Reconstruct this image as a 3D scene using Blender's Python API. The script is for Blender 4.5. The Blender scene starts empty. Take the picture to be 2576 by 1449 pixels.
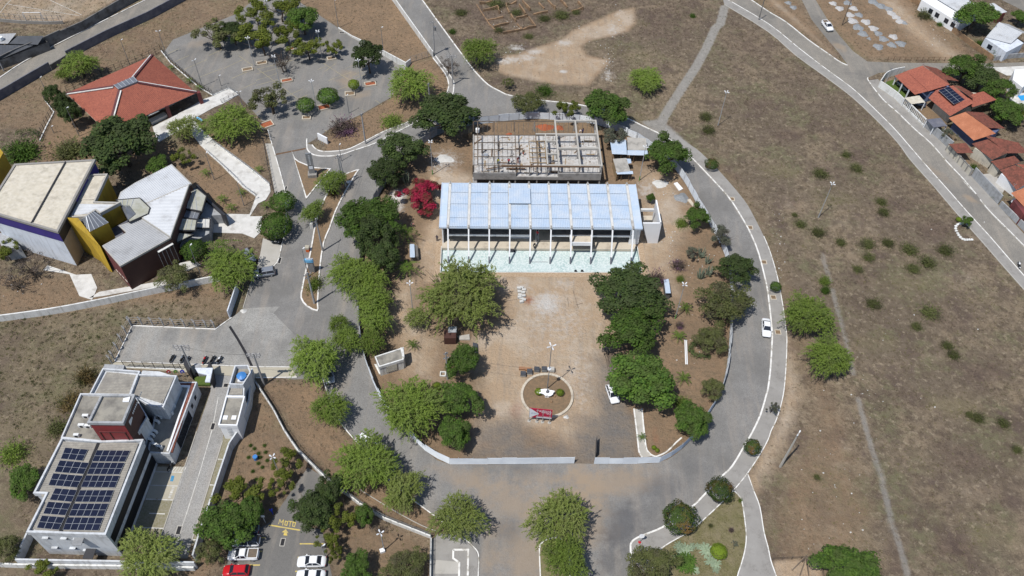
import bpy, bmesh, math, random
import numpy as np
from mathutils import Vector, Matrix
from mathutils.geometry import tessellate_polygon
random.seed(7); RNG = np.random.default_rng(7)
PI = math.pi; rad = math.radians
SC = bpy.context.scene
COL = SC.collection

# ------------------------------------------------------------------ camera
F_PX, CX, CY, CAM_H = 2100.0, 1288.0, 724.5, 125.0      # drone camera, 125 m above the ground
NADIR = (1225.0, 2500.0)
_dx, _dy = NADIR[0]-CX, NADIR[1]-CY
_d = math.hypot(_dx, _dy)
TH = math.atan(F_PX/_d)
FW = Vector((0, math.cos(TH), -math.sin(TH)))
_up0 = Vector((0, math.sin(TH), math.cos(TH))); _r0 = Vector((1, 0, 0))
RT = _r0*(_dy/_d) - _up0*(_dx/_d)
UP = _up0*(_dy/_d) + _r0*(_dx/_d)
cd = bpy.data.cameras.new('camera'); cam = bpy.data.objects.new('camera', cd); COL.objects.link(cam)
cd.sensor_width = 36; cd.lens = 36*F_PX/2576; cd.clip_start = 1; cd.clip_end = 6000
m3 = Matrix((RT, UP, -FW)).transposed()
cam.matrix_world = Matrix.Translation((0, 0, CAM_H)) @ m3.to_4x4()
SC.camera = cam

# ------------------------------------------------------------------ sky, sun, exposure
SUN_AZ, SUN_EL = rad(46), rad(64.5)        # direction in which shadows fall, height of the sun
w = bpy.data.worlds.new('World'); SC.world = w; w.use_nodes = True
nt = w.node_tree; bg = nt.nodes['Background']
sky = nt.nodes.new('ShaderNodeTexSky'); sky.sky_type = 'NISHITA'; sky.sun_disc = False
sky.sun_elevation = SUN_EL; sky.sun_rotation = math.atan2(-math.cos(SUN_AZ), -math.sin(SUN_AZ)) % (2*PI)
sky.altitude = 500; sky.air_density = 1.0; sky.dust_density = 1.0
nt.links.new(sky.outputs[0], bg.inputs[0]); bg.inputs[1].default_value = 0.10
sd = bpy.data.lights.new('sun', 'SUN'); sun = bpy.data.objects.new('sun', sd); COL.objects.link(sun)
sd.energy = 4.0; sd.angle = rad(0.53); sd.color = (1.0, 0.965, 0.915)
sun.location = (-60, -60, 200)
sun.rotation_euler = Vector((math.cos(SUN_AZ)*math.cos(SUN_EL), math.sin(SUN_AZ)*math.cos(SUN_EL), -math.sin(SUN_EL))).to_track_quat('-Z', 'Y').to_euler()
SC.view_settings.view_transform = 'Standard'; SC.view_settings.look = 'None'
SC.view_settings.exposure = 0.15; SC.view_settings.gamma = 1.0

# ------------------------------------------------------------------ survey: a point of the place from its bearing in the photograph and its height
def G(x, y, z=0.0):
    v = FW + RT*((x-CX)/F_PX) - UP*((y-CY)/F_PX)
    t = (z-CAM_H)/v.z
    return Vector((v.x*t, v.y*t, z))
def D(*xy, z=0.0):
    return [G(xy[i], xy[i+1], z) for i in range(0, len(xy), 2)]
_RY = (0, 362.6, 725.1, 1086.4)
def T(c, r, *xy, z=0.0):
    return [G(c*644+xy[i]*.25019, _RY[r]+xy[i+1]*.25019, z) for i in range(0, len(xy), 2)]
def PXM(x, y, z=0.0):                      # pixels per metre, sideways
    return F_PX/((G(x, y, z)-Vector((0, 0, CAM_H))).dot(FW))
def sm(pts, n=4, closed=False):            # Catmull-Rom
    P = [Vector(p) for p in pts]; out = []; N = len(P)
    for i in range(N if closed else N-1):
        p0 = P[(i-1) % N] if closed or i > 0 else P[0]
        p1, p2 = P[i], P[(i+1) % N]
        p3 = P[(i+2) % N] if closed or i+2 < N else P[-1]
        for k in range(n):
            t = k/n
            out.append(0.5*((2*p1)+(p2-p0)*t+(2*p0-5*p1+4*p2-p3)*t*t+(3*p1-p0-3*p2+p3)*t**3))
    if not closed: out.append(P[-1])
    return out

# ------------------------------------------------------------------ objects
ORI = {}
def thing(name, label, cat, loc=(0, 0, 0), group=None, rz=0.0):
    o = bpy.data.objects.new(name, None); COL.objects.link(o)
    o.empty_display_size = .3
    o.location = loc; o.rotation_euler = (0, 0, rz)
    o['label'] = label; o['category'] = cat
    if group: o['group'] = group
    ORI[o.name] = Vector(loc)
    return o
def tag(o, label=None, cat=None, group=None, kind=None):
    if label: o['label'] = label
    if cat: o['category'] = cat
    if group: o['group'] = group
    if kind: o['kind'] = kind
    return o
def copy_tree(o, parent=None):
    c = o.copy(); COL.objects.link(c)
    if parent: c.parent = parent
    for ch in o.children: copy_tree(ch, c)
    return c

class MB:
    def __init__(s): s.v = []; s.f = []; s.mi = None
    def poly(s, pts):
        n = len(s.v); s.v += [tuple(p) for p in pts]; s.f.append(tuple(range(n, n+len(pts)))); return s
    def polys(s, loops):                      # outer loop and holes
        loops = [[Vector(p) for p in l] for l in loops]; flat = [p for l in loops for p in l]
        n = len(s.v); s.v += [tuple(p) for p in flat]
        for a, b, c in tessellate_polygon(loops): s.f.append((n+a, n+b, n+c))
        return s
    def box(s, x, y, z, sx, sy, sz, rz=0.0, tx=1.0, ty=1.0):     # centre of the base, size
        c, q = math.cos(rz), math.sin(rz); n = len(s.v)
        for k, (zz, ax, ay) in enumerate(((z, 1, 1), (z+sz, tx, ty))):
            for (i, j) in ((-1, -1), (1, -1), (1, 1), (-1, 1)):
                a, b = i*sx/2*ax, j*sy/2*ay
                s.v.append((x+a*c-b*q, y+a*q+b*c, zz))
        s.f += [(n+3, n+2, n+1, n), (n+4, n+5, n+6, n+7)]+[(n+i, n+(i+1) % 4, n+4+(i+1) % 4, n+4+i) for i in range(4)]
        return s
    def prism(s, pts, z0, z1, top=True, bot=False):
        N = len(pts); n = len(s.v)
        a = sum(pts[i][0]*pts[(i+1) % N][1]-pts[(i+1) % N][0]*pts[i][1] for i in range(N))
        if a < 0: pts = list(pts)[::-1]
        s.v += [(p[0], p[1], z0) for p in pts]+[(p[0], p[1], z1) for p in pts]
        s.f += [(n+i, n+(i+1) % N, n+N+(i+1) % N, n+N+i) for i in range(N)]
        if top: s.f.append(tuple(range(n+N, n+2*N)))
        if bot: s.f.append(tuple(range(n+N-1, n-1, -1)))
        return s
    def hull(s, bot, top):                    # side walls between two equal loops plus top
        N = len(bot); n = len(s.v); s.v += [tuple(p) for p in bot]+[tuple(p) for p in top]
        s.f += [(n+i, n+(i+1) % N, n+N+(i+1) % N, n+N+i) for i in range(N)]+[tuple(range(n+N, n+2*N))]
        return s
    def tube(s, pts, r, n=6, cap=True):
        pts = [Vector(p) for p in pts]; R = r if isinstance(r, (list, tuple)) else [r]*len(pts)
        b = len(s.v); N = len(pts)
        for i, p in enumerate(pts):
            d = (pts[min(i+1, N-1)]-pts[max(i-1, 0)]).normalized()
            a = d.orthogonal().normalized() if abs(d.z) < .9 else Vector((1, 0, 0)); a = (a-d*a.dot(d)).normalized(); c = d.cross(a)
            for k in range(n):
                t = 2*PI*k/n; s.v.append(tuple(p+(a*math.cos(t)+c*math.sin(t))*R[i]))
        for i in range(N-1):
            for k in range(n): s.f.append((b+i*n+k, b+i*n+(k+1) % n, b+(i+1)*n+(k+1) % n, b+(i+1)*n+k))
        if cap: s.f += [tuple(b+k for k in range(n))[::-1], tuple(b+(N-1)*n+k for k in range(n))]
        return s
    def beam(s, a, b, w, h, up=None):         # rectangular bar, centre line a-b
        a, b = Vector(a), Vector(b); d = (b-a).normalized()
        u = Vector(up) if up else (Vector((0, 0, 1)) if abs(d.z) < .95 else Vector((0, 1, 0)))
        sd_ = d.cross(u).normalized(); u = sd_.cross(d); n = len(s.v)
        for p in (a, b):
            for i, j in ((-1, -1), (1, -1), (1, 1), (-1, 1)): s.v.append(tuple(p+sd_*(i*w/2)+u*(j*h/2)))
        s.f += [(n, n+1, n+2, n+3), (n+7, n+6, n+5, n+4)]+[(n+4+i, n+4+(i+1) % 4, n+(i+1) % 4, n+i) for i in range(4)]
        return s
    def ribbon(s, pts, w, z0, z1, closed=False):
        P = [Vector((p[0], p[1], 0)) for p in pts]; N = len(P); n = len(s.v)
        Z1 = z1 if isinstance(z1, (list, tuple)) else [z1]*N
        for i in range(N):
            a = P[(i-1) % N] if (closed or i > 0) else None; b = P[(i+1) % N] if (closed or i < N-1) else None
            d1 = (P[i]-a).normalized() if a is not None else None; d2 = (b-P[i]).normalized() if b is not None else None
            if d1 is None: d1 = d2
            if d2 is None: d2 = d1
            n1 = Vector((-d1.y, d1.x, 0)); n2 = Vector((-d2.y, d2.x, 0)); m = (n1+n2)
            m = m.normalized() if m.length > .01 else n1
            k = w/2/max(.35, m.dot(n1))
            for q in (1, -1):
                for zz in (z0, Z1[i]):
                    e = P[i]+m*(k*q); s.v.append((e.x, e.y, zz))
        for i in range(N if closed else N-1):
            a, b = n+4*i, n+4*((i+1) % N)
            s.f += [(a+1, a+3, b+3, b+1), (a, a+1, b+1, b), (a+3, a+2, b+2, b+3)]
        if not closed: s.f += [(n, n+2, n+3, n+1), (n+4*N-4, n+4*N-3, n+4*N-1, n+4*N-2)]
        return s
    def cone(s, x, y, z0, z1, r0, r1, n=12, rough=0.0):
        b = len(s.v)
        for zz, r in ((z0, r0), (z1, r1)):
            for k in range(n):
                q = r*(1+random.uniform(-rough, rough)); s.v.append((x+q*math.cos(2*PI*k/n), y+q*math.sin(2*PI*k/n), zz))
        s.f += [(b+k, b+(k+1) % n, b+n+(k+1) % n, b+n+k) for k in range(n)]+[tuple(b+n+k for k in range(n)), tuple(b+k for k in range(n))[::-1]]
        return s
    def ball(s, x, y, z, rx, ry, rz, n=8, m=5, jit=0.0):
        b = len(s.v)
        for i in range(m+1):
            ph = PI*i/m-PI/2
            for k in range(n):
                q = 1+random.uniform(-jit, jit)
                s.v.append((x+rx*q*math.cos(ph)*math.cos(2*PI*k/n), y+ry*q*math.cos(ph)*math.sin(2*PI*k/n), z+rz*q*math.sin(ph)))
        for i in range(m):
            for k in range(n): s.f.append((b+i*n+k, b+i*n+(k+1) % n, b+(i+1)*n+(k+1) % n, b+(i+1)*n+k))
        return s
    def corr(s, pts, rib, pitch=.35, amp=.045, prof='trap'):     # ribbed sheet over a planar convex polygon, ribs along rib
        P = [Vector(p) for p in pts]; nrm = Vector((0, 0, 0))
        for i in range(1, len(P)-1): nrm += (P[i]-P[0]).cross(P[i+1]-P[0])
        nrm.normalize()
        if nrm.z < 0: nrm = -nrm
        v = Vector(rib); v = (v-nrm*v.dot(nrm)).normalized(); u = v.cross(nrm); o = P[0]
        Q = [((p-o).dot(u), (p-o).dot(v)) for p in P]; u0 = min(q[0] for q in Q); u1 = max(q[0] for q in Q)
        pat = ((0, 0), (.25, 0), (.4, 1), (.85, 1)) if prof == 'trap' else ((0, 0), (.25, .7), (.5, 1), (.75, .7))
        us = [(u0+.002, 0)]; k = 0
        while True:
            done = False
            for a, h in pat:
                x = u0+.002+(k+a)*pitch
                if x >= u1-.002: done = True; break
                if x > us[-1][0]: us.append((x, h*amp))
            if done: break
            k += 1
        us.append((u1-.002, 0)); n = len(s.v); cnt = 0
        for x, h in us:
            vs = []
            for i in range(len(Q)):
                a, b = Q[i], Q[(i+1) % len(Q)]
                if (a[0]-x)*(b[0]-x) <= 0 and abs(a[0]-b[0]) > 1e-9: vs.append(a[1]+(b[1]-a[1])*(x-a[0])/(b[0]-a[0]))
            if len(vs) < 2: continue
            for q in (min(vs), max(vs)): s.v.append(tuple(o+u*x+v*q+nrm*h))
            cnt += 1
        for i in range(cnt-1): s.f.append((n+2*i, n+2*i+2, n+2*i+3, n+2*i+1))
        return s
    def mesh(s, name, mat, off=Vector((0, 0, 0)), smooth=False):
        me = bpy.data.meshes.new(name)
        me.from_pydata([(p[0]-off[0], p[1]-off[1], p[2]-off[2]) for p in s.v], [], s.f)
        me.materials.append(MATS[mat] if isinstance(mat, str) else mat)
        if smooth: me.polygons.foreach_set('use_smooth', [True]*len(me.polygons))
        me.update(); return me
    def build(s, name, mat, parent=None, smooth=False, local=False):    # vertices in world coordinates unless local
        off = Vector((0, 0, 0))
        if parent is not None and not local: off = ORI[parent.name]
        o = bpy.data.objects.new(name, s.mesh(name, mat, off, smooth)); COL.objects.link(o)
        if parent is not None: o.parent = parent; ORI[o.name] = off
        else: ORI[o.name] = Vector((0, 0, 0))
        return o
    def solo(s, name, mat, label, cat, group=None, smooth=False):       # a thing of one mesh, origin at its base
        A = np.array(s.v); c = Vector(((A[:, 0].min()+A[:, 0].max())/2, (A[:, 1].min()+A[:, 1].max())/2, A[:, 2].min()))
        o = bpy.data.objects.new(name, s.mesh(name, mat, c, smooth)); o.location = c; COL.objects.link(o); ORI[o.name] = c
        return tag(o, label, cat, group)
    def struct(s, name, mat, smooth=False):
        o = s.build(name, mat, None, smooth); o['kind'] = 'structure'; return o

# ------------------------------------------------------------------ materials
MATS = {}
def nodes(name):
    m = bpy.data.materials.new(name); m.use_nodes = True; MATS[name] = m
    t = m.node_tree; return m, t, t.nodes['Principled BSDF']
def N(t, kind, **kw):
    n = t.nodes.new('ShaderNode'+kind)
    for k, v in kw.items():
        if k.startswith('i_'):
            n.inputs[k[2:].replace('_', ' ')].default_value = v
        else: setattr(n, k, v)
    return n
def c4(c): return (c[0], c[1], c[2], 1)
def noise_fac(t, scale, lo, hi, detail=3, vec=None, rough=.55):
    n = N(t, 'TexNoise'); n.inputs['Scale'].default_value = scale; n.inputs['Detail'].default_value = detail; n.inputs['Roughness'].default_value = rough
    if vec is not None: t.links.new(vec, n.inputs['Vector'])
    r = N(t, 'MapRange'); r.inputs['From Min'].default_value = lo; r.inputs['From Max'].default_value = hi
    t.links.new(n.outputs['Fac'], r.inputs['Value']); return r.outputs[0]
def mixc(t, fac, a, b, blend='MIX'):
    n = N(t, 'Mix', data_type='RGBA', blend_type=blend)
    for i, x in ((6, a), (7, b)):
        if isinstance(x, tuple): n.inputs[i].default_value = c4(x)
        else: t.links.new(x, n.inputs[i])
    if isinstance(fac, (int, float)): n.inputs[0].default_value = fac
    else: t.links.new(fac, n.inputs[0])
    return n.outputs[2]
def mat(name, c1, c2=None, sc=.6, rough=.85, fine=None, fsc=6.0, metal=0.0, bump=0.0, bsc=8.0, stain=None, ssc=.25, lo=.4, hi=.65, spec=.3, obj=False, streak=None):
    m, t, b = nodes(name)
    co = N(t, 'TexCoord').outputs['Object'] if obj else N(t, 'NewGeometry').outputs['Position']
    c = c1
    if c2: c = mixc(t, noise_fac(t, sc, .35, .68, 4, co), c1, c2)
    if stain: c = mixc(t, noise_fac(t, ssc, lo, hi, 5, co, .65), c, stain)
    if fine: c = mixc(t, noise_fac(t, fsc, .3, .7, 2, co), c, fine)
    if streak:
        mp = N(t, 'Mapping'); mp.inputs['Scale'].default_value = (1.6, 1.6, .16); t.links.new(co, mp.inputs['Vector'])
        c = mixc(t, noise_fac(t, 1.0, .50, .72, 5, mp.outputs[0], .7), c, streak)
    if isinstance(c, tuple): b.inputs['Base Color'].default_value = c4(c)
    else: t.links.new(c, b.inputs['Base Color'])
    b.inputs['Roughness'].default_value = rough; b.inputs['Metallic'].default_value = metal; b.inputs['Specular IOR Level'].default_value = spec
    if bump:
        bn = N(t, 'Bump'); bn.inputs['Strength'].default_value = bump; bn.inputs['Distance'].default_value = .05
        t.links.new(noise_fac(t, bsc, .2, .8, 4, co), bn.inputs['Height']); t.links.new(bn.outputs[0], b.inputs['Normal'])
    return m
def leaf(name, c1, c2, c3=None, trans=.25):
    m, t, b = nodes(name)
    g = N(t, 'NewGeometry'); oi = N(t, 'ObjectInfo')
    c = mixc(t, g.outputs['Random Per Island'], c1, c2)
    if c3: 
        r = N(t, 'MapRange'); r.inputs['From Min'].default_value = .5; r.inputs['From Max'].default_value = .62
        co = N(t, 'TexCoord').outputs['Object']
        t.links.new(noise_fac(t, .45, .45, .62, 2, co), r.inputs['Value'])
        c = mixc(t, noise_fac(t, .5, .45, .65, 2, co), c, c3)
    hs = N(t, 'HueSaturation'); r2 = N(t, 'MapRange'); r2.inputs['To Min'].default_value = .8; r2.inputs['To Max'].default_value = 1.2
    t.links.new(oi.outputs['Random'], r2.inputs['Value']); t.links.new(r2.outputs[0], hs.inputs['Value']); t.links.new(c, hs.inputs['Color'])
    b.inputs['Roughness'].default_value = .75; b.inputs['Specular IOR Level'].default_value = .15
    t.links.new(hs.outputs[0], b.inputs['Base Color'])
    tr = N(t, 'BsdfTranslucent'); t.links.new(hs.outputs[0], tr.inputs['Color'])
    mx = N(t, 'MixShader'); mx.inputs[0].default_value = trans
    t.links.new(b.outputs[0], mx.inputs[1]); t.links.new(tr.outputs[0], mx.inputs[2]); t.links.new(mx.outputs[0], t.nodes['Material Output'].inputs['Surface'])
    return m

mat('white_paint', (.70, .70, .68), (.62, .62, .59), .5, .6, streak=(.36, .35, .32), stain=(.45, .43, .39), ssc=.7, lo=.56, hi=.78)
mat('clean_white', (.78, .79, .80), (.74, .75, .76), .5, .5)
mat('kerb_white', (.74, .73, .70), (.62, .60, .56), .9, .8, stain=(.32, .295, .245), ssc=.8, lo=.51, hi=.64)
mat('yellow_line', (.62, .47, .10), (.38, .32, .17), .9, .8)
mat('faded_yellow', (.36, .31, .18), (.24, .22, .17), .9, .85)
mat('line_white', (.62, .61, .57), (.40, .39, .36), 1.2, .8)
mat('concrete', (.30, .29, .27), (.22, .21, .195), .35, .9, fine=(.27, .255, .235), fsc=5, stain=(.16, .15, .135), ssc=.5, lo=.5, hi=.72)
mat('concrete_light', (.44, .42, .385), (.35, .335, .30), .4, .9, fine=(.39, .37, .33), fsc=5, stain=(.25, .23, .2), ssc=.5, lo=.55, hi=.75)
mat('concrete_raw', (.33, .32, .305), (.27, .26, .245), .8, .9, stain=(.20, .19, .18), ssc=.8, lo=.5, hi=.7)
mat('concrete_post', (.34, .335, .33), (.28, .275, .27), 1.2, .85)
mat('beige_slab', (.42, .385, .30), (.36, .33, .26), .5, .9, fine=(.38, .35, .28), fsc=4)
mat('cream_slab', (.52, .46, .37), (.46, .41, .33), .6, .85, stain=(.35, .3, .24), ssc=.6, lo=.55, hi=.7)
mat('white_pave', (.60, .59, .56), (.50, .49, .46), .8, .85, stain=(.34, .32, .29), ssc=.35, lo=.52, hi=.7)
mat('steel_sheet', (.47, .565, .68), (.43, .53, .655), .25, .45, metal=.12, spec=.5, stain=(.54, .60, .67), ssc=.4)
mat('old_sheet', (.40, .38, .345), (.33, .315, .285), .6, .85, stain=(.22, .21, .19), ssc=.6, lo=.5, hi=.7)
mat('hoarding', (.60, .64, .68), (.50, .54, .59), .4, .45, metal=.12, spec=.5)
mat('dark_metal', (.05, .05, .055), None, 1, .5, metal=.3)
mat('grey_metal', (.30, .31, .32), (.22, .225, .23), 1.0, .5, metal=.4)
mat('galv', (.52, .54, .56), (.44, .46, .48), 1.0, .45, metal=.4)
mat('lamp_white', (.62, .63, .64), None, 1, .35)
mat('dark', (.018, .018, .02), None, 1, .6)
mat('glass_dark', (.02, .025, .035), None, 1, .08, spec=.7)
mat('wood', (.16, .10, .06), (.10, .06, .035), 2, .8)
mat('plywood', (.36, .27, .16), (.28, .2, .12), 1.5, .8)
mat('rubber', (.02, .02, .02), None, 1, .8)
mat('terracotta', (.40, .132, .082), (.315, .10, .065), .5, .8, fine=(.25, .08, .055), fsc=3.5, stain=(.17, .055, .04), ssc=2.4, lo=.5, hi=.66)
mat('terracotta_old', (.27, .092, .062), (.20, .068, .05), .8, .85, fine=(.13, .05, .035), fsc=3.0, stain=(.08, .04, .03), ssc=1.1, lo=.48, hi=.66)
mat('terracotta_new', (.47, .195, .105), (.40, .16, .085), .6, .8, fine=(.36, .14, .075), fsc=4, stain=(.33, .12, .06), ssc=.6)
mat('ridge', (.09, .03, .035), (.12, .05, .05), 1, .8)
mat('slate_wall', (.12, .125, .155), (.085, .09, .115), .6, .9, stain=(.17, .17, .19), ssc=.5)
mat('old_wall', (.19, .185, .18), (.13, .125, .12), .5, .95, stain=(.08, .075, .07), ssc=.35, lo=.48, hi=.62)
mat('brick_ruin', (.34, .22, .125), (.26, .16, .09), .8, .95, stain=(.16, .11, .07), ssc=.7)
# ================================================================== GROUND
RING_OUT = (1056,-8,1098,50,1144,113,1179,160,1198,184,1227,213,1257,230,1284,241,1361,253,1408,258,1461,265,1520,278,1583,301,1618,318,1667,341,1700,363,1728,386,1776,435,1831,495,1863,543,1888,588,1908,638,1927,713,1933,750,1941,825,1942,855,1938,925,1932,975,1927,995,1913,1043,1893,1086,1873,1121,1841,1174,1813,1201,1782,1234,1738,1278,1672,1324,1623,1345,1604,1353,1589,1364,1586,1379,1588,1407,1592,1437,1594,1500)
RING_LEFT = (1203,1500,1203,1449,1204,1399,1194,1379,1169,1357,1142,1337,1094,1299,1044,1262,994,1222,957,1186,907,1124,874,1086,857,1063,834,1020,819,975,809,950)
SITE = (1207,312,1288,303,1350,299,1403,302,1461,306,1530,322,1600,350,1650,385,1693,420,1728,468,1751,510,1788,570,1821,634,1835,700,1839,775,1837,825,1833,885,1826,938,1811,990,1788,1033,1765,1070,1740,1105,1703,1141,1658,1164,1594,1167,1494,1167,1444,1166,1288,1168,1131,1168,1084,1145,1054,1119,1022,1086,969,1025,944,975,924,925,909,860,903,775,905,700,915,610,935,525,957,485,985,440,1040,380,1100,340,1160,320)
WALK_OUT = (1674,320,1733,363,1761,383,1811,433,1871,503,1896,545,1921,595,1932,621,1942,650,1952,685,1959,715,1969,770,1973,800,1978,838,1979,865,1977,920,1972,980,1964,1020,1952,1058,1939,1085,1932,1106,1913,1141,1880,1191,1845,1234,1811,1269,1753,1323,1733,1339,1688,1364,1663,1381,1648,1399,1642,1412,1640,1460)
STREET_L = (1817,-8,1932,60,2007,120,2072,170,2140,220,2182,258,2245,320,2282,362,2332,420,2390,485,2432,533,2487,593,2532,645,2576,695,2660,790)
STREET_WL = (1822,12,1932,80,2002,140,2075,193,2147,248,2215,313,2260,362,2290,403,2345,465,2407,538,2465,603,2532,680,2572,725,2650,810)
POOL = D(1111.5,621, 1602,621, 1613,685, 1109,684)
NOGRASS = []

def grid_axis(lo, hi, st):
    a = np.arange(lo, hi+st/2, st)
    return np.concatenate([[-4000, -1500, -600, -320, -230], a, [230, 320, 600, 1500, 4000]]) if lo < 0 else np.concatenate([[-4000, -1500, -500, -150, -50, 0], a, [300, 420, 800, 1800, 5000]])
gx = grid_axis(-175, 175, .55); gy = grid_axis(28, 250, .55)
GX, GY = np.meshgrid(gx, gy); PX_, PY_ = GX.ravel(), GY.ravel(); NV = len(PX_)
MK = {k: np.zeros(NV) for k in ('sand', 'dirt', 'green', 'dark', 'asph', 'conc', 'white', 'red')}
def sdist(px, py, poly, closed=True):
    q = np.array([(p[0], p[1]) for p in poly]); n = len(q); dm = np.full(len(px), 1e9); ins = np.zeros(len(px), bool)
    for i in range(n if closed else n-1):
        a, b = q[i], q[(i+1) % n]; d = b-a; L = max(d@d, 1e-9)
        t = np.clip(((px-a[0])*d[0]+(py-a[1])*d[1])/L, 0, 1)
        dm = np.minimum(dm, np.hypot(px-a[0]-t*d[0], py-a[1]-t*d[1]))
        if closed and a[1] != b[1]:
            c = ((a[1] > py) != (b[1] > py)) & (px < (b[0]-a[0])*(py-a[1])/(b[1]-a[1])+a[0]); ins ^= c
    return np.where(ins, dm, -dm) if closed else dm
def paint(key, poly, s=1.0, f=2.0, line=None):
    q = np.array([(p[0], p[1]) for p in poly]); pad = f+(line or 0)
    i = np.where((PX_ > q[:, 0].min()-pad) & (PX_ < q[:, 0].max()+pad) & (PY_ > q[:, 1].min()-pad) & (PY_ < q[:, 1].max()+pad))[0]
    if not len(i): return
    if line: v = np.clip((line/2-sdist(PX_[i], PY_[i], poly, False))/f+.5, 0, 1)
    else: v = np.clip(sdist(PX_[i], PY_[i], poly)/(2*f)+.5, 0, 1)
    MK[key][i] = np.maximum(MK[key][i], v*s) if s > 0 else np.clip(MK[key][i]+v*s, 0, 1)
def blob(key, x, y, w, h, s=1.0, f=None):
    c = G(x, y); k = PXM(x, y); rx, ry = w/2/k, h/2/k/.8
    paint(key, [(c.x+rx*math.cos(a), c.y+ry*math.sin(a)) for a in np.linspace(0, 2*PI, 14)[:-1]], s, f or min(rx, ry)*.6)

# bare tan soil
paint('dirt', D(1245,142,1300,137,1360,117,1420,97,1440,77,1500,52,1560,25,1595,20,1599,60,1580,78,1540,90,1480,102,1462,117,1478,140,1528,150,1530,160,1500,190,1480,215,1400,212,1330,200,1270,187,1243,170), 1.1, 1.0)
paint('sand', D(1245,142,1300,137,1360,117,1420,97,1440,77,1500,52,1560,25,1595,20,1599,60,1580,78,1540,90,1480,102,1462,117,1478,140,1528,150,1530,160,1500,190,1480,215,1400,212,1330,200,1270,187,1243,170), .7, 1.0)
paint('dirt', D(*SITE), .75, .5)
paint('sand', D(1085,430,1100,420,1190,440,1200,470,1110,480,1112,690,1060,700,1050,620,1080,560,1090,500), .9, 2)
paint('sand', D(1600,420,1690,440,1740,560,1700,640,1690,760,1620,700,1615,600,1610,480), .75, 2.5)
paint('sand', D(1090,685,1640,685,1700,740,1560,760,1530,900,1530,1010,1560,1100,1440,1120,1300,1060,1250,1100,1200,1120,1215,1000,1190,860,1280,800,1260,720), 1, 3)
paint('sand', D(1000,700,1060,690,1050,780,1110,860,1100,960,1010,950,1000,880,960,800), .7, 2.5)
paint('asph', D(1215,1060,1300,1050,1340,1110,1440,1120,1450,1060,1500,1030,1560,1080,1610,1170,1180,1170), .9, 3)
paint('asph', D(1490,900,1530,880,1560,960,1600,1080,1530,1100,1480,1040), .75, 3)
paint('sand', [Vector((p.x+math.copysign(3, p.x-5), p.y+math.copysign(3, p.y-114), 0)) for p in POOL], 1, 1.5)
paint('asph', D(1525,900,1545,890,1570,1000,1600,1060,1610,1165,1500,1165,1495,1060,1520,980), .9, 1.5)
blob('white', 1400,810,170,130,.28); blob('white', 1460,950,60,160,.25); blob('white', 1375,765,70,60,.75); blob('white', 1420,715,60,30,.35); blob('white', 1315,725,40,30,.5); blob('white', 1625,480,50,50,.45); blob('white', 1000,495,40,40,.9); blob('white', 1120,405,70,60,.5); blob('white',1005,510,30,60,.6)
blob('red', 1330,755,30,22,.8); blob('red', 1300,1030,40,50,.45); blob('red', 1250,1120,90,30,.4); blob('red', 1650,1100,20,60,.3); blob('red', 1290,690,300,10,.35)
for i, (x, y) in enumerate(((1290,150),(1300,120),(1325,145),(1345,130),(1270,155),(1420,108))): blob('white', x, y, 40, 20, .55)
blob('white',1540,75,26,40,.4); blob('white',1530,190,30,40,.4); blob('white',1418,180,18,12,.9)
# gardens and lots of reddish brown earth on the left
paint('dirt', D(-20,260,130,182,180,152,280,98,375,52,480,-5,650,-5,600,33,435,100,410,135,395,140,380,140,160,236,120,330,60,330,-20,330), .55, 1.5)
paint('dirt', D(734,-5,990,-5,1088,143,1020,172,852,70), .8, .8)
paint('dirt', D(1030,160,1090,145,1120,185,1128,225,1112,258,1045,300,970,328,905,360,860,378,815,380,830,325,910,288,985,245), .85, .8)
paint('dirt', D(100,340,160,250,230,310,400,350,520,390,660,480,665,330,560,340,500,300,400,430,300,430,100,420), .9, 2)
paint('dirt', D(420,420,530,390,620,470,640,500,560,560,470,440), 1, 2)
paint('dirt', D(545,365,600,320,665,330,672,440,600,410), .8, 2)
paint('dirt', D(-20,690,190,690,240,740,320,740,430,720,590,700,560,760,250,770,-20,800), .7, 2)
paint('green', D(-20,810,230,775,400,745,600,740,580,800,540,825,330,815,285,905,260,960,180,1100,90,1250,30,1430,-20,1430), .32, 3)
paint('dirt', D(440,745,600,735,575,800,470,790), .6, 3)
paint('dark', D(-20,800,120,790,240,780,210,800,60,850,30,930,-20,960), .5, 4)
paint('dark', D(150,960,230,960,240,1010,140,1150,60,1330,0,1400,-20,1280,60,1150), .45, 5)
paint('dirt', D(655,965,735,1090,820,1205,910,1280,1085,1355,1085,1500,840,1500,830,1330,770,1320,770,1180,680,1320,600,1340,560,1420,500,1500,450,1500,560,1120,640,990), .65, 2)
paint('dirt', D(655,960,810,955,830,1020,900,1130,1000,1230,1140,1340,1090,1350,910,1270,820,1200,735,1090), .85, 1.5)
paint('dirt', D(640,1090,700,1100,730,1180,660,1310,610,1320,600,1200), .9, 2)
paint('dark', D(625,1100,690,1120,690,1170,610,1180), .5, 3)
paint('green', D(580,1010,640,1030,600,1100,570,1110), .5, 2)
paint('green', D(905,1330,1080,1365,1080,1450,900,1450), .35, 3)
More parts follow.
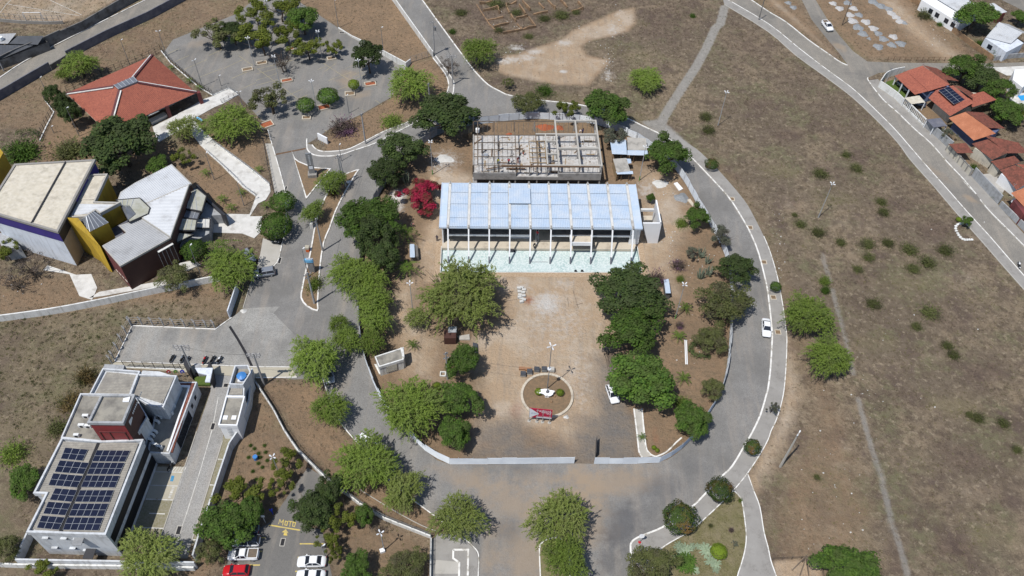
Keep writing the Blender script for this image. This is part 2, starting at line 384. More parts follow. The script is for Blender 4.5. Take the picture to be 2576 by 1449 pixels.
# right bank beside the pavement
paint('sand', D(1978,840,2000,930,2010,1000,1980,1090,1935,1190,1900,1235,1880,1195,1945,1085,1975,985), .95, 2)
paint('dirt', D(1760,385,1860,490,1930,610,1975,760,1985,860,2030,960,2040,1060,1960,1200,1925,1330,1960,1500,2140,1500,2200,1300,2130,1050,2080,960,1990,700,1930,560,1850,440), .55, 3)
paint('green', D(1740,360,1830,440,1900,530,1960,650,1990,760,1970,760,1940,640,1900,560,1860,500,1760,390), .45, 2)
paint('green', D(2090,1200,2160,1300,2200,1400,2130,1420,2100,1330), .4, 4)
paint('green', D(1395,235,1440,240,1500,255,1640,300,1660,330,1580,300,1480,262,1400,255), .5, 2)
paint('green', D(1790,130,1830,40,1815,35,1770,130,1720,210,1650,300,1672,310), .5, 1.5)
paint('green', D(1420,100,1500,105,1640,110,1700,150,1600,180,1530,140), .3, 4)
paint('dark', D(1830,30,1900,60,2040,190,2190,330,2340,500,2380,560,2330,570,2200,440,2100,380,2000,250,1900,170,1800,150,1790,90), .5, 8)
paint('dark', D(1100,0,1240,0,1480,0,1820,0,1700,140,1560,90,1600,20,1480,60,1300,125,1220,120,1150,60), .55, 6)
for x, y, ww, hh in ((2110,430,120,60),(2250,520,140,80),(2350,580,100,60),(1900,260,120,60),(1980,340,90,50),(2150,700,110,50),(2380,800,150,60),(2480,930,140,80),(2250,1000,150,70),(2420,1150,160,90),(2330,1280,110,80),(2540,1250,120,100),(2250,1400,60,90),(2400,1380,120,60),(2080,1000,60,60),(1460,30,90,40)): blob('dark', x, y, ww, hh, random.uniform(.4,.75))
for x, y, ww, hh in ((2100,500,130,60),(1960,430,110,50),(2290,720,200,80),(2200,860,150,80),(2400,1020,150,60),(2300,1150,160,70),(2500,1350,150,90),(2040,620,90,40),(1720,240,80,50),(2470,760,120,50),(1600,60,90,40),(2050,1130,60,40)): blob('green', x, y, ww, hh, random.uniform(.2,.4))
for x, y, ww, hh in ((2150,560,150,60),(2000,520,100,60),(2420,700,140,50),(2250,920,130,60),(2450,1230,120,60),(2130,1150,110,130),(2080,1350,120,120),(2350,900,100,50)): blob('sand', x, y, ww, hh, random.uniform(.15,.35))
# verge by the houses, gravel yard
paint('dirt', D(2040,-10,2060,40,2110,95,2150,130,2180,150,2480,158,2400,90,2330,40,2290,-10), .75, 2)
paint('sand', D(2250,-10,2330,70,2400,130,2440,155,2380,155,2290,90,2220,20,2200,-10), .7, 3)
paint('green', D(2052,0,2090,50,2130,95,2160,130,2190,158,2180,152,2140,120,2110,85,2075,40,2045,0), .7, 1.5)
paint('dirt', D(1880,-5,1935,28,2035,100,2115,155,2110,135,2040,50,2010,-5), .7, 2)
paint('green', D(1890,-5,1960,35,2060,115,2050,120,1950,45,1880,0), .4, 2)
paint('sand', D(1925,-5,2110,150,2105,140,1950,-5), .5, 1)
paint('sand', D(2410,565,2470,600,2440,605,2420,580), .3, 1)
# playing field, top left
paint('sand', D(-20,-20,330,-20,215,42,150,58,-20,48), .55, .6)
paint('green', D(-20,-20,300,-20,210,38,-20,42), .25, 2)
# lawn of the corner garden
paint('green', D(1845,1236,1866,1262,1872,1299,1877,1349,1873,1387,1855,1449,1855,1500,1640,1500,1648,1399,1688,1364,1753,1323,1811,1269), 1.2, .5)
paint('sand', D(1845,1236,1866,1262,1872,1299,1877,1349,1873,1387,1855,1449,1855,1500,1640,1500,1648,1399,1688,1364,1753,1323,1811,1269), .1, .5)
paint('dirt', D(2560,600,2600,640,2600,560,2480,440,2350,260,2240,190,2230,210,2330,320,2400,430), .4, 1)
paint('sand', D(1945,1412,2060,1405,2075,1500,1960,1500), .9, .4)
# broken field paths
paint('conc', D(1823,18,1812,60,1800,70,1775,125,1750,170,1720,215,1690,262,1672,292,1662,315), 1, .5, 2.3)
paint('conc', D(1610,306,1655,300,1685,318,1735,364,1700,365,1660,338), 1, .5)
paint('conc', D(2094,728,2104,770,2118,820,2135,885,2146,940), .6, .5, 1.0)
paint('conc', D(2160,1005,2172,1050,2182,1088,2196,1135,2215,1190,2232,1262,2243,1320,2262,1372,2292,1470), .62, .5, 1.15)
paint('conc', D(2070,640,2078,672,2088,705), .5, .5, 1.2)

MKS = {k: v.astype(np.float32) for k, v in MK.items()}
Z = np.zeros(NV)
i = np.where((abs(PX_) < 60) & (PY_ > 90) & (PY_ < 140))[0]
Z[i] = np.where(sdist(PX_[i], PY_[i], POOL) > -.6, -1.0, 0.0)
nx, ny = len(gx), len(gy)
idx = np.arange(NV).reshape(ny, nx)
fc = np.stack([idx[:-1, :-1], idx[:-1, 1:], idx[1:, 1:], idx[1:, :-1]], -1).reshape(-1, 4)
me = bpy.data.meshes.new('ground')
me.vertices.add(NV); me.vertices.foreach_set('co', np.stack([PX_, PY_, Z], -1).ravel())
me.loops.add(fc.size); me.loops.foreach_set('vertex_index', fc.ravel().astype(np.int32))
me.polygons.add(len(fc)); me.polygons.foreach_set('loop_start', np.arange(0, fc.size, 4, dtype=np.int32)); me.polygons.foreach_set('loop_total', np.full(len(fc), 4, np.int32))
me.update(); me.validate()
for nm, ks in (('soil_a', ('sand', 'dirt', 'green', 'dark')), ('soil_b', ('asph', 'conc', 'white', 'red'))):
    at = me.attributes.new(nm, 'FLOAT_COLOR', 'POINT'); at.data.foreach_set('color', np.stack([MKS[k] for k in ks], -1).ravel())
ground = bpy.data.objects.new('ground', me); COL.objects.link(ground); ground['kind'] = 'structure'

m, t, b = nodes('soil'); me.materials.append(m)
pos = N(t, 'NewGeometry').outputs['Position']
def soft(mask, sc, amt, lo=.35, hi=.65):        # ragged edge for a soil patch
    n = N(t, 'TexNoise'); n.inputs['Scale'].default_value = sc; n.inputs['Detail'].default_value = 5; n.inputs['Roughness'].default_value = .65; t.links.new(pos, n.inputs['Vector'])
    a = N(t, 'Math', operation='MULTIPLY_ADD'); t.links.new(n.outputs['Fac'], a.inputs[0]); a.inputs[1].default_value = amt; a.inputs[2].default_value = -amt/2
    s_ = N(t, 'Math', operation='ADD'); t.links.new(mask, s_.inputs[0]); t.links.new(a.outputs[0], s_.inputs[1])
    m0 = N(t, 'Math', operation='MINIMUM'); t.links.new(s_.outputs[0], m0.inputs[0])
    k = N(t, 'Math', operation='MULTIPLY'); t.links.new(mask, k.inputs[0]); k.inputs[1].default_value = 6; t.links.new(k.outputs[0], m0.inputs[1])
    r = N(t, 'MapRange', interpolation_type='SMOOTHSTEP'); r.inputs['From Min'].default_value = lo-.3; r.inputs['From Max'].default_value = hi+.3
    t.links.new(m0.outputs[0], r.inputs['Value']); return r.outputs[0]
sa = N(t, 'Attribute', attribute_name='soil_a'); sb = N(t, 'Attribute', attribute_name='soil_b')
sx = N(t, 'SeparateColor'); t.links.new(sa.outputs['Color'], sx.inputs[0]); sy = N(t, 'SeparateColor'); t.links.new(sb.outputs['Color'], sy.inputs[0])
c = mixc(t, noise_fac(t, .045, .44, .57, 7, pos, .66), (.25, .195, .134), (.178, .141, .102))
c = mixc(t, noise_fac(t, .085, .50, .59, 7, pos, .7), c, (.172, .156, .094))
c = mixc(t, noise_fac(t, .13, .52, .62, 7, pos, .68), c, (.132, .099, .079))
c = mixc(t, noise_fac(t, .6, .46, .60, 8, pos, .74), c, (.128, .099, .072))
c = mixc(t, noise_fac(t, .9, .54, .68, 6, pos, .7), c, (.32, .262, .185))
dk = mixc(t, noise_fac(t, .5, .42, .6, 6, pos, .7), (.105, .076, .062), (.18, .132, .10))
c = mixc(t, soft(sa.outputs['Alpha'], .22, .9), c, dk)
gr = mixc(t, noise_fac(t, .6, .35, .65, 4, pos), (.175, .16, .075), (.245, .21, .125))
c = mixc(t, soft(sx.outputs[2], .3, .9), c, gr)
di = mixc(t, noise_fac(t, .22, .35, .65, 5, pos, .65), (.295, .20, .125), (.22, .155, .10))
di = mixc(t, noise_fac(t, 1.3, .5, .75, 4, pos), di, (.18, .135, .09))
c = mixc(t, soft(sx.outputs[1], .3, .5), c, di)
sn = mixc(t, noise_fac(t, .16, .3, .7, 5, pos, .65), (.475, .352, .238), (.395, .292, .198))
sn = mixc(t, noise_fac(t, .22, .48, .66, 7, pos, .72), sn, (.475, .385, .285))
mp = N(t, 'Mapping'); mp.inputs['Scale'].default_value = (1.1, .14, 1); t.links.new(pos, mp.inputs['Vector']); sn = mixc(t, noise_fac(t, .8, .48, .68, 6, mp.outputs[0], .65), sn, (.36, .285, .212))
sn = mixc(t, noise_fac(t, .1, .5, .64, 6, pos, .65), sn, (.50, .415, .325))
c = mixc(t, soft(sx.outputs[0], .35, .7), c, sn)
rd = mixc(t, noise_fac(t, .9, .3, .7, 4, pos), (.27, .105, .055), (.34, .18, .11))
c = mixc(t, soft(sb.outputs['Alpha'], .5, .8), c, rd)
asp = mixc(t, noise_fac(t, .3, .35, .65, 5, pos, .7), (.175, .165, .155), (.25, .205, .16))
c = mixc(t, soft(sy.outputs[0], .25, .8), c, asp)
cn = mixc(t, noise_fac(t, .8, .35, .65, 5, pos, .7), (.33, .31, .28), (.25, .235, .21))
c = mixc(t, soft(sy.outputs[1], .8, 1.0), c, cn)
c = mixc(t, soft(sy.outputs[2], 1.1, 1.5), c, (.55, .525, .49))
c = mixc(t, noise_fac(t, 2.2, .55, .85, 6, pos, .75), c, mixc(t, .5, c, (.06, .05, .035)))
c = mixc(t, noise_fac(t, 5.0, .58, .8, 3, pos), c, mixc(t, .35, c, (.40, .35, .28)))
t.links.new(c, b.inputs['Base Color']); b.inputs['Roughness'].default_value = .95; b.inputs['Specular IOR Level'].default_value = .1
bn = N(t, 'Bump'); bn.inputs['Strength'].default_value = .8; bn.inputs['Distance'].default_value = .4
t.links.new(noise_fac(t, 1.4, .25, .75, 8, pos, .75), bn.inputs['Height']); t.links.new(bn.outputs[0], b.inputs['Normal'])

# ------------------------------------------------------------------ road surfaces
def road_mat(name, c1, c2, c3, sandy=(), dark=(), stone=5.5):
    m, t, b = nodes(name); pos = N(t, 'NewGeometry').outputs['Position']
    c = mixc(t, noise_fac(t, .12, .35, .65, 5, pos, .65), c1, c2)
    c = mixc(t, noise_fac(t, .5, .5, .75, 5, pos, .7), c, c3)
    vo = N(t, 'TexVoronoi'); vo.inputs['Scale'].default_value = stone; t.links.new(pos, vo.inputs['Vector'])
    c = mixc(t, .6, c, mixc(t, vo.outputs['Distance'], c, (.12, .115, .108)))
    c = mixc(t, noise_fac(t, .07, .45, .62, 6, pos, .7), c, mixc(t, .6, c, (.135, .13, .122)))
    mp = N(t, 'Mapping'); mp.inputs['Scale'].default_value = (.9, .12, 1); t.links.new(pos, mp.inputs['Vector']); c = mixc(t, noise_fac(t, .6, .5, .8, 4, mp.outputs[0], .6), c, mixc(t, .5, c, (.36, .31, .255)))
    c = mixc(t, noise_fac(t, 4.0, .35, .75, 3, pos), c, mixc(t, .28, c, (.10, .095, .088)))
    nz = noise_fac(t, .35, .25, .75, 5, pos, .7)
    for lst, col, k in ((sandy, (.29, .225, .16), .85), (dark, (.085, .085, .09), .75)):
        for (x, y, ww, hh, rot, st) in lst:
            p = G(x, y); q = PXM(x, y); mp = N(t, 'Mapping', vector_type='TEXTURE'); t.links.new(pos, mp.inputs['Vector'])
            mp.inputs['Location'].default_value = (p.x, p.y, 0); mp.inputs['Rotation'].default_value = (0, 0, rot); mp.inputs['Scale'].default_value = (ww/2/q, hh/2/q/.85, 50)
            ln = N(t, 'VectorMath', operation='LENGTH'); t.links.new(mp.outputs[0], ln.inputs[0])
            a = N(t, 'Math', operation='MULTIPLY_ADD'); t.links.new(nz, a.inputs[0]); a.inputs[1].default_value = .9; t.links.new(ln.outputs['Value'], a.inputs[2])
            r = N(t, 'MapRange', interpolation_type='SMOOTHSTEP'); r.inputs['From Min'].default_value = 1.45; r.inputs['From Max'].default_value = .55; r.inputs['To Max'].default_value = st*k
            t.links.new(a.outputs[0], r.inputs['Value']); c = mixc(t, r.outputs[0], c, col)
    t.links.new(c, b.inputs['Base Color']); b.inputs['Roughness'].default_value = .9; b.inputs['Specular IOR Level'].default_value = .2
    bn = N(t, 'Bump'); bn.inputs['Strength'].default_value = .35; bn.inputs['Distance'].default_value = .04
    t.links.new(vo.outputs['Distance'], bn.inputs['Height']); t.links.new(bn.outputs[0], b.inputs['Normal'])
road_mat('cobble', (.265, .258, .245), (.225, .22, .212), (.30, .29, .272),
    sandy=((1465,1205,110,150,0,1),(1440,1300,260,280,0,.95),(1330,1400,260,230,0,.75),(1550,1215,340,110,.25,.8),(1280,1260,300,160,-.3,.75),(1180,1205,280,70,-.2,.65),(860,970,60,90,0,.3),(1225,1380,60,130,0,.4),(1130,185,60,60,0,.4),(1350,1200,200,50,0,.45)),
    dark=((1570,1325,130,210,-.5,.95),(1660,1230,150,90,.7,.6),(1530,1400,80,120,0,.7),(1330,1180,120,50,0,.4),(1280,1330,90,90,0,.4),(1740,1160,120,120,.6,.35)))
road_mat('cobble_lot', (.265, .255, .238), (.235, .228, .216), (.30, .288, .265), sandy=((868,205,70,60,.3,.7),(905,240,90,40,.5,.6),(880,185,90,40,0,.5),(500,110,100,40,.4,.4)))
road_mat('cobble_pale', (.40, .392, .365), (.36, .355, .335), (.435, .42, .385), dark=((420,850,90,60,0,.25),(560,870,70,30,0,.2),(380,895,40,30,0,.2)))
road_mat('street', (0.305, 0.280, 0.237), (0.267, 0.247, 0.215), (0.351, 0.325, 0.280), sandy=((2110,118,40,60,.6,.8),(2330,420,40,200,.7,.5),(2440,500,30,60,.7,.8)), dark=((2150,185,90,20,0,.4),(2080,60,30,90,.5,.3)))
road_mat('asphalt_lot', (0.180, 0.174, 0.162), (0.156, 0.151, 0.144), (0.210, 0.202, 0.186))
road_mat('drive', (.41, .402, .385), (.365, .36, .348), (.44, .428, .405), stone=7)
def flat(name, pts, z, mt, holes=()):
    NOGRASS.append([(p[0], p[1]) for p in pts])
    mb = MB(); f = lambda l: [(p[0], p[1], z) for p in l]
    mb.polys([f(pts)]+[f(h) for h in holes]); return mb.struct(name, mt)
def pave(name, pts, mt, top=.13, z0=-.02):
    NOGRASS.append([(p[0], p[1]) for p in pts])
    mb = MB(); P = [Vector((p[0], p[1], top)) for p in pts]; mb.polys([P])
    n = len(P)
    for i in range(n):
        a, q = P[i], P[(i+1) % n]; mb.poly([(a.x, a.y, z0), (q.x, q.y, z0), (q.x, q.y, top), (a.x, a.y, top)])
    return mb.struct(name, mt)
def kerb(pts, w=.28, top=.17, mt='kerb_white', closed=False, smooth=3, name='kerb'):
    P = sm(pts, smooth, closed) if smooth > 1 else pts
    return MB().ribbon(P, w, -.03, top, closed).struct(name, mt)
def line(pts, w, mt, z=.034, name='road_marking', smooth=1):
    P = sm(pts, smooth) if smooth > 1 else pts; mb = MB(); n = len(P)
    L, R = [], []
    for i in range(n):
        d = (P[min(i+1, n-1)]-P[max(i-1, 0)]).normalized(); q = Vector((-d.y, d.x, 0))*w/2
        L.append(P[i]+q); R.append(P[i]-q)
    for i in range(n-1): mb.poly([(p.x, p.y, z) for p in (R[i], R[i+1], L[i+1], L[i])])
    return mb.struct(name, mt)

ro = sm(D(*RING_OUT), 3); site = sm(D(*SITE), 2, True)
outer = ro + D(*RING_LEFT) + D(740,955,700,950,650,880,585,815,612,775,630,715,649,682,697,662,709,618,715,560,719,487,704,430,684,362,674,327,676,300,740,290,832,322,790,352,772,362,774,378,789,390,819,394,857,390,894,378,942,362,994,335,1049,307,1085,285,1115,262,1137,243,1142,213,1138,200,1119,173,1094,139,984,-8)
flat('ring_road', outer, .02, 'cobble', [site])
NOGRASS.pop(); NOGRASS.append([(p[0], p[1]) for p in outer])
flat('parking_lot', D(650,-12,734,-8,852,71,1022,173,984,245,909,288,832,322,740,300,676,305,660,305,600,240,535,240,410,135,435,100,600,33), .026, 'cobble_lot')
flat('forecourt', D(333,820,542,829,583,800,612,776,704,771,688,788,754,855,735,924,644,923,290,909), .026, 'cobble_pale')
flat('street', D(*STREET_L) + D(2700,760,2576,620,2532,575,2490,533,2465,503,2455,489,2422,450,2382,408,2342,362,2300,325,2257,283,2220,250,2185,205,2183,196,2210,184,2245,180,2300,178,2483,172,2600,170,2600,156,2483,160,2257,158,2182,155,2145,128,2112,90,2082,50,2047,-8,2013,-8,2042,50,2082,100,2112,135,2134,166,2112,156,2082,135,2032,100,1977,56,1932,29,1878,-8), .024, 'street')
flat('back_street', D(-15,250,75,202,130,170,175,140,275,88,375,43,468,-10,385,-10,165,103,60,158,-15,200), .024, 'street')
flat('back_street', D(2500,-10,2640,60,2640,0,2560,-10), .024, 'street')
flat('car_park', D(774,1176,815,1200,800,1245,780,1290,770,1325,810,1333,835,1449,840,1500,555,1500,575,1400,600,1340,660,1325,678,1315), .024, 'asphalt_lot')
pave('pavement', sm(D(*RING_OUT[28:-4]), 3)[0:] + sm(D(*WALK_OUT), 3)[::-1], 'concrete', .12)
pave('pavement', sm(D(1880,1191,1896,1236,1911,1276,1921,1337,1932,1379,1939,1412,1952,1449,1970,1500), 3)+sm(D(1850,1500,1855,1449,1863,1424,1873,1387,1877,1349,1872,1299,1866,1262,1858,1247,1845,1234.5), 3), 'concrete', .115)
pave('pavement', sm(D(*STREET_WL), 2)+sm(D(*STREET_L), 2)[::-1], 'concrete', .12)
kerb(D(*RING_OUT[:-2])); kerb(D(*WALK_OUT[12:]), .16, .15)
kerb(D(1880,1191,1896,1236,1911,1276,1921,1337,1932,1379,1939,1412,1952,1449,1965,1490), .16, .15)
kerb(D(1845,1234,1858,1247,1866,1262,1872,1299,1877,1349,1873,1387,1863,1424,1855,1449,1850,1490), .16, .15)
kerb(D(*STREET_L), .22, .15); kerb(D(*STREET_WL), .18, .14, 'concrete_light')
kerb(D(1878,-8,1932,29,1977,56,2032,100,2082,135,2112,156,2132,165), .25)
kerb(D(2183,196,2185,205,2220,250,2257,283,2300,325,2342,362,2382,408,2422,450,2455,489), .22); kerb(D(2465,503,2490,533,2532,575,2576,620,2650,700), .22)
pave('pavement', D(2185,203,2220,250,2257,283,2300,325,2342,362,2382,408,2422,450,2455,489,2465,503,2490,533,2532,575,2576,620,2650,700,2650,660,2576,590,2530,540,2470,465,2440,440,2390,378,2350,342,2320,310,2275,262,2240,228,2208,200), 'concrete', .12)
kerb(D(375,-4,165,101,60,156,0,196,-20,207), .25)
kerb(D(1203,1490,1203,1449,1204,1399,1194,1379,1169,1357,1142,1337,1094,1299,1044,1262,994,1222,957,1186,907,1124,874,1086,857,1063,834,1020,819,975,811,952), .16, .15)
kerb(D(1100,1337,1060,1322,1000,1290,950,1260,905,1232), .12, .1, 'concrete_light')
kerb(D(674,327,684,362,704,430,719,487), .2); kerb(D(719,500,720,560,709,618,697,662,672,676,649,683), .18)
kerb(D(649,683,632,712,618,755,612,775), .16, .14, 'concrete_light')
kerb(D(333,820,542,829,583,800), .2, .2, smooth=1); kerb(D(333,820,310,868,290,909), .2, .2, smooth=1)
pave('pavement', D(667,362,684,362,704,430,719,487,715,500,692,490,676,400), 'concrete_light', .12)
pave('pavement', D(662,600,709,618,697,662,672,676,649,683,646,676,655,640), 'concrete_light', .12)
pave('pavement', D(285,912,644,925,733,925,747,949,644,951,450,935,282,925), 'beige_slab', .12)
kerb(D(290,909.5,644,923.5,734,924), .14, .15, smooth=1); kerb(D(644,951,747,949.5), .14, .15, smooth=1)
# islands between the lanes
def island(pts, mt='island_soil', kw=.28, n=2):
    P = sm(pts, n, True) if n > 1 else pts
    pave('traffic_island', P, mt, .12); kerb(P, kw, .18, closed=True, smooth=1)
mat('island_soil', (.25, .165, .095), (.19, .13, .08), .5, .95, fine=(.15, .11, .07), fsc=3)
mat('island_grass', (.17, .155, .075), (.22, .18, .10), .5, .95, fine=(.13, .12, .06), fsc=3)
island(D(735,383,741,400,752,408,769,415,789,423,831,426,771,499), n=1)
island(D(902,428,885,433,870,439,854,450,829,480,808,520,795,560,786,610,779,647,768,690,761,725,758,750,772,770,798,782,799,762,804,682,814,612,829,575,844,532,869,482,897,435))
pave('pavement', D(772,362,774,378,789,390,819,394,857,390,894,378,942,362,994,335,1049,307,1085,285,1115,262,1137,243,1142,213,1138,200,1119,173,1094,139,1089,145,1119,185,1128,208,1127,226,1112,258,1044,301,969,330,909,361,869,378,814,382,794,375,785,365), 'concrete', .12)
kerb(D(772,350,772,362,774,378,789,390,819,394,857,390,894,378,942,362,994,335,1049,307,1085,285,1115,262,1137,243,1142,213,1138,200,1119,173,1094,139), .26)
kerb(D(1089,146,1119,185,1128,208,1127,226,1112,258,1080,282,1044,301,969,330,909,361,869,378,814,382,794,375,785,365), .26)
island(T(2,3, 285,1449, 275,1180, 300,1120, 350,1085, 430,1068, 500,1085, 545,1130, 575,1200, 580,1449, 560,1600, 290,1600), 'island_grass', .18)
# lanes beside the small corner court at the bottom
kerb(T(1,3, 1985,1190, 2135,1190, 2130,1449, 2125,1560), .3, .2, smooth=1); kerb(T(1,3, 1985,1190, 1983,1275, 2045,1320, 2040,1560), .3, .2, smooth=1)
pave('pavement', T(1,3, 1770,1090, 1830,1030, 1990,1030, 2120,1110, 2210,1190, 2232,1260, 2228,1580, 1760,1580), 'concrete', .1)
pave('pavement', T(1,3, 1810,1290, 2020,1310, 2040,1330, 2040,1430, 1790,1430), 'concrete_light', .13)
# white paved walks of the cultural centre and the red pavilion
pave('walkway', D(384,320,430,297,470,275,513,250,535,243,575,223,599,240,560,262,540,270,487,300,503,322,548,362,600,405,644,440,679,468,681,483,669,503,649,513,629,545,660,545,655,585,640,600,610,588,520,585,535,538,628,540,644,495,612,473,555,415,503,365,470,322,440,335,400,358,393,348), 'white_pave', .12)
pave('walkway', D(120,668,192,692,230,690,245,725,232,755,200,745,175,690,110,680), 'white_pave', .1)
pave('walkway', D(225,750,250,735,420,705,425,716,260,745), 'white_pave', .1)
flat('driveway', D(528,940,590,930,576,965,560,1110,482,1364,472,1405,388,1405,400,1366,495,1086,530,985), .028, 'drive')
kerb(D(495,1086,400,1366), .15, .12, 'concrete_light', smooth=1); kerb(D(560,1110,482,1364), .15, .12, 'concrete_light', smooth=1)
line(D(549,1000,534,1080,505,1180,470,1290,442,1372), .12, 'line_white', .036)
# old brick edging of the foundations in the top field goes with the ruin below
# parking bays of the upper lot
def bay(c, r, *xy): line(T(c, r, *xy), .12, 'faded_yellow', .036)
for k in range(7): bay(1,0, 20+k*0, 695+k*52, 430-k*16, 590+k*48) if k in (0,) else None
for a in ((0,745,250,680),(0,810,215,740),(0,860,220,800),(10,690,215,840),(255,870,430,1000),(300,970,470,895),(340,1030,520,955),(620,600,930,800),(690,720,800,640),(730,810,960,725),(830,900,1020,830),(940,770,1110,700),(900,690,1140,590),(1330,690,1400,655),(1000,790,1120,740),(620,700,700,670),(290,400,360,440),(200,470,310,420),(1200,1010,1270,1055),(1060,1100,1090,1120),(690,1310,730,1330),(0,1220,80,1170),(0,1140,50,1110)): bay(1,0,*a)
for a in ((1760,620,1900,560),(1850,700,2080,600),(2000,780,2230,690),(2100,560,2250,490),(2400,560,2540,660),(2250,690,2440,600),(2330,790,2560,690),(2420,900,2574,830),(1690,540,1800,490)): bay(0,0,*a)
for a in ((440,1126,705,1127),(420,1262,560,1263),(395,1403,520,1403),(-10,1060,95,1066),(-30,1200,65,1202),(-80,1340,40,1340)): line(T(1,3,*a), .2, 'yellow_line', .034)
line(T(1,3,130,937,445,990), .22, 'yellow_line', .034)
mb = MB()
def stroke(a, b, w=.13):
    a, b = Vector((a[0], a[1], 0)), Vector((b[0], b[1], 0)); d = (b-a).normalized(); q = Vector((-d.y, d.x, 0))*w/2; e = d*w/2
    mb.poly([(p.x, p.y, .034+.0006*len(mb.f)) for p in (a-e-q, b+e-q, b+e+q, a-e+q)])
tt = lambda x, y: T(1,3,x,y)[0]
for a, b_ in (((228,925),(240,882)),((240,882),(254,912)),((254,912),(276,888)),((276,888),(268,938)), ((296,898),(290,936)),((290,936),(310,942)),((310,942),(319,904)),((319,904),(296,898)), ((330,898),(364,906)),((347,902),(340,950)), ((374,908),(368,948)),((368,948),(388,954)),((388,954),(399,914)),((399,914),(374,908))):
    stroke(tt(*a), tt(*b_))
mb.struct('road_marking', 'yellow_line')
MB().poly([(p.x, p.y, .0345) for p in T(1,3,300,978,327,1018,312,1014,315,1045,275,1040,285,1012,260,1010)]).struct('road_marking', 'yellow_line')
# driveways crossing stripes, disabled bay, bay grids of the compound
for k in range(5): line(T(0,3, 1730+k*30,398, 1770+k*26,352), .13, 'line_white', .05)
flat('bay_surface', T(0,3,1570,350,1865,350,1750,685,1465,675), .024, 'beige_slab')
mat('grass_block', (.20, .18, .105), (.16, .15, .075), .8, .95, fine=(.26, .24, .19), fsc=3.2)
flat('bay_surface', T(0,3,1465,677,1750,687,1600,1130,1260,1170), .024, 'grass_block')
flat('bay_surface', T(0,3,2235,40,2335,45,2015,1130,1915,1130), .024, 'grass_block')
for a in ((1510,538,1795,545),(1540,400,1840,408),(1465,677,1750,687),(1400,962,1640,972),(1500,820,1660,826),(2190,275,2270,280),(2100,533,2170,538),(2015,800,2110,806),(1930,1085,2010,1087)): line(T(0,3,*a), .18, 'line_white', .04)
line(T(0,3,1865,350,1750,685), .16, 'line_white', .041)
mat('sign_blue', (.05, .22, .40), (.08, .26, .42), 2, .8)
MB().poly([(p.x, p.y, .04) for p in T(0,3,1725,440,1755,443,1740,500,1710,497)]).struct('road_marking', 'sign_blue')
for k in range(5): line(T(0,3, 1730-k*9,560+k*24, 1755-k*9,562+k*24), .3, 'line_white', .04)
# short bays painted at the kerb by the houses
for c, r, x0, y0, x1, y1, n in ((3,0,1240,1060,1300,1120,6),(3,0,1465,1290,1530,1350,7),(3,1,1955,370,2050,470,9),(3,1,2235,690,2290,750,5),(3,1,2310,770,2370,830,5)):
    for k in range(n):
        f = k/(n-1); x, y = x0+(x1-x0)*f, y0+(y1-y0)*f; line(T(c,r,x,y,x+26,y+9), .14, 'line_white', .036)
# covers and tree pits in the pavement
for c, r, x, y in ((2,1,2210,555),(2,1,2393,843),(2,1,2532,1190),(3,2,52,95),(3,2,98,445)):
    p = T(c,r,x,y)[0]; MB().ribbon([Vector((p.x+.5*i, p.y+.5*j, 0)) for i, j in ((-1,-1),(1,-1),(1,1),(-1,1))], .14, .1, .16, True).struct('tree_pit_edge', 'cream_slab')
    MB().box(p.x, p.y, .1, .9, .9, .03).struct('tree_pit', 'island_soil')
for c, r, x, y, w_, h_ in ((1,3,268,1110,.55,1.1),(0,2,2271,977,.7,.7),(0,2,2140,1390,.55,1.2),(0,3,1798,990,.6,1.3),(1,0,865,330,1.3,.5),(1,1,300,450,.35,1.6),(1,1,240,1170,.4,1.5)):
    p = T(c,r,x,y)[0]; MB().box(p.x, p.y, .02, w_+.25, h_+.25, .02).struct('drain_frame', 'concrete_light'); MB().box(p.x, p.y, .02, w_, h_, .028).struct('drain_cover', 'dark')
# dark channel across the forecourt and at the gate of the lot
line(T(0,2,2310,385,2390,510,2470,650,2535,790), .45, 'dark', .034); line(T(1,1,195,105,500,45), .5, 'wood', .034)

kerb(T(2,2,1225,1215)+T(2,3,1255,10,1275,200,1308,262), .25, .2, smooth=1); kerb(T(2,2,1305,1215)+T(2,3,1340,120,1368,205,1430,250,1482,240,1560,200,1650,110,1705,62), .25, .2, smooth=2)
paint_ = T(2,2,1225,1215)+T(2,3,1255,10,1275,200,1308,262,1400,245,1368,205,1340,120)+T(2,2,1305,1215)
flat('garden_path', paint_, .02, 'concrete_light')
# ================================================================== BUILDINGS
mat('cream_roof', (.50, .455, .365), (.42, .385, .31), .35, .7, fine=(.56, .52, .44), fsc=1.2, stain=(.33, .30, .245), ssc=.5, lo=.5, hi=.72)
mat('grey_roof', (.40, .405, .41), (.35, .355, .36), .35, .6, stain=(.27, .27, .27), ssc=.3, lo=.52, hi=.7, metal=.15)
mat('white_roof', (.56, .575, .59), (.50, .515, .53), .35, .55, stain=(.38, .38, .38), ssc=.35, lo=.54, hi=.72, metal=.15)
mat('cement_roof', (.34, .32, .275), (.28, .262, .23), .5, .9, fine=(.24, .225, .2), fsc=2.5, stain=(.19, .178, .16), ssc=.5, lo=.5, hi=.7)
mat('roof_slab', (.30, .28, .235), (.235, .222, .195), .5, .9, stain=(.14, .132, .118), ssc=.45, lo=.46, hi=.66)
mat('yellow_wall', (.43, .285, .03), (.365, .24, .026), .4, .75, streak=(.27, .18, .03), stain=(.30, .20, .02), ssc=.4, lo=.55, hi=.75)
mat('purple_wall', (.05, .035, .20), (.04, .03, .16), .5, .7)
mat('bluewhite_wall', (.63, .67, .73), (.56, .60, .66), .4, .7, streak=(.42, .44, .47), stain=(.45, .46, .48), ssc=.4, lo=.58, hi=.75)
mat('beige_wall', (.42, .345, .26), (.36, .30, .225), .5, .8)
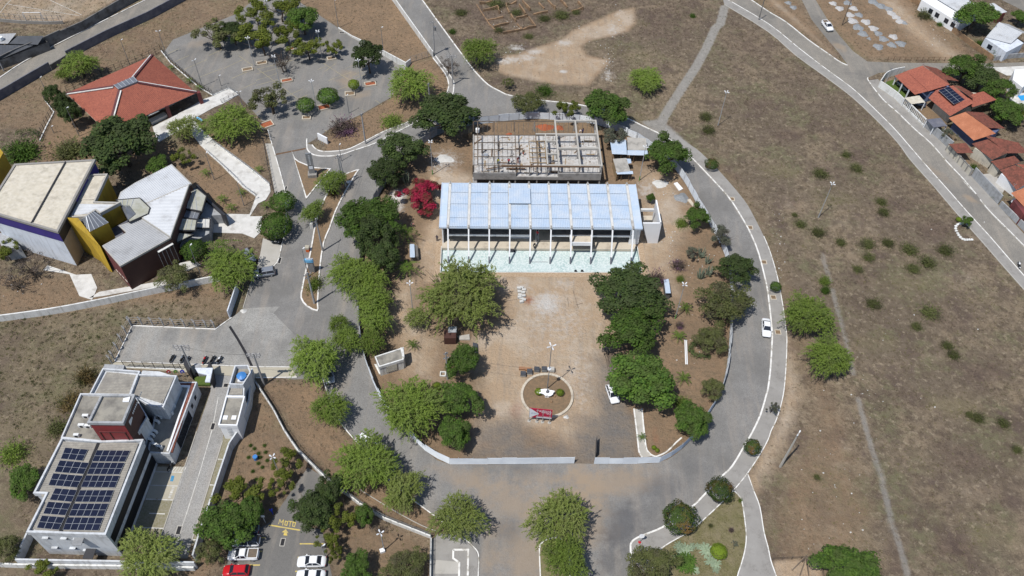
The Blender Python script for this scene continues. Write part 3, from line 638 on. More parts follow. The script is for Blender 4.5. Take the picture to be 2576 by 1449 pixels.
mat('brown_wall', (.075, .035, .028), (.06, .028, .024), .5, .6)
mat('maroon_wall', (.17, .045, .045), (.14, .04, .04), .5, .7, stain=(.09, .03, .03), ssc=.5)
mat('red_wall', (.26, .030, .032), (.21, .026, .028), .5, .5, stain=(.17, .03, .03), ssc=.6)
mat('pale_wall', (.57, .59, .61), (.50, .52, .54), .5, .75, streak=(.36, .365, .37), stain=(.38, .39, .40), ssc=.5, lo=.55, hi=.75)
mat('grey_wall', (.36, .37, .38), (.30, .31, .32), .4, .85, streak=(.2, .2, .2), stain=(.22, .22, .22), ssc=.5, lo=.5, hi=.7)
mat('blue_wall', (.12, .15, .25), (.10, .12, .21), .5, .8)
mat('cream_wall', (.54, .50, .41), (.46, .43, .36), .5, .8, streak=(.3, .28, .24), stain=(.33, .31, .27), ssc=.6, lo=.55, hi=.72)
mat('poly_glass', (.36, .355, .27), (.30, .30, .23), .4, .25, stain=(.42, .42, .38), ssc=.6, spec=.6)
mat('clear_glass', (.13, .14, .16), (.18, .19, .21), .8, .12, spec=.8)
mat('blue_plastic', (.055, .20, .48), None, 1, .4)
mat('panel_cell', (.009, .012, .028), (.013, .017, .038), .7, .3, spec=.3)
mat('window_black', (.012, .013, .016), None, 1, .45, spec=.15)
mat('interior', (.15, .14, .13), (.10, .095, .09), .8, .9)
def pool_mat():
    m, t, b = nodes('mosaic'); pos = N(t, 'NewGeometry').outputs['Position']
    vo = N(t, 'TexVoronoi'); vo.inputs['Scale'].default_value = 4.2; t.links.new(pos, vo.inputs['Vector'])
    bw = N(t, 'RGBToBW'); t.links.new(vo.outputs['Color'], bw.inputs[0])
    r = N(t, 'MapRange'); r.inputs['From Min'].default_value = .35; r.inputs['From Max'].default_value = .62; t.links.new(bw.outputs[0], r.inputs['Value'])
    c = mixc(t, r.outputs[0], (.37, .48, .47), (.57, .64, .63))
    c = mixc(t, noise_fac(t, .25, .4, .68, 4, pos), c, mixc(t, .6, c, (.56, .63, .62)))
    t.links.new(c, b.inputs['Base Color']); b.inputs['Roughness'].default_value = .35
pool_mat()
def P3(c, r, pts): return [T(c, r, x, y, z=z)[0] for x, y, z in pts]
def roofplane(parent, mt, P, i=0, j=1, pitch=.3, amp=.05, prof='sine', name='roof_slope'):
    return MB().corr(P, P[j]-P[i], pitch, amp, prof).build(name, mt, parent)
def block(parent, pts, z0, z1, mt, name='wall', top='roof_slab', par=.5, pw=.22, ptop=None):      # walls, sunken roof slab and parapet
    P = [(p[0], p[1]) for p in pts]; NOGRASS.append(P)
    m_ = MB().prism(P, z0, z1-par-.02, top=True); w_ = m_.build(name, mt, parent)
    MB().ribbon(P, pw, z1-par-.4, z1, True).build('parapet', ptop or mt, parent)
    a = 0
    if top: MB().polys([[Vector((p[0], p[1], z1-par+.03)) for p in P]]).build('roof', top, parent)
    return w_

# ------------------------------------------------------------------ long pavilion with steel sheet roof
ZE = 6.0
A = G(1105,571,ZE); B = G(1616,575,ZE); U = (B-A).normalized(); V = Vector((-U.y, U.x, 0)); DEP = 12.6; LEN = (B-A).length
def PV(u, v, z): return Vector((A.x, A.y, 0))+U*u+V*v+Vector((0, 0, z))
pav = thing('pavilion', 'long white pavilion with pale steel sheet roof and ten slanting columns in the pool', 'building', PV(LEN/2, DEP/2, 0))
NOGRASS.append([tuple(PV(u, v, 0)[:2]) for u, v in ((-1,-1),(LEN+1,-1),(LEN+1,DEP+1),(-1,DEP+1))])
bx = [1.72+4.1*i for i in range(10)]
MB().prism([PV(.3,-.35,0), PV(LEN-.5,-.35,0), PV(LEN-.5,DEP-.4,0), PV(.3,DEP-.4,0)], -.3, .28).build('floor_slab', 'cream_slab', pav)
MB().prism([PV(bx[0],.9,0), PV(bx[4]-.1,.9,0), PV(bx[4]-.1,DEP-1,0), PV(bx[0],DEP-1,0)], 2.7, 3.0, bot=True).build('upper_floor', 'interior', pav)
MB().prism([PV(bx[5]+.1,.9,0), PV(bx[9],.9,0), PV(bx[9],DEP-1,0), PV(bx[5]+.1,DEP-1,0)], 2.7, 3.0, bot=True).build('upper_floor', 'interior', pav)
MB().beam(PV(bx[0],.85,2.85), PV(bx[4],.85,2.85), .12, .42).build('floor_edge', 'clean_white', pav)
MB().beam(PV(bx[5],.85,2.85), PV(bx[9],.85,2.85), .12, .42).build('floor_edge', 'clean_white', pav)
MB().box(*PV(LEN/2-.4, DEP-.8, .28), LEN-1.5, .25, 5.4, math.atan2(U.y, U.x)).build('back_wall', 'clean_white', pav)
for u in (.5, LEN-.7): MB().box(*PV(u, DEP/2+.2, .28), .25, DEP-1.6, 5.4, math.atan2(U.y, U.x)).build('end_wall', 'clean_white', pav)
MB().box(*PV(bx[9]+.9, 1.2, .28), 2.0, .2, 5.3, math.atan2(U.y, U.x)).build('end_wall', 'clean_white', pav)
MB().box(*PV((bx[3]+bx[4])/2, 2.6, .28), 4, .2, 2.4, math.atan2(U.y, U.x)).build('inner_wall', 'clean_white', pav)
for u in (2.5,7,11.5,23.5,27.5,31.5): MB().box(*PV(u+.5, 4.4, .28), 3.4, .2, 2.4, math.atan2(U.y, U.x)).build('inner_wall', 'interior', pav)
for i, u in enumerate(bx):
    f = MB().beam(PV(u,-.25,ZE-.02), PV(u,DEP+.25,ZE-.02), .50, .5).build('roof_beam', 'white_pave', pav)
    for v in (-.12, DEP+.12): MB().box(*PV(u, v, ZE+.2), .26, .8, .2, math.atan2(U.y, U.x)).build('beam_end', 'concrete', f)
    c = MB().beam(PV(u,-.2,ZE-.1), PV(u,-3.1,.9), .26, .36).build('column', 'clean_white', pav)
    MB().beam(PV(u,-3.1,.9), PV(u,-3.78,-.45), .265, .365).build('column_foot', 'slate_wall', c)
MB().beam(PV(0,-.12,ZE-.06), PV(LEN,-.12,ZE-.06), .16, .34).build('eaves_gutter', 'steel_sheet', pav)
MB().beam(PV(0,DEP+.1,ZE-.06), PV(LEN,DEP+.1,ZE-.06), .16, .34).build('eaves_gutter', 'steel_sheet', pav)
rows = (0, .2, .515, .785, 1)
for i in range(9):
    u0, u1 = bx[i]+.27, bx[i+1]-.27
    for k in range(4):
        v0, v1 = rows[k]*DEP, rows[k+1]*DEP+.12
        dz = random.uniform(-.012, .012)
        MB().corr([PV(u0,v0,ZE+.14+dz), PV(u1,v0,ZE+.14+dz), PV(u1,v1,ZE+.02), PV(u0,v1,ZE+.02)], V, .34, .05).build('roof_sheet', 'steel_sheet', pav)
u0, u1 = bx[3]-.1, bx[4]+.15
h = MB().prism([PV(u0,6.5,0), PV(u1,6.5,0), PV(u1,DEP-1.9,0), PV(u0,DEP-1.9,0)], ZE, ZE+.5).build('roof_hatch', 'grey_metal', pav)
MB().corr([PV(u0-.05,6.3,ZE+.56), PV(u1+.05,6.3,ZE+.56), PV(u1+.05,DEP-1.7,ZE+.5), PV(u0-.05,DEP-1.7,ZE+.5)], V, .34, .05).build('hatch_sheet', 'steel_sheet', h)
for u0, u1 in ((.15, bx[0]-.3), (bx[9]+.3, LEN-.15)):
    for k in range(4):
        MB().corr([PV(u0,DEP*k/4,ZE+.1), PV(u1,DEP*k/4,ZE+.1), PV(u1,DEP*(k+1)/4,ZE+.1), PV(u0,DEP*(k+1)/4,ZE+.1)], U, .34, .05).build('verge_sheet', 'steel_sheet', pav)
for u in (.05, LEN-.05): MB().beam(PV(u,-.2,ZE-.05), PV(u,DEP+.2,ZE-.05), .2, .45).build('verge_trim', 'steel_sheet', pav)
# balcony tray over the pool
ba, bb = bx[6]-.05, bx[7]+.05
t_ = MB().prism([PV(ba,-1.5,0), PV(bb,-1.5,0), PV(bb,.9,0), PV(ba,.9,0)], 2.7, 2.92, bot=True).build('balcony', 'cream_slab', pav)
MB().ribbon([PV(ba,.8,0), PV(ba,-1.5,0), PV(bb,-1.5,0), PV(bb,.8,0)], .16, 2.55, 3.5).build('balcony_parapet', 'clean_white', t_)
# white side volume at the right end
BL, BR, TR, TL = G(1629,612), G(1654,612), G(1664.5,562,5.9), G(1617.5,562,5.9)
BK = G(1652.8,503,5.9); BKb = Vector((BR.x+(BK.x-TR.x), BR.y+(BK.y-TR.y)*.98, 0))
off = Vector((0, .28, 0)); offx = Vector((-.28, 0, 0))
MB().hull([BL, BR, BR+off, BL+off], [TL, TR, TR+off, TL+off]).build('side_screen', 'clean_white', pav)
MB().hull([BR+offx, BR, BKb, BKb+offx], [TR+offx, TR, BK, BK+offx]).build('side_screen', 'clean_white', pav)
a, b_ = G(1612,528,5.2), G(1645,528,5.2); MB().beam(a, b_, .5, .5).build('cross_beam', 'white_pave', pav)
MB().prism([G(1622,600), G(1650,600), G(1648,545), G(1615,545)], 0, .3).build('side_floor', 'cream_slab', pav)

# pool basin in front
pool = thing('pool_basin', 'shallow empty pool with pale turquoise mosaic floor in front of the pavilion', 'pool', sum(POOL, Vector())/4)
ft = [Vector((p.x, p.y, -.45)) for p in POOL]
MB().poly(ft[::-1]).build('pool_floor', 'mosaic', pool)
w_ = MB()
for i in range(4):
    a, b_ = POOL[i], POOL[(i+1) % 4]; w_.poly([(a.x, a.y, -.46), (b_.x, b_.y, -.46), (b_.x, b_.y, .1), (a.x, a.y, .1)])
mat('pool_tile', (.05, .16, .16), (.07, .2, .19), 2, .4); w_.build('pool_wall', 'pool_tile', pool)
c0 = sum(POOL, Vector())/4
def ring(e0, e1, z, mt, nm, par):
    r_ = MB(); f = lambda e: [Vector((p.x+math.copysign(e, p.x-c0.x), p.y+math.copysign(e, p.y-c0.y), 0)) for p in POOL]
    p0, p1 = f(e0), f(e1)
    for i in range(4):
        a, b_, c, d = p0[i], p0[(i+1) % 4], p1[(i+1) % 4], p1[i]
        r_.poly([(p.x, p.y, z+.003*i) for p in (a, b_, c, d)]); r_.poly([(p[0], p[1], zz) for p, zz in ((c, z), (d, z), (d, -.3), (c, -.3))])
    return r_.build(nm, mt, par)
ring(0, .18, .06, 'white_pave', 'pool_rim', pool)
mat('yard_soil', (.46, .35, .245), (.385, .29, .20), .16, .95, fine=(.30, .21, .13), fsc=3, stain=(.45, .35, .25), ssc=.45, bump=.3)
ring(.18, 1.3, .03, 'yard_soil', 'pool_apron', pool)

# ------------------------------------------------------------------ concrete frame under construction
def K(x, y, z): return G(1172+x/6.656, 276.9+y/6.656, z)
ZT, ZF = 5.8, 3.0
fr = thing('concrete_frame_building', 'unfinished concrete building frame with open roof beams and props behind the pavilion', 'building', K(1200,700,0))
b0, b1, b2, b3 = K(125,190,ZT), K(2175,185,ZT), K(2280,950,ZT), K(120,935,ZT)
def FR(u, v, z): p = (b0*(1-u)+b1*u)*(1-v)+(b3*(1-u)+b2*u)*v; return Vector((p.x, p.y, z))
NOGRASS.append([tuple(FR(u, v, 0)[:2]) for u, v in ((-.01,-.02),(1.01,-.02),(1.01,1.05),(-.01,1.05))])
mat('site_floor', (.40, .39, .375), (.29, .28, .265), .5, .9, fine=(.5, .49, .475), fsc=1.6, stain=(.30, .225, .155), ssc=.35, lo=.47, hi=.62)
MB().prism([FR(-.004,.10,0), FR(1.0,.10,0), FR(1.0,1.0,0), FR(-.004,1.0,0)], ZF-.25, ZF, bot=True).build('floor_slab', 'site_floor', fr)
MB().prism([FR(.02,.2,0), FR(.99,.2,0), FR(.99,.9,0), FR(.02,.9,0)], 0, ZF-.3, top=False).build('lower_wall', 'interior', fr)
MB().box(*FR(.012,.99,0), .9, .4, 2.2).build('lower_wall', 'white_paint', fr)
for x in (.16, .33, .5, .66, .83, .995): MB().box(*FR(x,.995,0), .28, .28, ZF-.3).build('post', 'concrete_raw', fr)
for u0, u1 in ((0, .335), (.665, 1)):
    MB().beam(FR(u0,1.008,ZF+.1), FR(u1,1.008,ZF+.1), .25, 1.85).build('front_panel', 'concrete_raw', fr)
MB().beam(FR(.335,1.008,ZF-.42), FR(.665,1.008,ZF-.42), .25, .8).build('front_panel', 'concrete_raw', fr)
MB().beam(FR(1.0,.02,ZF+.1), FR(1.0,1.0,ZF+.1), .25, 1.0).build('side_panel', 'concrete_raw', fr)
MB().beam(FR(0,.1,ZF-.05), FR(0,1.0,ZF-.05), .25, .7).build('side_panel', 'concrete_raw', fr)
def rb(u0, v0, u1, v1, w_=.34, h_=.5, mt='concrete_light', z=ZT):
    return MB().beam(FR(u0,v0,z), FR(u1,v1,z), w_, h_).build('roof_beam', mt, fr)
for v in (0, .31, .62, .985): rb(.665 if v != .985 else .56, v, 1, v)
for u in (.665, .83, .998): rb(u, -.01, u, 1.0, z=ZT+.012)
rb(.578, .31, .578, .985, .3); rb(.50, .305, .665, .305, .3, z=ZT-.01)
for v in (.46, .74): rb(.58, v, .66, v, .25, .4)
mat('form_wood', (.15, .115, .085), (.10, .08, .062), 1.5, .9)
for v in (0, .32, .49, .645, .8): rb(.005, v, .34 if v > .4 else .66, v, .12, .16, 'form_wood')
for u in (.035, .168, .335, .5): rb(u, 0, u, .98, .18, .2, 'form_wood')
rb(0, .98, .35, .98, .1, .14, 'form_wood'); rb(.22, 1.0, .98, 1.0, .3, .3, 'wood'); rb(.1, .9, .23, .84, .3, .12, 'wood', ZF+.6); rb(.28, .88, .41, .88, .3, .12, 'wood', ZF+.6)
mat('scaffold', (.30, .21, .10), (.22, .15, .08), 2, .8)
for v in (.43, .6, .68, .78, .9): rb(.44, v, .575, v, .14, .14, 'scaffold', ZT-.3)
for u in (.445, .51, .57): rb(u, .42, u, .95, .12, .12, 'scaffold', ZT-.45)
for u, v in ((.0,.0),(.168,0),(.335,0),(.5,0),(.665,0),(.83,0),(.998,0),(.0,.985),(.168,.985),(.335,.985),(.5,.985),(.665,.985),(.83,.985),(.998,.985),(.665,.31),(.83,.31),(.998,.31),(.665,.62),(.83,.62),(.998,.62),(.578,.62),(.07,.5),(.205,.45),(.37,.55),(.20,.95),(.44,.985),(.58,.985)):
    MB().box(*FR(u,v,ZF), .3, .3, ZT-ZF-.1 if v < 1.1 else 1.2).build('column', 'concrete_raw' if u > .4 else 'form_wood', fr)
pm = MB().tube([(0,0,0),(0,0,ZT-ZF)], .035, 4).mesh('prop', 'grey_metal')
for u0, u1, vs in ((.02, .33, (.02, .33, .5, .65, .81, 1.0)), (.35, .66, (.03, .3)), (.6, .66, (.33, .5, .75)), (.68, .99, (.03, .33, .63, .98)), (.03, .99, (.97,))):
    for v in vs:
        n = max(2, int((u1-u0)*28))
        for k in range(n):
            p = FR(u0+(u1-u0)*(k+.5)/n, v+.012, ZF); o = bpy.data.objects.new('prop', pm); COL.objects.link(o); o.parent = fr; o.location = p-ORI[fr.name]

dbs = {k: MB() for k in ('plywood', 'concrete_raw', 'wood', 'white_block0')}
random.seed(5)
for _ in range(150):
    p = FR(random.uniform(.02,.97), random.uniform(.14,.96), ZF); k = random.choice(list(dbs)); dbs[k].box(p.x, p.y, ZF, random.choice((.2,.3,.5,1.8,2.4)), random.choice((.15,.2,.3)), random.uniform(.05,.35), random.choice((0,PI/2,random.uniform(0,3))))
mat('white_block0', (.55,.545,.52), (.45,.445,.42), 2, .9)
for k, m_ in dbs.items(): m_.build('floor_debris', k, fr)['kind'] = 'stuff'
# ------------------------------------------------------------------ red tiled pavilion
rp = thing('tiled_pavilion', 'square pavilion with red clay tile hip roof and glass lantern beside the upper car park', 'building', T(0,0,1260,960)[0])
zc = 3.2
cN, cE, cS, cW = T(0,0,1535,556,z=zc)[0], T(0,0,1975,935,z=zc)[0], T(0,0,1085,1330,z=zc)[0], T(0,0,670,940,z=zc)[0]
zt = 7.2
k1, k2, k3, k4 = T(0,0,1150,870,z=zt)[0], T(0,0,1345,785,z=zt)[0], T(0,0,1390,835,z=zt)[0], T(0,0,1200,912,z=zt)[0]
for nm, Pq in (('roof_slope', (cW, cN, k2, k1)), ('roof_slope', (cN, cE, k3, k2)), ('roof_slope', (cE, cS, k4, k3)), ('roof_slope', (cS, cW, k1, k4))):
    a, b_, c, d = Pq; n = 2
    MB().corr([a, b_, c, d], (c+d)/2-(a+b_)/2, .32, .07, 'sine').build(nm, 'terracotta', rp)
    MB().poly([p+Vector((0,0,-.12)) for p in (a, b_, c, d)]).build('roof_lining', 'cream_wall', rp)
for a, b_ in ((cW, k1), (cN, k2), (cE, k3), (cS, k4)):
    h = MB().beam(a+Vector((0,0,.12)), b_+Vector((0,0,.12)), .5, .28).build('hip_ridge', 'ridge', rp)
    s_ = (b_-a).cross(Vector((0,0,1))).normalized()*.42
    MB().beam(a+s_+Vector((0,0,.1)), b_+s_+Vector((0,0,.1)), .3, .16).build('hip_flashing', 'white_paint', h)
lc = (k1+k2+k3+k4)/4
up = lambda p, z: Vector((p.x, p.y, p.z+z))
lt = MB().hull([up(p, -.2) for p in (k1,k2,k3,k4)], [up(p, .45) for p in (k1,k2,k3,k4)]).build('lantern', 'clear_glass', rp)
for f in (0, .2, .4, .6, .8, 1): MB().beam(up(k1*(1-f)+k2*f, .5), up(k4*(1-f)+k3*f, .5), .1, .08).build('glazing_bar', 'galv', lt)
for a, b_ in ((k1,k4),(k2,k3)): MB().beam(up(a,.5), up(b_,.5), .12, .1).build('glazing_bar', 'galv', lt)
inn = [cN*.8+cS*.2, cE*.8+cW*.2, cS*.8+cN*.2, cW*.8+cE*.2]
NOGRASS.append([tuple(p[:2]) for p in (cN, cE, cS, cW)])
MB().prism(inn, 0, 3.05).build('wall', 'white_paint', rp)
for p in (T(0,0,2030,1040)[0], T(0,0,1712,1175)[0]): MB().box(p.x, p.y, 0, .8, .8, 3.3, .6).build('pillar', 'maroon_wall', rp)
MB().prism(T(0,0,1395,1120,1535,1060,1600,1115,1440,1190, z=2.9), 2.75, 2.95).build('porch_roof', 'white_paint', rp)
MB().poly(T(0,0,1415,1150,1470,1105,1500,1170,1440,1200, z=2.98)).build('porch_opening', 'dark', rp)
a = T(0,0,1500,1230,1660,1150,1690,1180,1530,1260); MB().prism(a, 0, .8).build('step_block', 'white_pave', rp)

# ------------------------------------------------------------------ cultural centre: hall, yellow blocks, white wings
ch = thing('auditorium_hall', 'large hall with cream ribbed roof, purple band and white walls at the left edge', 'building', T(0,1,400,800)[0])
zr = 10.0
hp = T(0,1,150,205,945,160,575,872,-140,665, z=zr); NOGRASS.append([tuple(p[:2]) for p in hp])
MB().prism(hp, 7.0, zr-.35).build('upper_wall', 'purple_wall', ch)
MB().prism([p*1.0 for p in [hp[i]*.985+sum(hp, Vector())/4*.015 for i in range(4)]], 0, 7.0).build('lower_wall', 'bluewhite_wall', ch)
e_ = (hp[1], hp[2]); d_ = (e_[1]-e_[0]).normalized(); s_ = Vector((-d_.y, d_.x, 0))*.02*(1 if True else -1)
q0, q1 = e_[0]*.45+e_[1]*.55, e_[1]
MB().poly([(q0.x+.03, q0.y, 7), (q1.x+.03, q1.y-.0, 7), (q1.x+.03, q1.y, 9.6), (q0.x+.03, q0.y, 9.6)]).build('dark_cladding', 'dark_metal', ch)
MB().poly([(q0.x+.05, q0.y, .0), (q1.x+.05, q1.y, .0), (q1.x+.05, q1.y, 6.98), (q0.x+.05, q0.y, 6.98)]).build('side_wall', 'beige_wall', ch)
MB().ribbon(hp, .45, zr-.5, zr+.05, True).build('parapet', 'concrete', ch)
m1, m2 = hp[0]*.36+hp[1]*.64, hp[3]*.36+hp[2]*.64
for Q in ((hp[0], m1, m2, hp[3]), (m1, hp[1], hp[2], m2)):
    cc = sum(Q, Vector())/4; Q = [Vector((p.x, p.y, zr-.2)) for p in Q]
    MB().corr(Q, hp[1]-hp[0], .42, .06).build('roof_sheet', 'cream_roof', ch)
MB().beam(up(m1,.02), up(m2,.02), .22, .2).build('roof_joint', 'dark_metal', ch)
MB().prism(T(0,1,75,160,10,80,-120,60,-160,260,-90,420,0,300,z=9), 0, 11).build('rear_block', 'yellow_wall', ch)
MB().prism([T(0,1,30,1000,z=0)[0], T(0,1,120,1010)[0], T(0,1,270,1140)[0], T(0,1,100,1170)[0]], 0, 3.2).build('entrance_block', 'grey_wall', ch)

yb = thing('yellow_foyer', 'yellow angular foyer blocks with cream roof and glass pyramid between hall and wings', 'building', T(0,1,950,850)[0])
yr = T(0,1,905,312,1075,306,945,585,1195,592,1010,692,960,660,860,728,672,735, z=8.8); NOGRASS.append([tuple(p[:2]) for p in yr])
MB().prism(yr, 0, 8.6, top=False).build('wall', 'yellow_wall', yb)
MB().polys([[Vector((p.x, p.y, 8.62)) for p in yr]]).build('roof', 'cream_roof', yb)
MB().corr(T(0,1,905,330,1050,330,950,560,790,560, z=8.68), U, .42, .06).build('roof_sheet', 'cream_roof', yb)
MB().corr(T(0,1,790,600,1160,604,1000,690,720,716, z=8.68), U, .42, .06).build('roof_sheet', 'white_roof', yb)
MB().ribbon(yr, .3, 8.2, 8.95, True).build('parapet', 'concrete_light', yb)
bp = T(0,1,800,770,965,660,1090,790,905,880, z=8.0); MB().prism(bp, 0, 8.0).build('lantern_base', 'yellow_wall', yb)
ap = sum(bp, Vector())/4+Vector((0,0,1.9)); mid1 = ap+(bp[1]-bp[0]).normalized()*.8; mid0 = ap-(bp[1]-bp[0]).normalized()*.8
py = MB()
for Q in ((bp[0], bp[1], mid1, mid0), (bp[1], bp[2], mid1), (bp[2], bp[3], mid0, mid1), (bp[3], bp[0], mid0)): py.poly(Q)
py = py.build('glass_pyramid', 'clear_glass', yb)
bars = []
for i, (a, b_, tops) in enumerate(((bp[0], bp[1], (mid0, mid1)), (bp[1], bp[2], (mid1, mid1)), (bp[2], bp[3], (mid1, mid0)), (bp[3], bp[0], (mid0, mid0)))):
    for f in ((0, .25, .5, .75)): MB().beam(up(a*(1-f)+b_*f, .05), up(tops[0]*(1-f)+tops[1]*f, .05), .12, .1).build('glazing_bar', 'galv', py)
MB().prism(T(0,1,1120,850,1282,765,1290,880,1165,950, z=4.2), 0, 4.2).build('low_roof', 'slate_wall', yb)
fA, fA2, fC2, fB, fB2, fC = P3(0,1,((670,738,9.6),(785,742,9.6),(1008,1028,5.6),(1132,1288,.1),(1100,1275,.1),(915,992,5.4)))
fin = MB().poly([fA, fC, fC2, fA2]).poly([fC, fB2, fB, fC2])
gA, gC = Vector((fA.x, fA.y, 0)), Vector((fC.x, fC.y, 0))
fin.poly([fA, gA, gC, fC]).poly([fC, gC, Vector((fB2.x, fB2.y, 0)), fB2])
g2, g3 = Vector((fA2.x, fA2.y, 0)), Vector((fC2.x, fC2.y, 0))
fin.poly([fA2, fC2, g3, g2]).poly([fC2, fB, g3]).poly([fA, fA2, g2, gA]); fin.build('sloping_wall', 'yellow_wall', yb)

wg = thing('white_wing', 'white ribbed roof wings with brown glazed front and yellowish canopies at the cultural centre', 'building', T(0,1,1450,850)[0])
zw = 7.2
def wing(pts, rib, mt, z=zw, wm='brown_wall', pit=.4):
    P = T(0,1,*pts, z=z); MB().prism(P, 0, z-.1, top=False).build('wall', wm, wg); NOGRASS.append([tuple(p[:2]) for p in P])
    MB().corr(P, rib, pit, .05).build('roof_sheet', mt, wg); MB().ribbon(P, .2, z-.35, z+.03, True).build('roof_trim', 'concrete_light', wg)
    return P
dR = T(0,1,1725,205,1920,395); rib1 = dR[1]-dR[0]
wing((1725,205,1920,395,1480,590,1190,555,1215,485,1360,390), rib1, 'white_roof')
dR = T(0,1,1480,600,1890,420)
wing((1895,412,1712,928,1432,742,1510,640,1478,598), U, 'white_roof', zw+.25)
dR = T(0,1,1430,745,1715,935)
wing((1430,748,1715,938,1210,1222,1035,1022,1275,890,1205,820), dR[1]-dR[0], 'grey_roof', zw-.2)
f0, f1 = T(0,1,1210,1222,1715,938, z=zw-.3); dd = (f1-f0).normalized(); nn = Vector((dd.y, -dd.x, 0))
win = MB(); c0 = f0*.32+f1*.68
a, b_ = c0+nn*.06, c0+dd*3.2+nn*.06
wn = MB().poly([(a.x, a.y, .4), (b_.x, b_.y, .4), (b_.x, b_.y, 5.4), (a.x, a.y, 5.4)]).build('window', 'glass_dark', wg)
for k in range(5):
    p = a+(b_-a)*(k/4)+nn*.04; MB().beam((p.x, p.y, .4), (p.x, p.y, 5.4), .1, .06).build('glazing_bar', 'galv', wn)
for z in (.5, 1.4, 2.3, 3.6, 5.3): MB().beam((a.x, a.y, z), (b_.x, b_.y, z), .06, .1).build('glazing_bar', 'galv', wn)
MB().beam((a.x+nn.x*.3, a.y+nn.y*.3, 5.6), (b_.x+nn.x*.3, b_.y+nn.y*.3, 5.6), .6, .1).build('window_hood', 'white_paint', wn)
l0, l1 = T(0,1,1035,1022,1210,1222, z=zw-.3); dl = (l1-l0).normalized(); nl = Vector((dl.y, -dl.x, 0))
MB().poly([(p.x+nl.x*.05, p.y+nl.y*.05, z) for p, z in ((l0,0),(l1,0),(l1,6.5),(l0,6.5))]).build('maroon_cladding', 'maroon_wall', wg)
for k in range(4):
    p = l0+(l1-l0)*(.2+.2*k)+nl*.08; MB().beam((p.x, p.y, 1.2+.2*k), (p.x+dl.x*.9, p.y+dl.y*.9, 1.2+.2*k), .08, .35).build('slot_window', 'cream_wall', wg)
def canopy(pts, z, mt='poly_glass', nm='canopy', nb=4):
    P = T(0,1,*pts, z=z); c = MB().prism(P, z-.12, z, bot=True).build(nm, mt, wg); MB().ribbon(P, .18, z-.2, z+.08, True).build('canopy_frame', 'dark_metal', c)
    for k in range(1, nb): MB().beam(up(P[0]*(1-k/nb)+P[1]*(k/nb), .03), up(P[-1]*(1-k/nb)+P[-2]*(k/nb), .03), .1, .06).build('canopy_bar', 'galv', c)
    return P
canopy((1170,562,1405,542,1508,640,1490,700,1300,785,1215,612), 7.6)
sp = T(0,1,1225,612,1300,616,1365,700,1290,760,1245,680, z=7.7); tip = sum(sp, Vector())/5+Vector((0,0,1.2)); g_ = MB()
for i in range(5): g_.poly([sp[i], sp[(i+1) % 5], tip])
g_.build('glass_lantern', 'clear_glass', wg)
canopy((1895,470,1975,442,2075,522,2030,677,1832,640), 5.2); canopy((1800,742,1980,762,1962,868,1762,866), 5.2); canopy((1830,650,2010,690,1985,755,1805,735), 4.8, 'clear_glass'); canopy((1968,748,2113,752,2108,845,1966,842), 3.6, 'white_pave', nb=3)
canopy((1757,882,1940,912,1782,990), 4.6, nb=3)
MB().prism(T(0,1,2080,545,2270,700,2120,710,2100,890,1815,1050,1760,960,1960,870,1985,760,2035,680, z=2.8), 0, 2.6).build('entrance_terrace', 'grey_wall', wg)
MB().prism(T(0,1,1985,400,2090,540,2265,700,2250,712,2060,545,1965,410, z=3.5), 0, 3.4).build('screen_wall', 'dark_metal', wg)
NOGRASS.append([tuple(p[:2]) for p in T(0,1,1715,205,2270,700,2100,890,1840,1200,1300,1440,1000,1100)])
MB().prism(T(0,1,1945,1180,2020,1220,1860,1290,1800,1210), 0, .35).build('entrance_step', 'white_pave', wg)

# ------------------------------------------------------------------ white office compound with solar roof
of = thing('office_building', 'white two-storey office with solar panel roof and dark red tower at the lower left', 'building', T(0,3,800,600)[0])
sp_ = T(0,3,1430,80,1055,1025,275,1000,470,612,345,608,625,60,1010,95, z=8.1)
MB().prism(sp_, 0, 7.4).build('wall', 'pale_wall', of); NOGRASS.append([tuple(p[:2]) for p in sp_])
MB().ribbon(sp_, .3, 7.2, 8.1, True).build('parapet', 'pale_wall', of)
ribd = T(0,3,345,608,470,612); ribv = sp_[1]-sp_[2]
MB().corr(T(0,3,640,95,985,120,612,995,330,985,505,620,395,600, z=7.8)[:2]+T(0,3,612,995,395,600, z=7.8), ribv, .3, .06, 'sine').build('roof_sheet', 'cement_roof', of)
MB().corr(T(0,3,505,620,800,620,612,995,325,985, z=7.79), ribv, .3, .06, 'sine').build('roof_sheet', 'cement_roof', of)
MB().corr(T(0,3,1000,110,1395,110,1045,1010,625,1000, z=7.8), ribv, .3, .06, 'sine').build('roof_sheet', 'cement_roof', of)
line(T(0,3,990,110,610,1000, z=7.9), .5, 'dark', 7.9, 'tmp'); g = bpy.data.objects['tmp']; g.name = 'roof_gutter'; del g['kind']; g.parent = of; g.location = -ORI[of.name]
def array(parent, quads, z, c, r, rows=2):
    for q, n in quads:
        a, b_, c_, d = T(c,r,*q, z=z)
        for i in range(n):
            for j in range(rows):
                f = lambda u, v: (a*(1-u)+b_*u)*(1-v)+(d*(1-u)+c_*u)*v
                g = .012
                Q = [f((i+x)/n, (j+y)/rows) for x, y in ((.008,.008),(.992,.008),(.992,.992),(.008,.992))]
                pn = MB().hull([up(p, -.05) for p in Q], Q).build('solar_panel', 'galv', parent)
                Qi = [f((i+x)/n, (j+y)/rows)+Vector((0,0,.006)) for x, y in ((.03,.025),(.97,.025),(.97,.975),(.03,.975))]
                MB().poly(Qi).build('cell_sheet', 'panel_cell', pn)
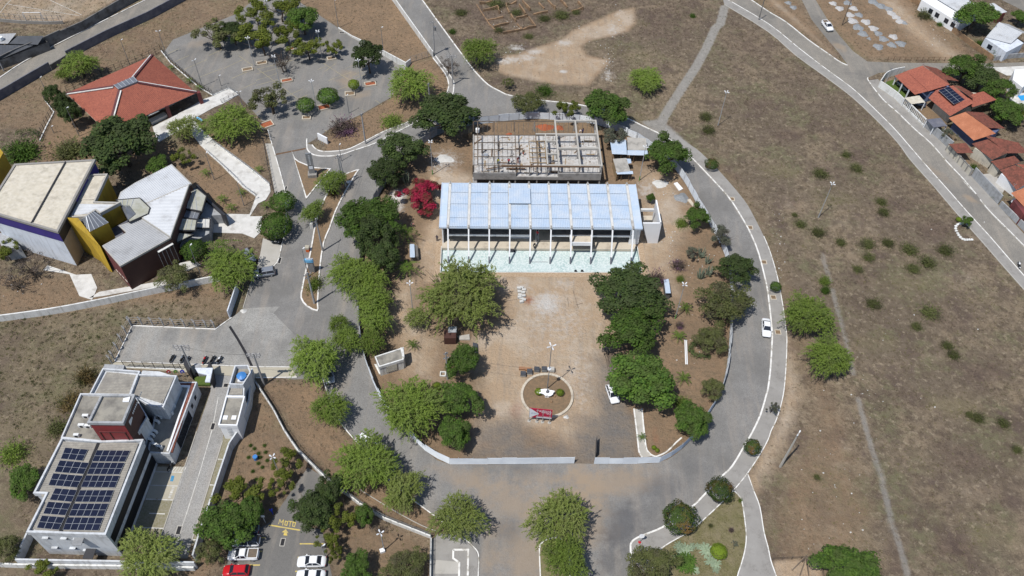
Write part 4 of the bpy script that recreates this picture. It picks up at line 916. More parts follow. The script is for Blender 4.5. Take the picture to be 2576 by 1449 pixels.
array(of, (((655,157,885,178,830,290,608,270),3),((600,285,898,310,840,425,548,402),4),((535,415,835,440,775,560,485,535),4),((555,565,775,583,720,705,497,683),3),((485,700,715,718,655,840,432,822),3),((420,840,652,858,590,985,368,965),3),
    ((975,183,1310,187,1255,300,925,297),5),((925,305,1255,310,1200,428,872,425),5),((865,435,1205,440,1155,560,812,555),5),((805,585,1145,585,1100,707,752,703),5),((745,718,1093,720,1040,850,690,845),5),((680,857,1040,860,990,992,630,985),5)), 8.02, 0, 3)
def facade(parent, a, b_, z0, z1, mt, nm, d=.04):
    dd = (b_-a).normalized(); nn = Vector((dd.y, -dd.x, 0))*d
    return MB().poly([(p.x+nn.x, p.y+nn.y, z) for p, z in ((a,z0),(b_,z0),(b_,z1),(a,z1))]).build(nm, mt, parent)
for z0, z1 in ((4.3,6.2),(.9,3.3)): facade(of, sp_[1]*.98+sp_[0]*.02, sp_[0], z0, z1, 'window_black', 'window_band')
for a, w_, z0, z1 in ((.13,.9,5.7,6.3),(.37,.9,5.7,6.3),(.13,.9,2.2,2.8),(.37,.9,2.2,2.8),(.53,1.0,4.6,6.2),(.53,1.2,0,2.2)):
    p = sp_[2]+(sp_[1]-sp_[2])*a; dd = (sp_[1]-sp_[2]).normalized(); f_ = facade(of, p, p+dd*w_, z0, z1, 'glass_dark', 'window')
    MB().beam(up(Vector((p.x, p.y, 0)), z1+.05)+Vector((0,-.15,0)), up(Vector(((p+dd*w_).x, (p+dd*w_).y, 0)), z1+.05)+Vector((0,-.15,0)), .35, .06).build('window_hood', 'pale_wall', f_)
p = sp_[2]+(sp_[1]-sp_[2])*.58; MB().prism([p+Vector((0,-1.6,0)), p+Vector((1.5,-1.6,0)), p+Vector((1.5,-.05,0)), p+Vector((0,-.05,0))], 2.5, 2.6, bot=True).build('awning', 'dark_metal', of)
MB().prism([p+Vector((-.3,-1.2,0)), p+Vector((1.1,-1.2,0)), p+Vector((1.1,-.05,0)), p+Vector((-.3,-.05,0))], 6.4, 6.5, bot=True).build('awning', 'grey_metal', of)
# terrace with the red tower
tp = T(0,2,815,1068,1345,1075,1480,1300,1330,1539,1010,1539,625,1504, z=7.6); block(of, tp, 0, 7.8, 'pale_wall')
tw = T(0,2,1022,1076,1344,1077,1232,1350,890,1346, z=13.3)
tb = MB().prism(tw, 7.3, 12.9).build('tower', 'red_wall', of)
MB().ribbon(tw, .35, 12.75, 13.35, True).build('tower_parapet', 'grey_wall', tb); MB().polys([[Vector((p.x, p.y, 12.95)) for p in tw]]).build('tower_roof', 'roof_slab', tb)
facade(tb, tw[2], tw[1], 4.2, 12.7, 'brown_wall', 'tower_side', .05)
dt = (tw[2]-tw[3]).normalized()
for z in (8.0, 9.8): pass
for x0, x1, z0, z1 in ((.1,.9,11.0,12.3),): pass
for f in (.14, .42, .88):
    p = tw[3]+(tw[2]-tw[3])*f; MB().box(p.x, p.y-.04, 7.8, .12, .1, 2.6).build('tower_groove', 'brown_wall', tb)
MB().beam(tw[3]+(tw[2]-tw[3])*.12+Vector((0,-.05,-2.8)), tw[3]+(tw[2]-tw[3])*.92+Vector((0,-.05,-2.8)), .1, .1).build('tower_groove', 'maroon_wall', tb)
MB().prism(T(0,2,1240,1105,1310,1090,1295,1140,1232,1140, z=13.2), 13.0, 13.2).build('roof_tank_lid', 'clean_white', tb)
# lettering and emblem on the tower's side: illegible pale strokes
em = MB(); dd = (tw[1]-tw[2]).normalized(); nn = Vector((dd.y, -dd.x, 0))*.09
for k in range(11): 
    p = tw[2]+dd*(2.6+.38*k)+nn; em.poly([(p.x, p.y, 11.4), (p.x+dd.x*.26, p.y+dd.y*.26, 11.4), (p.x+dd.x*.26, p.y+dd.y*.26, 11.8), (p.x, p.y, 11.8)])
for k in range(4):
    p = tw[2]+dd*(1.0+.3*k)+nn; em.poly([(p.x, p.y, 10.7+.1*k), (p.x+dd.x*.28, p.y+dd.y*.28, 10.9+.1*k), (p.x+dd.x*.28, p.y+dd.y*.28, 11.9-.15*k), (p.x, p.y, 11.7)])
em.build('tower_emblem', 'clean_white', tb)
# front range with two ribbed roofs
mp = T(0,2,1035,808,1400,835,1388,868,1770,880,1640,1190,1500,1170,1340,1080,1000,1080,895,1078, z=7.4); block(of, mp, 0, 7.4, 'pale_wall', top=None, par=.6)
MB().corr(T(0,2,1075,842,1378,872,1310,1072,952,1068, z=6.95), ribv, .3, .06, 'sine').build('roof_sheet', 'cement_roof', of)
MB().corr(T(0,2,1412,892,1752,892,1635,1160,1345,1072, z=6.95), ribv, .3, .06, 'sine').build('roof_sheet', 'cement_roof', of)
a, b_ = T(0,2,1390,870,1312,1075, z=7.2); MB().beam(a, b_, .35, .6).build('parapet', 'pale_wall', of)
MB().prism(T(0,2,1050,760,1250,768,1235,818,1030,805, z=4), 0, 3.9).build('porch', 'grey_wall', of)
MB().prism(T(0,2,1430,820,1600,830,1720,868,1700,880,1410,858, z=5), 0, 4.8).build('porch', 'pale_wall', of)
# single-storey annex with tile edge
an = T(0,2,1790,947,1972,945,1700,1659,1490,1645,1560,1270,1640,1190, z=3.7); block(of, an, 0, 3.7, 'pale_wall', par=.35)
a, b_, c = T(0,2,1800,985,1905,988,1685,1640, z=3.6); MB().ribbon([a, b_, c], .3, 3.3, 3.75).build('white_kerb', 'clean_white', of)
a, b_, c = T(0,2,1800,962,1935,965,1718,1645, z=3.6); MB().ribbon([a, b_, c], .55, 3.3, 3.62).build('tile_edge', 'terracotta_old', of)
a, b_ = T(0,2,1970,945,1700,1659, z=3.7)
for f0, f1, z0, z1 in ((.12,.17,1.4,2.4),(.24,.29,1.4,2.4),(.36,.8,.2,2.6)): facade(of, b_+(a-b_)*(1-f1), b_+(a-b_)*(1-f0), z0, z1, 'glass_dark', 'window')
facade(of, T(0,2,1640,1190, z=0)[0], T(0,2,1770,880, z=0)[0], 0, 0.1, 'pale_wall', 'wall_foot')
mat('ac_white', (.70, .71, .70), (.60, .61, .60), 2, .5)
acp = []
for c, r, x, y, z, s_ in ((0,2,1782,1025,3.4,1.2),(0,2,1738,1180,3.4,.9),(0,2,1715,1250,3.4,.9),(0,2,1600,1287,3.4,.9),(0,2,1578,1340,3.4,.9),(0,2,1555,1440,3.4,.9),(0,3,1528,30,3.4,.9),(0,3,1510,80,3.4,.9),(0,3,1555,125,3.4,.9),(0,3,1605,150,3.4,.9),(0,2,862,1285,7.3,.95),(0,2,820,1380,7.3,.95),(0,2,885,1385,7.3,.95),(0,3,770,35,7.3,.8)):
    p = T(c,r,x,y,z=z+.4)[0]
    u_ = MB().box(0,0,0,s_,.42,.75).build('ac_unit', 'ac_white', None); tag(u_, 'white rooftop air conditioning unit on the office building', 'air conditioner', 'air conditioning units on the office roofs')
    u_.location = (p.x, p.y, z); u_.rotation_euler = (0, 0, -.35 if z < 5 else .05)
    f_ = MB().cone(0, -.215, 0, .03, .28, .28, 10); f_ = f_.build('fan_grille', 'dark_metal', u_, local=True); f_.rotation_euler = (PI/2, 0, 0); f_.location = (0, -.215, .38); f_.data.transform(Matrix.Translation((0, .215, 0))); acp.append(u_)
def ordn(n): return ['first','second','third','fourth','fifth','sixth','seventh','eighth','ninth','tenth','eleventh','twelfth','thirteenth','fourteenth','fifteenth','sixteenth','seventeenth','eighteenth','nineteenth','twentieth'][n] if n < 20 else str(n+1)+'th'
for i, o in enumerate(sorted(acp, key=lambda q: -q.location.y)): o['label'] = f'white air conditioning unit on the office roofs, {ordn(i)} from the back'

# ------------------------------------------------------------------ gatehouse strip with blue tank
gh = thing('gatehouse', 'narrow white gatehouse strip with blue water tank along the compound drive', 'building', T(0,2,2400,1100)[0])
block(gh, T(0,2,2365,778,2490,775,2515,845,2440,965,2310,960, z=5), 0, 5.0, 'pale_wall', par=1.0)
block(gh, T(0,2,2308,968,2452,972,2448,1082,2280,1078, z=4), 0, 4.0, 'pale_wall', top=None)
MB().corr(T(0,2,2325,1005,2440,1008,2436,1072,2300,1070, z=3.75), ribv, .3, .06, 'sine').build('roof_sheet', 'cement_roof', gh)
block(gh, T(0,2,2275,1088,2455,1090,2380,1375,2200,1370, z=4.6), 0, 4.6, 'clean_white', par=.4)
for x in (2265, 2352): p = T(0,2,x,1300,z=4.3)[0]; MB().box(p.x, p.y, 4.2, .75, .75, .14).build('roof_hatch', 'clean_white', gh)
a, b_ = T(0,2,2200,1370,2380,1375, z=0); a, b_ = Vector((a.x, a.y, 0)), Vector((b_.x, b_.y, 0))
a2, b2_ = T(0,2,2200,1370,2380,1375, z=4.6)
for k in range(6): MB().beam((a2.x+(b2_.x-a2.x)*.35, a2.y-.06, 3.8-.5*k), (a2.x+(b2_.x-a2.x)*.6, a2.y-.06, 3.8-.5*k), .08, .12).build('vent_slat', 'grey_wall', gh)
p = T(0,2,2428,880,z=5.2)[0]
tk = thing('water_tank', 'round blue plastic water tank on the gatehouse roof', 'water tank', (p.x, p.y, 4.03))
MB().box(p.x, p.y, 4.03, 1.5, 1.3, .35).build('tank_stand', 'clean_white', tk)
MB().cone(p.x, p.y, 4.38, 5.25, .62, .8, 16).build('tank_body', 'blue_plastic', tk); MB().cone(p.x, p.y, 5.25, 5.5, .86, .2, 10).build('tank_lid', 'blue_plastic', tk)
# gate portal
gp = thing('gate_portal', 'white framed entrance portal with dark mesh gate beside the flags', 'gate', T(0,2,2030,880)[0])
MB().prism(T(0,2,1960,800,2140,800,2110,940,2060,940,2080,870,1990,850, z=3.2), 2.9, 3.2, bot=True).build('portal_roof', 'bluewhite_wall', gp)
for q in ((1905,800,1960,860,1950,930,1890,860),(2110,930,2150,820,2175,960,2150,1010)): MB().prism(T(0,2,*q, z=0), 0, 2.9).build('portal_screen', 'dark_metal', gp)
MB().prism(T(0,2,1990,840,2050,840,2075,900,2010,900), 0, 2.6).build('booth', 'grey_wall', gp)
mat('hedge_green', (.06, .10, .02), (.09, .13, .025), 2, .9)
MB().prism(T(0,2,1960,905,2100,900,2120,985,1975,985), 0, .5).solo('planting_bed', 'hedge_green', 'green planted bed behind the compound entrance portal', 'planter')

# ------------------------------------------------------------------ small utility building in the site
ub = thing('transformer_house', 'small grey concrete transformer house with louvred front inside the site', 'building', T(1,2,1340,760)[0])
block(ub, T(1,2,1200,688,1480,598,1478,712,1240,785, z=3.0), 0, 3.0, 'white_paint', par=.25)
a, b_ = T(1,2,1240,785,1478,712, z=3.0)
for k in range(7): MB().beam((a.x+(b_.x-a.x)*.28, a.y+(b_.y-a.y)*.28-.08, .6+.27*k), (a.x+(b_.x-a.x)*.72, a.y+(b_.y-a.y)*.72-.08, .6+.27*k), .1, .13).build('louvre_slat', 'cream_wall', ub)
facade(ub, a+(b_-a)*.26, a+(b_-a)*.74, .3, 2.5, 'dark_metal', 'louvre_opening', .03)
MB().prism(T(1,2,1190,770,1265,785,1330,850,1240,870), 0, .3).build('plinth', 'white_paint', ub); MB().prism(T(1,2,1450,600,1482,595,1492,690,1470,690, z=3.2), 0, 3.3).build('side_pier', 'white_paint', ub)

# ------------------------------------------------------------------ sheds beside the frame building
def K3(x, y, z=0): return G(1449+x/4.687, 309.1+y/4.687, z)
s1 = thing('sheet_shed', 'large site shed with mixed white and grey sheet roof beside the concrete frame', 'shed', K3(650,400))
Pq = [K3(540,195,2.8), K3(830,180,2.8), K3(850,380,2.5), K3(420,370,2.5), K3(400,215,2.8)]
MB().corr([K3(600,170,2.9), K3(825,182,2.9), K3(840,325,2.65), K3(610,320,2.65)], V, .3, .05, 'sine').build('roof_sheet', 'old_sheet', s1)
MB().corr([K3(400,200,2.85), K3(590,200,2.85), K3(600,375,2.55), K3(425,368,2.55)], V, .3, .05).build('roof_sheet', 'steel_sheet', s1)
MB().corr([K3(605,318,2.6), K3(845,325,2.6), K3(850,385,2.45), K3(605,380,2.45)], V, .3, .05).build('roof_sheet', 'steel_sheet', s1)
for x in (440, 535, 610, 690, 800): p = K3(x, 378, 2.4); MB().box(p.x, p.y+.2, 0, .14, .14, 2.4).build('post', 'wood', s1)
bk = [K3(420,250,2.6), K3(830,240,2.6)]; MB().beam((bk[0].x, bk[0].y+1.0, 1.2), (bk[1].x, bk[1].y+1.0, 1.2), .1, 2.4).build('back_boarding', 'dark_metal', s1)
s2 = thing('plank_hut', 'small timber site hut with weathered sheet roof in front of the larger shed', 'shed', K3(560,600))
MB().corr([K3(435,425,2.4), K3(595,415,2.4), K3(640,570,2.3), K3(480,585,2.3)], V, .3, .05, 'sine').build('roof_sheet', 'old_sheet', s2)
MB().corr([K3(470,572,2.28), K3(670,568,2.28), K3(676,603,2.15), K3(485,607,2.15)], V, .3, .05).build('roof_sheet', 'steel_sheet', s2)
MB().corr([K3(590,422,2.3), K3(645,425,2.3), K3(655,475,2.25), K3(605,482,2.25)], V, .3, .05).build('roof_sheet', 'steel_sheet', s2)
a, b_ = K3(438,430,2.35), K3(485,600,2.3)
for k in range(8):
    p0 = a+(b_-a)*(k/8); p1 = a+(b_-a)*((k+.92)/8); MB().poly([(p0.x, p0.y, 0), (p1.x, p1.y, 0), (p1.x, p1.y, 2.25), (p0.x, p0.y, 2.25)]).build('plank', 'plywood', s2)
for x in (500, 540, 630, 660): p = K3(x, 600, 2.1); MB().box(p.x, p.y+.1, 0, .12, .12, 2.15).build('post', 'wood', s2)
p0, p1 = K3(500,470,2.2), K3(620,470,2.2); MB().beam((p0.x, p0.y, 1), (p1.x, p1.y, 1), .1, 2.1).build('back_boarding', 'interior', s2)

# ------------------------------------------------------------------ houses along the street, top right
def house(name, label, walls, planes, wm='cream_wall', h=2.8, extras=()):
    a0 = T(walls[0][0], walls[0][1], *walls[0][2], z=2.8); ce = sum(a0, Vector())/len(a0); o = thing(name, label, 'house', (ce.x, ce.y, 0))
    for c, r, q in walls: 
        P = T(c,r,*q, z=h); NOGRASS.append([tuple(p[:2]) for p in P]); MB().prism(P, 0, h-.05).build('wall', wm, o)
    for c, r, pts, mt, (i, j) in planes: roofplane(o, mt, P3(c,r,pts), i, j, .3, .06)
    return o
h1 = house('house', 'corner house with wide worn tile roof and car port behind the street junction', [(3,0,(1430,740,1560,680,1830,870,1640,930))],
    [(3,0,((1270,762,2.7),(1390,716,3.3),(1610,918,3.3),(1475,953,2.7)),'terracotta',(0,1)), (3,0,((1390,713,3.35),(1555,655,4.6),(1830,852,4.6),(1615,914,3.35)),'terracotta',(0,1)), (3,0,((1555,654,4.6),(1690,688,3.4),(1930,806,3.2),(1785,812,3.9),(1830,852,4.6)),'terracotta_old',(0,1))], 'blue_wall')
for x, y in ((1275,810),(1335,880),(1400,945)): p = T(3,0,x,y,z=1.3)[0]; MB().box(p.x, p.y, 0, .25, .25, 2.7).build('porch_column', 'clean_white', h1)
h2 = house('house', 'house with solar array on its orange tile roof beside the satellite dish', [(3,0,(1690,1010,1850,900,2160,940,2060,1060,1850,1140))],
    [(3,0,((1612,985,2.9),(1690,912,3.4),(1860,856,4.6),(2065,1038,4.4),(1830,1170,2.9)),'terracotta',(1,2)), (3,0,((2060,945,4.2),(2170,914,4.6),(2300,1000,4.2),(2060,1076,3.6),(1990,1005,4.0)),'terracotta',(1,3)), (3,0,((1860,855,4.6),(1935,868,3.8),(2065,940,3.4),(2060,1000,4.4)),'terracotta_old',(0,1))], 'cream_wall')
array(h2, (((1712,906,1830,866,1985,1000,1870,1048),2),), 4.35, 3, 0, 6)
p = P3(3,0,((2040,1110,0.5),(2290,1003,.5),(2290,1003,4.0),(2060,1076,3.5))); MB().poly(p).build('gable_wall', 'cream_wall', h2)
h3 = house('house', 'house with fresh orange tile front slope and older dark tiles behind', [(3,0,(1880,1200,2000,1150,2330,1300,2240,1370,2090,1380))],
    [(3,0,((1815,1186,2.8),(1985,1120,4.2),(2290,1342,4.2),(2070,1410,2.8)),'terracotta_new',(0,1)), (3,0,((1985,1119,4.25),(2165,1130,3.0),(2385,1288,2.9),(2240,1292,3.8),(2215,1280,4.25)),'terracotta_old',(0,1))], 'blue_wall')
def Q4(pts): return [G(2318.4+x/4.499, 289.8+y/4.499, z) for x, y, z in pts]
def house4(label, wall, planes, wm='cream_wall', h=2.7):
    P = Q4([(x, y, h) for x, y in wall]); ce = sum(P, Vector())/len(P); o = thing('house', label, 'house', (ce.x, ce.y, 0)); NOGRASS.append([tuple(p[:2]) for p in P])
    MB().prism(P, 0, h-.05).build('wall', wm, o)
    for pts, mt, (i, j) in planes: roofplane(o, mt, Q4(pts), i, j, .3, .06)
    return o
h4 = house4('house with weathered red tile roof, small tiled porch and cream garden walls', ((600,370),(820,300),(980,420),(810,500)),
    [(((305,325,2.6),(500,315,2.9),(585,430,2.9),(400,430,2.6)),'terracotta_old',(0,1)), (((565,322,2.8),(820,258,4.3),(985,422,4.3),(798,512,2.8)),'terracotta_old',(0,1)), (((720,240,4.3),(760,235,4.2),(1100,305,3.2),(1210,432,3.2),(985,424,4.3)),'terracotta_old',(0,2))])
h5 = house4('narrow house with brown tile roof squeezed between two larger roofs', ((800,540),(1050,480),(1110,530),(890,600)),
    [(((780,522,2.8),(1050,455,3.6),(1120,532,3.4),(885,615,2.8)),'terracotta_old',(0,1))])
h6 = house4('house with worn red roof behind a white shuttered wall and grey yard', ((900,660),(1080,590),(1300,720),(1100,820)),
    [(((885,622,2.8),(1060,550,4.2),(1310,690,4.2),(1080,838,2.8)),'terracotta_old',(0,1)), (((1060,549,4.2),(1200,560,3.2),(1320,640,3.2),(1310,690,4.2)),'terracotta',(0,1))], 'clean_white')
h7 = house4('house with bright orange roof and white scalloped balcony at the right edge', ((1040,960),(1159,900),(1330,1000),(1300,1100),(1159,1120)),
    [(((1010,880,3.6),(1159,820,4.6),(1330,860,5.0),(1340,1010,4.2),(1159,1040,3.2)),'terracotta_new',(0,1))], 'maroon_wall', 3.2)
MB().ribbon(Q4(((985,1030,0),(1040,1090,0),(1100,1120,0),(1159,1180,0),(1260,1260,0))), .5, 1.4, 2.3).build('balcony_parapet', 'clean_white', h7)
# front walls of the plots
def wall(label, pts, h, mt, w_=.2, name='boundary_wall', z0=0.0, cat='wall', group=None):
    return MB().ribbon(pts, w_, z0, h).solo(name, mt, label, cat, group)
wall('white curved corner wall of the house at the street junction', sm(T(3,0,1345,745,1245,765,1165,800,1125,850,1105,880), 3), 2.2, 'white_paint')
wall('stained white front wall below the corner house', T(3,0,1110,882,1170,920,1280,1000,1345,1065), 2.0, 'white_paint')
bw = thing('baluster_wall', 'white front wall with balusters below the solar roof house', 'wall', T(3,0,1460,1180)[0])
wl = T(3,0,1350,1065,1560,1270); MB().ribbon(wl, .22, 0, .5).build('plinth', 'white_paint', bw); MB().ribbon(wl, .26, 1.9, 2.1).build('coping', 'white_paint', bw)
for k in range(15): p = wl[0]+(wl[1]-wl[0])*((k+.5)/15); MB().box(p.x, p.y, .5, .2, .16, 1.4).build('baluster', 'white_paint', bw)
wall('long grey rendered wall in front of the orange roofed house', T(3,0,1565,1275,1830,1500), 2.2, 'grey_wall')
pw_ = thing('panelled_wall', 'cream panelled front wall with dark posts before the weathered tile house', 'wall', Q4(((420,540,0),))[0])
wl = Q4(((270,400,0),(535,690,0))); MB().ribbon(wl, .16, 0, 1.9).build('panel', 'cream_wall', pw_)
for k in range(7): p = wl[0]+(wl[1]-wl[0])*(k/6); MB().box(p.x, p.y, 0, .3, .3, 2.1).build('pier', 'concrete', pw_)
MB().ribbon(wl, .24, 1.9, 2.02).build('coping', 'old_wall', pw_)
wall('tall grey concrete wall of the yard between the cream wall and the orange house', Q4(((560,690,0),(860,1010,0))), 2.6, 'grey_wall', .25)
wall('low maroon and grey wall with railings below the orange house at the right edge', Q4(((870,1030,0),(1280,1430,0))), 1.6, 'grey_wall', .25)
mat('yard_tile', (.40, .385, .36), (.33, .32, .30), 1, .9)
flat('yard', Q4(((600,680,0),(860,650,0),(960,800,0),(880,950,0),(860,980,0))), .02, 'yard_tile')
flat('yard', Q4(((230,330,0),(440,310,0),(560,590,0),(540,660,0))), .018, 'island_soil'); flat('yard', T(3,0,1500,1130,1640,1020,1800,1180,1580,1250), .018, 'island_soil')
flat('yard', T(3,0,1170,830,1260,800,1420,960,1330,1000), .018, 'hedge_green')
cp = thing('carport', 'cream sheet car port roof between the corner house and the solar roof house', 'carport', T(3,0,1480,1010)[0])
MB().corr(T(3,0,1370,985,1520,960,1580,1030,1440,1048, z=2.4), U, .3, .05).build('roof_sheet', 'cream_roof', cp)
for q in ((1375,988),(1445,1048),(1578,1030),(1520,965)): p = T(3,0,*q,z=2.35)[0]; MB().box(p.x, p.y, 0, .15, .15, 2.35).build('post', 'clean_white', cp)
cp = thing('carport', 'dark flat car port roof in front of the orange roofed house', 'carport', T(3,0,1690,1240)[0])
MB().prism(T(3,0,1595,1200,1735,1185,1800,1265,1665,1280, z=2.5), 2.35, 2.5, bot=True).build('roof_slab', 'slate_wall', cp)
for q in ((1600,1205),(1668,1278),(1796,1262),(1732,1190)): p = T(3,0,*q,z=2.35)[0]; MB().box(p.x, p.y, 0, .18, .18, 2.35).build('post', 'clean_white', cp)
# long white blocks behind the gravel yard
lb = thing('long_white_block', 'long low white building with pale sheet roof behind the gravel yard', 'building', T(3,0,1800,90)[0])
lp = T(3,0,1545,-6,1930,232,2080,180,1760,-20, z=3.2); MB().prism([lp[0], lp[1], T(3,0,2150,100,z=3.2)[0], T(3,0,1820,-90,z=3.2)[0]], 0, 3.1).build('wall', 'clean_white', lb)
MB().corr([T(3,0,1680,-20,z=3.4)[0], T(3,0,1985,165,z=3.4)[0], T(3,0,2160,85,z=4.4)[0], T(3,0,1860,-90,z=4.4)[0]], T(3,0,2160,85,z=4.4)[0]-T(3,0,1985,165,z=3.4)[0], .35, .05).build('roof_sheet', 'white_roof', lb)
for f in (.25, .42, .66, .83):
    p = lp[0]*(1-f)+lp[1]*f; dd = (lp[1]-lp[0]).normalized(); facade(lb, p, p+dd*1.3, 1.1, 2.4, 'glass_dark', 'window', .05)
lb2 = thing('small_white_block', 'small white building with pale gable sheet roof by the right edge', 'building', T(3,0,2400,380)[0])
MB().prism(T(3,0,2185,380,2400,520,2574,430,2380,300, z=3.0), 0, 2.9).build('wall', 'bluewhite_wall', lb2)
MB().corr(P3(3,0,((2190,375,3.0),(2320,225,4.0),(2560,330,4.0),(2440,445,3.0))), T(3,0,2320,225,z=4)[0]-T(3,0,2190,375,z=3)[0], .35, .05).build('roof_sheet', 'white_roof', lb2)
MB().corr(P3(3,0,((2320,224,4.0),(2420,240,3.2),(2640,350,3.2),(2560,329,4.0))), T(3,0,2420,240,z=3.2)[0]-T(3,0,2320,224,z=4)[0], .35, .05).build('roof_sheet', 'grey_roof', lb2)
a, b_ = T(3,0,2185,380,2400,520, z=3.0); dd = (b_-a).normalized(); facade(lb2, a+dd*1.6, a+dd*3.0, 1.0, 2.2, 'glass_dark', 'window', .05)
kb = thing('roadside_kiosk', 'small kiosk with maroon trim and white sheet roof beside the long white block', 'kiosk', T(3,0,2320,110)[0])
MB().corr(T(3,0,2225,40,2270,30,2405,120,2330,140, z=2.8), U, .3, .05).build('roof_sheet', 'white_roof', kb); MB().prism(T(3,0,2240,60,2280,50,2390,130,2330,145, z=2.7), 0, 2.6).build('wall', 'maroon_wall', kb)
pb = thing('white_villa', 'white flat roofed villa with blue swimming pool at the right edge', 'building', T(3,0,2540,780)[0])
MB().prism(T(3,0,2480,700,2600,690,2640,800,2560,880,2460,800, z=3.2), 0, 3.2).build('wall', 'clean_white', pb)
a, b_ = T(3,0,2460,800,2560,880, z=3.2); facade(pb, a+(b_-a)*.3, a+(b_-a)*.6, 1.0, 2.2, 'glass_dark', 'window', .05)
mat('pool_blue', (.03, .28, .62), (.05, .34, .66), 2, .1); mat('water', (.03, .28, .62), None, 1, .05)
flat('terrace', T(3,0,2420,1000,2500,940,2640,930,2640,1090,2520,1080), .05, 'white_pave'); MB().poly([(p.x, p.y, .09) for p in T(3,0,2505,965,2600,955,2600,1010,2545,1015)]).struct('water', 'pool_blue')
wall('long red brick boundary wall behind the gravel yard', T(3,0,1415,-5,1700,190,1900,360,2060,480,2245,610), 1.5, 'brick_ruin', .25)
wall('pale wall beside the lane at the right edge below the small white block', T(3,0,2265,612,2400,590,2600,575), 1.4, 'grey_wall')
fl = T(3,0,2240,680,2640,660,2640,760,2400,760); flat('paved_court', fl, .03, 'white_pave')
# shed and wall at the far left
sh = thing('grey_roof_shed', 'low dark grey roofed shed behind the broken wall at the far left', 'shed', T(0,0,150,450)[0])
MB().prism(T(0,0,-60,340,170,335,90,440,430,370,470,400,60,560,-60,600, z=3), 0, 2.4, top=False).build('wall', 'old_wall', sh)
mat('shed_roof', (.085, .09, .10), (.065, .07, .078), .6, .8)
roofplane(sh, 'shed_roof', P3(0,0,((175,362,3.4),(440,362,3.4),(380,450,2.6),(90,442,2.6))), 0, 3, .35); roofplane(sh, 'grey_roof', P3(0,0,((-60,345,3.2),(165,335,3.2),(80,440,2.6),(-60,440,2.6))), 0, 3, .35); roofplane(sh, 'shed_roof', P3(0,0,((-60,450,2.8),(330,452,2.8),(60,575,2.2),(-60,620,2.2))), 0, 3, .35)
p = T(0,0,10,385,z=3.4)[0]; MB().cone(p.x, p.y, 3.0, 3.8, .5, .5, 12).build('roof_tank', 'clean_white', sh)
# ================================================================== TREES AND PLANTS
leaf('leaf_mesquite', (.135, .205, .034), (.235, .315, .066), (.17, .225, .06), .34)
leaf('leaf_feather', (.165, .215, .048), (.265, .315, .09), (.22, .25, .085), .34)
leaf('leaf_dark', (.028, .050, .016), (.072, .105, .028), (.05, .066, .026), .18)
leaf('leaf_green', (.036, .082, .014), (.105, .175, .030), (.065, .095, .026), .2)
leaf('leaf_yellow', (.085, .115, .016), (.16, .18, .030), (.10, .12, .03), .25)
leaf('leaf_olive', (.072, .088, .028), (.135, .145, .052), (.105, .10, .055), .22)
leaf('leaf_grey', (.085, .095, .065), (.14, .15, .105), (.10, .095, .075), .2)
leaf('leaf_lime', (.13, .20, .018), (.20, .27, .03), None, .25)
leaf('leaf_purple', (.075, .06, .045), (.13, .10, .085), (.17, .09, .15), .15)
leaf('leaf_flower', (.17, .012, .03), (.36, .02, .06), (.06, .045, .02), .2)
leaf('leaf_brown', (.10, .075, .03), (.17, .12, .05), (.075, .085, .03), .15)
leaf('leaf_clip', (.030, .055, .012), (.055, .085, .02), (.15, .085, .03), .1)
leaf('leaf_palm', (.06, .115, .016), (.12, .17, .03), None, .25)
leaf('leaf_agave', (.20, .26, .17), (.28, .34, .23), None, .1)
leaf('leaf_twig', (.07, .055, .045), (.11, .09, .075), None, .0)
mat('bark', (.11, .085, .065), (.075, .058, .045), 2, .95, obj=True)
def unit(a): return a/np.maximum(np.linalg.norm(a, axis=1, keepdims=True), 1e-9)
def leaf_mesh(name, mt, C, Nn, L, W, Dd=None):          # rhombic leaves: centre, normal, length, width, direction
    n = len(C); Nn = unit(Nn)
    if Dd is None: Dd = RNG.normal(size=(n, 3))
    Dd = unit(Dd-Nn*np.sum(Dd*Nn, 1, keepdims=True)); S = np.cross(Nn, Dd)
    L = np.broadcast_to(L, (n,))[:, None]; W = np.broadcast_to(W, (n,))[:, None]
    V_ = np.stack([C-Dd*L/2, C+S*W/2, C+Dd*L/2, C-S*W/2], 1).reshape(-1, 3)
    me = bpy.data.meshes.new(name); me.vertices.add(4*n); me.vertices.foreach_set('co', V_.ravel().astype(np.float32))
    me.loops.add(4*n); me.loops.foreach_set('vertex_index', np.arange(4*n, dtype=np.int32)); me.polygons.add(n)
    me.polygons.foreach_set('loop_start', np.arange(0, 4*n, 4, dtype=np.int32)); me.polygons.foreach_set('loop_total', np.full(n, 4, np.int32))
    me.update(); me.materials.append(MATS[mt]); return me
def sph(n): return unit(RNG.normal(size=(n, 3)))
def blobs(n, R, zc, rz, lo=.22, hi=.38, spread=.78):
    c = sph(n)*np.array([R, R, rz])*(RNG.random((n, 1))**.45)*spread; c[:, 2] = np.abs(c[:, 2])*1.0-.25*rz; c[:, 2] += zc
    return c, RNG.uniform(lo, hi, n)*R
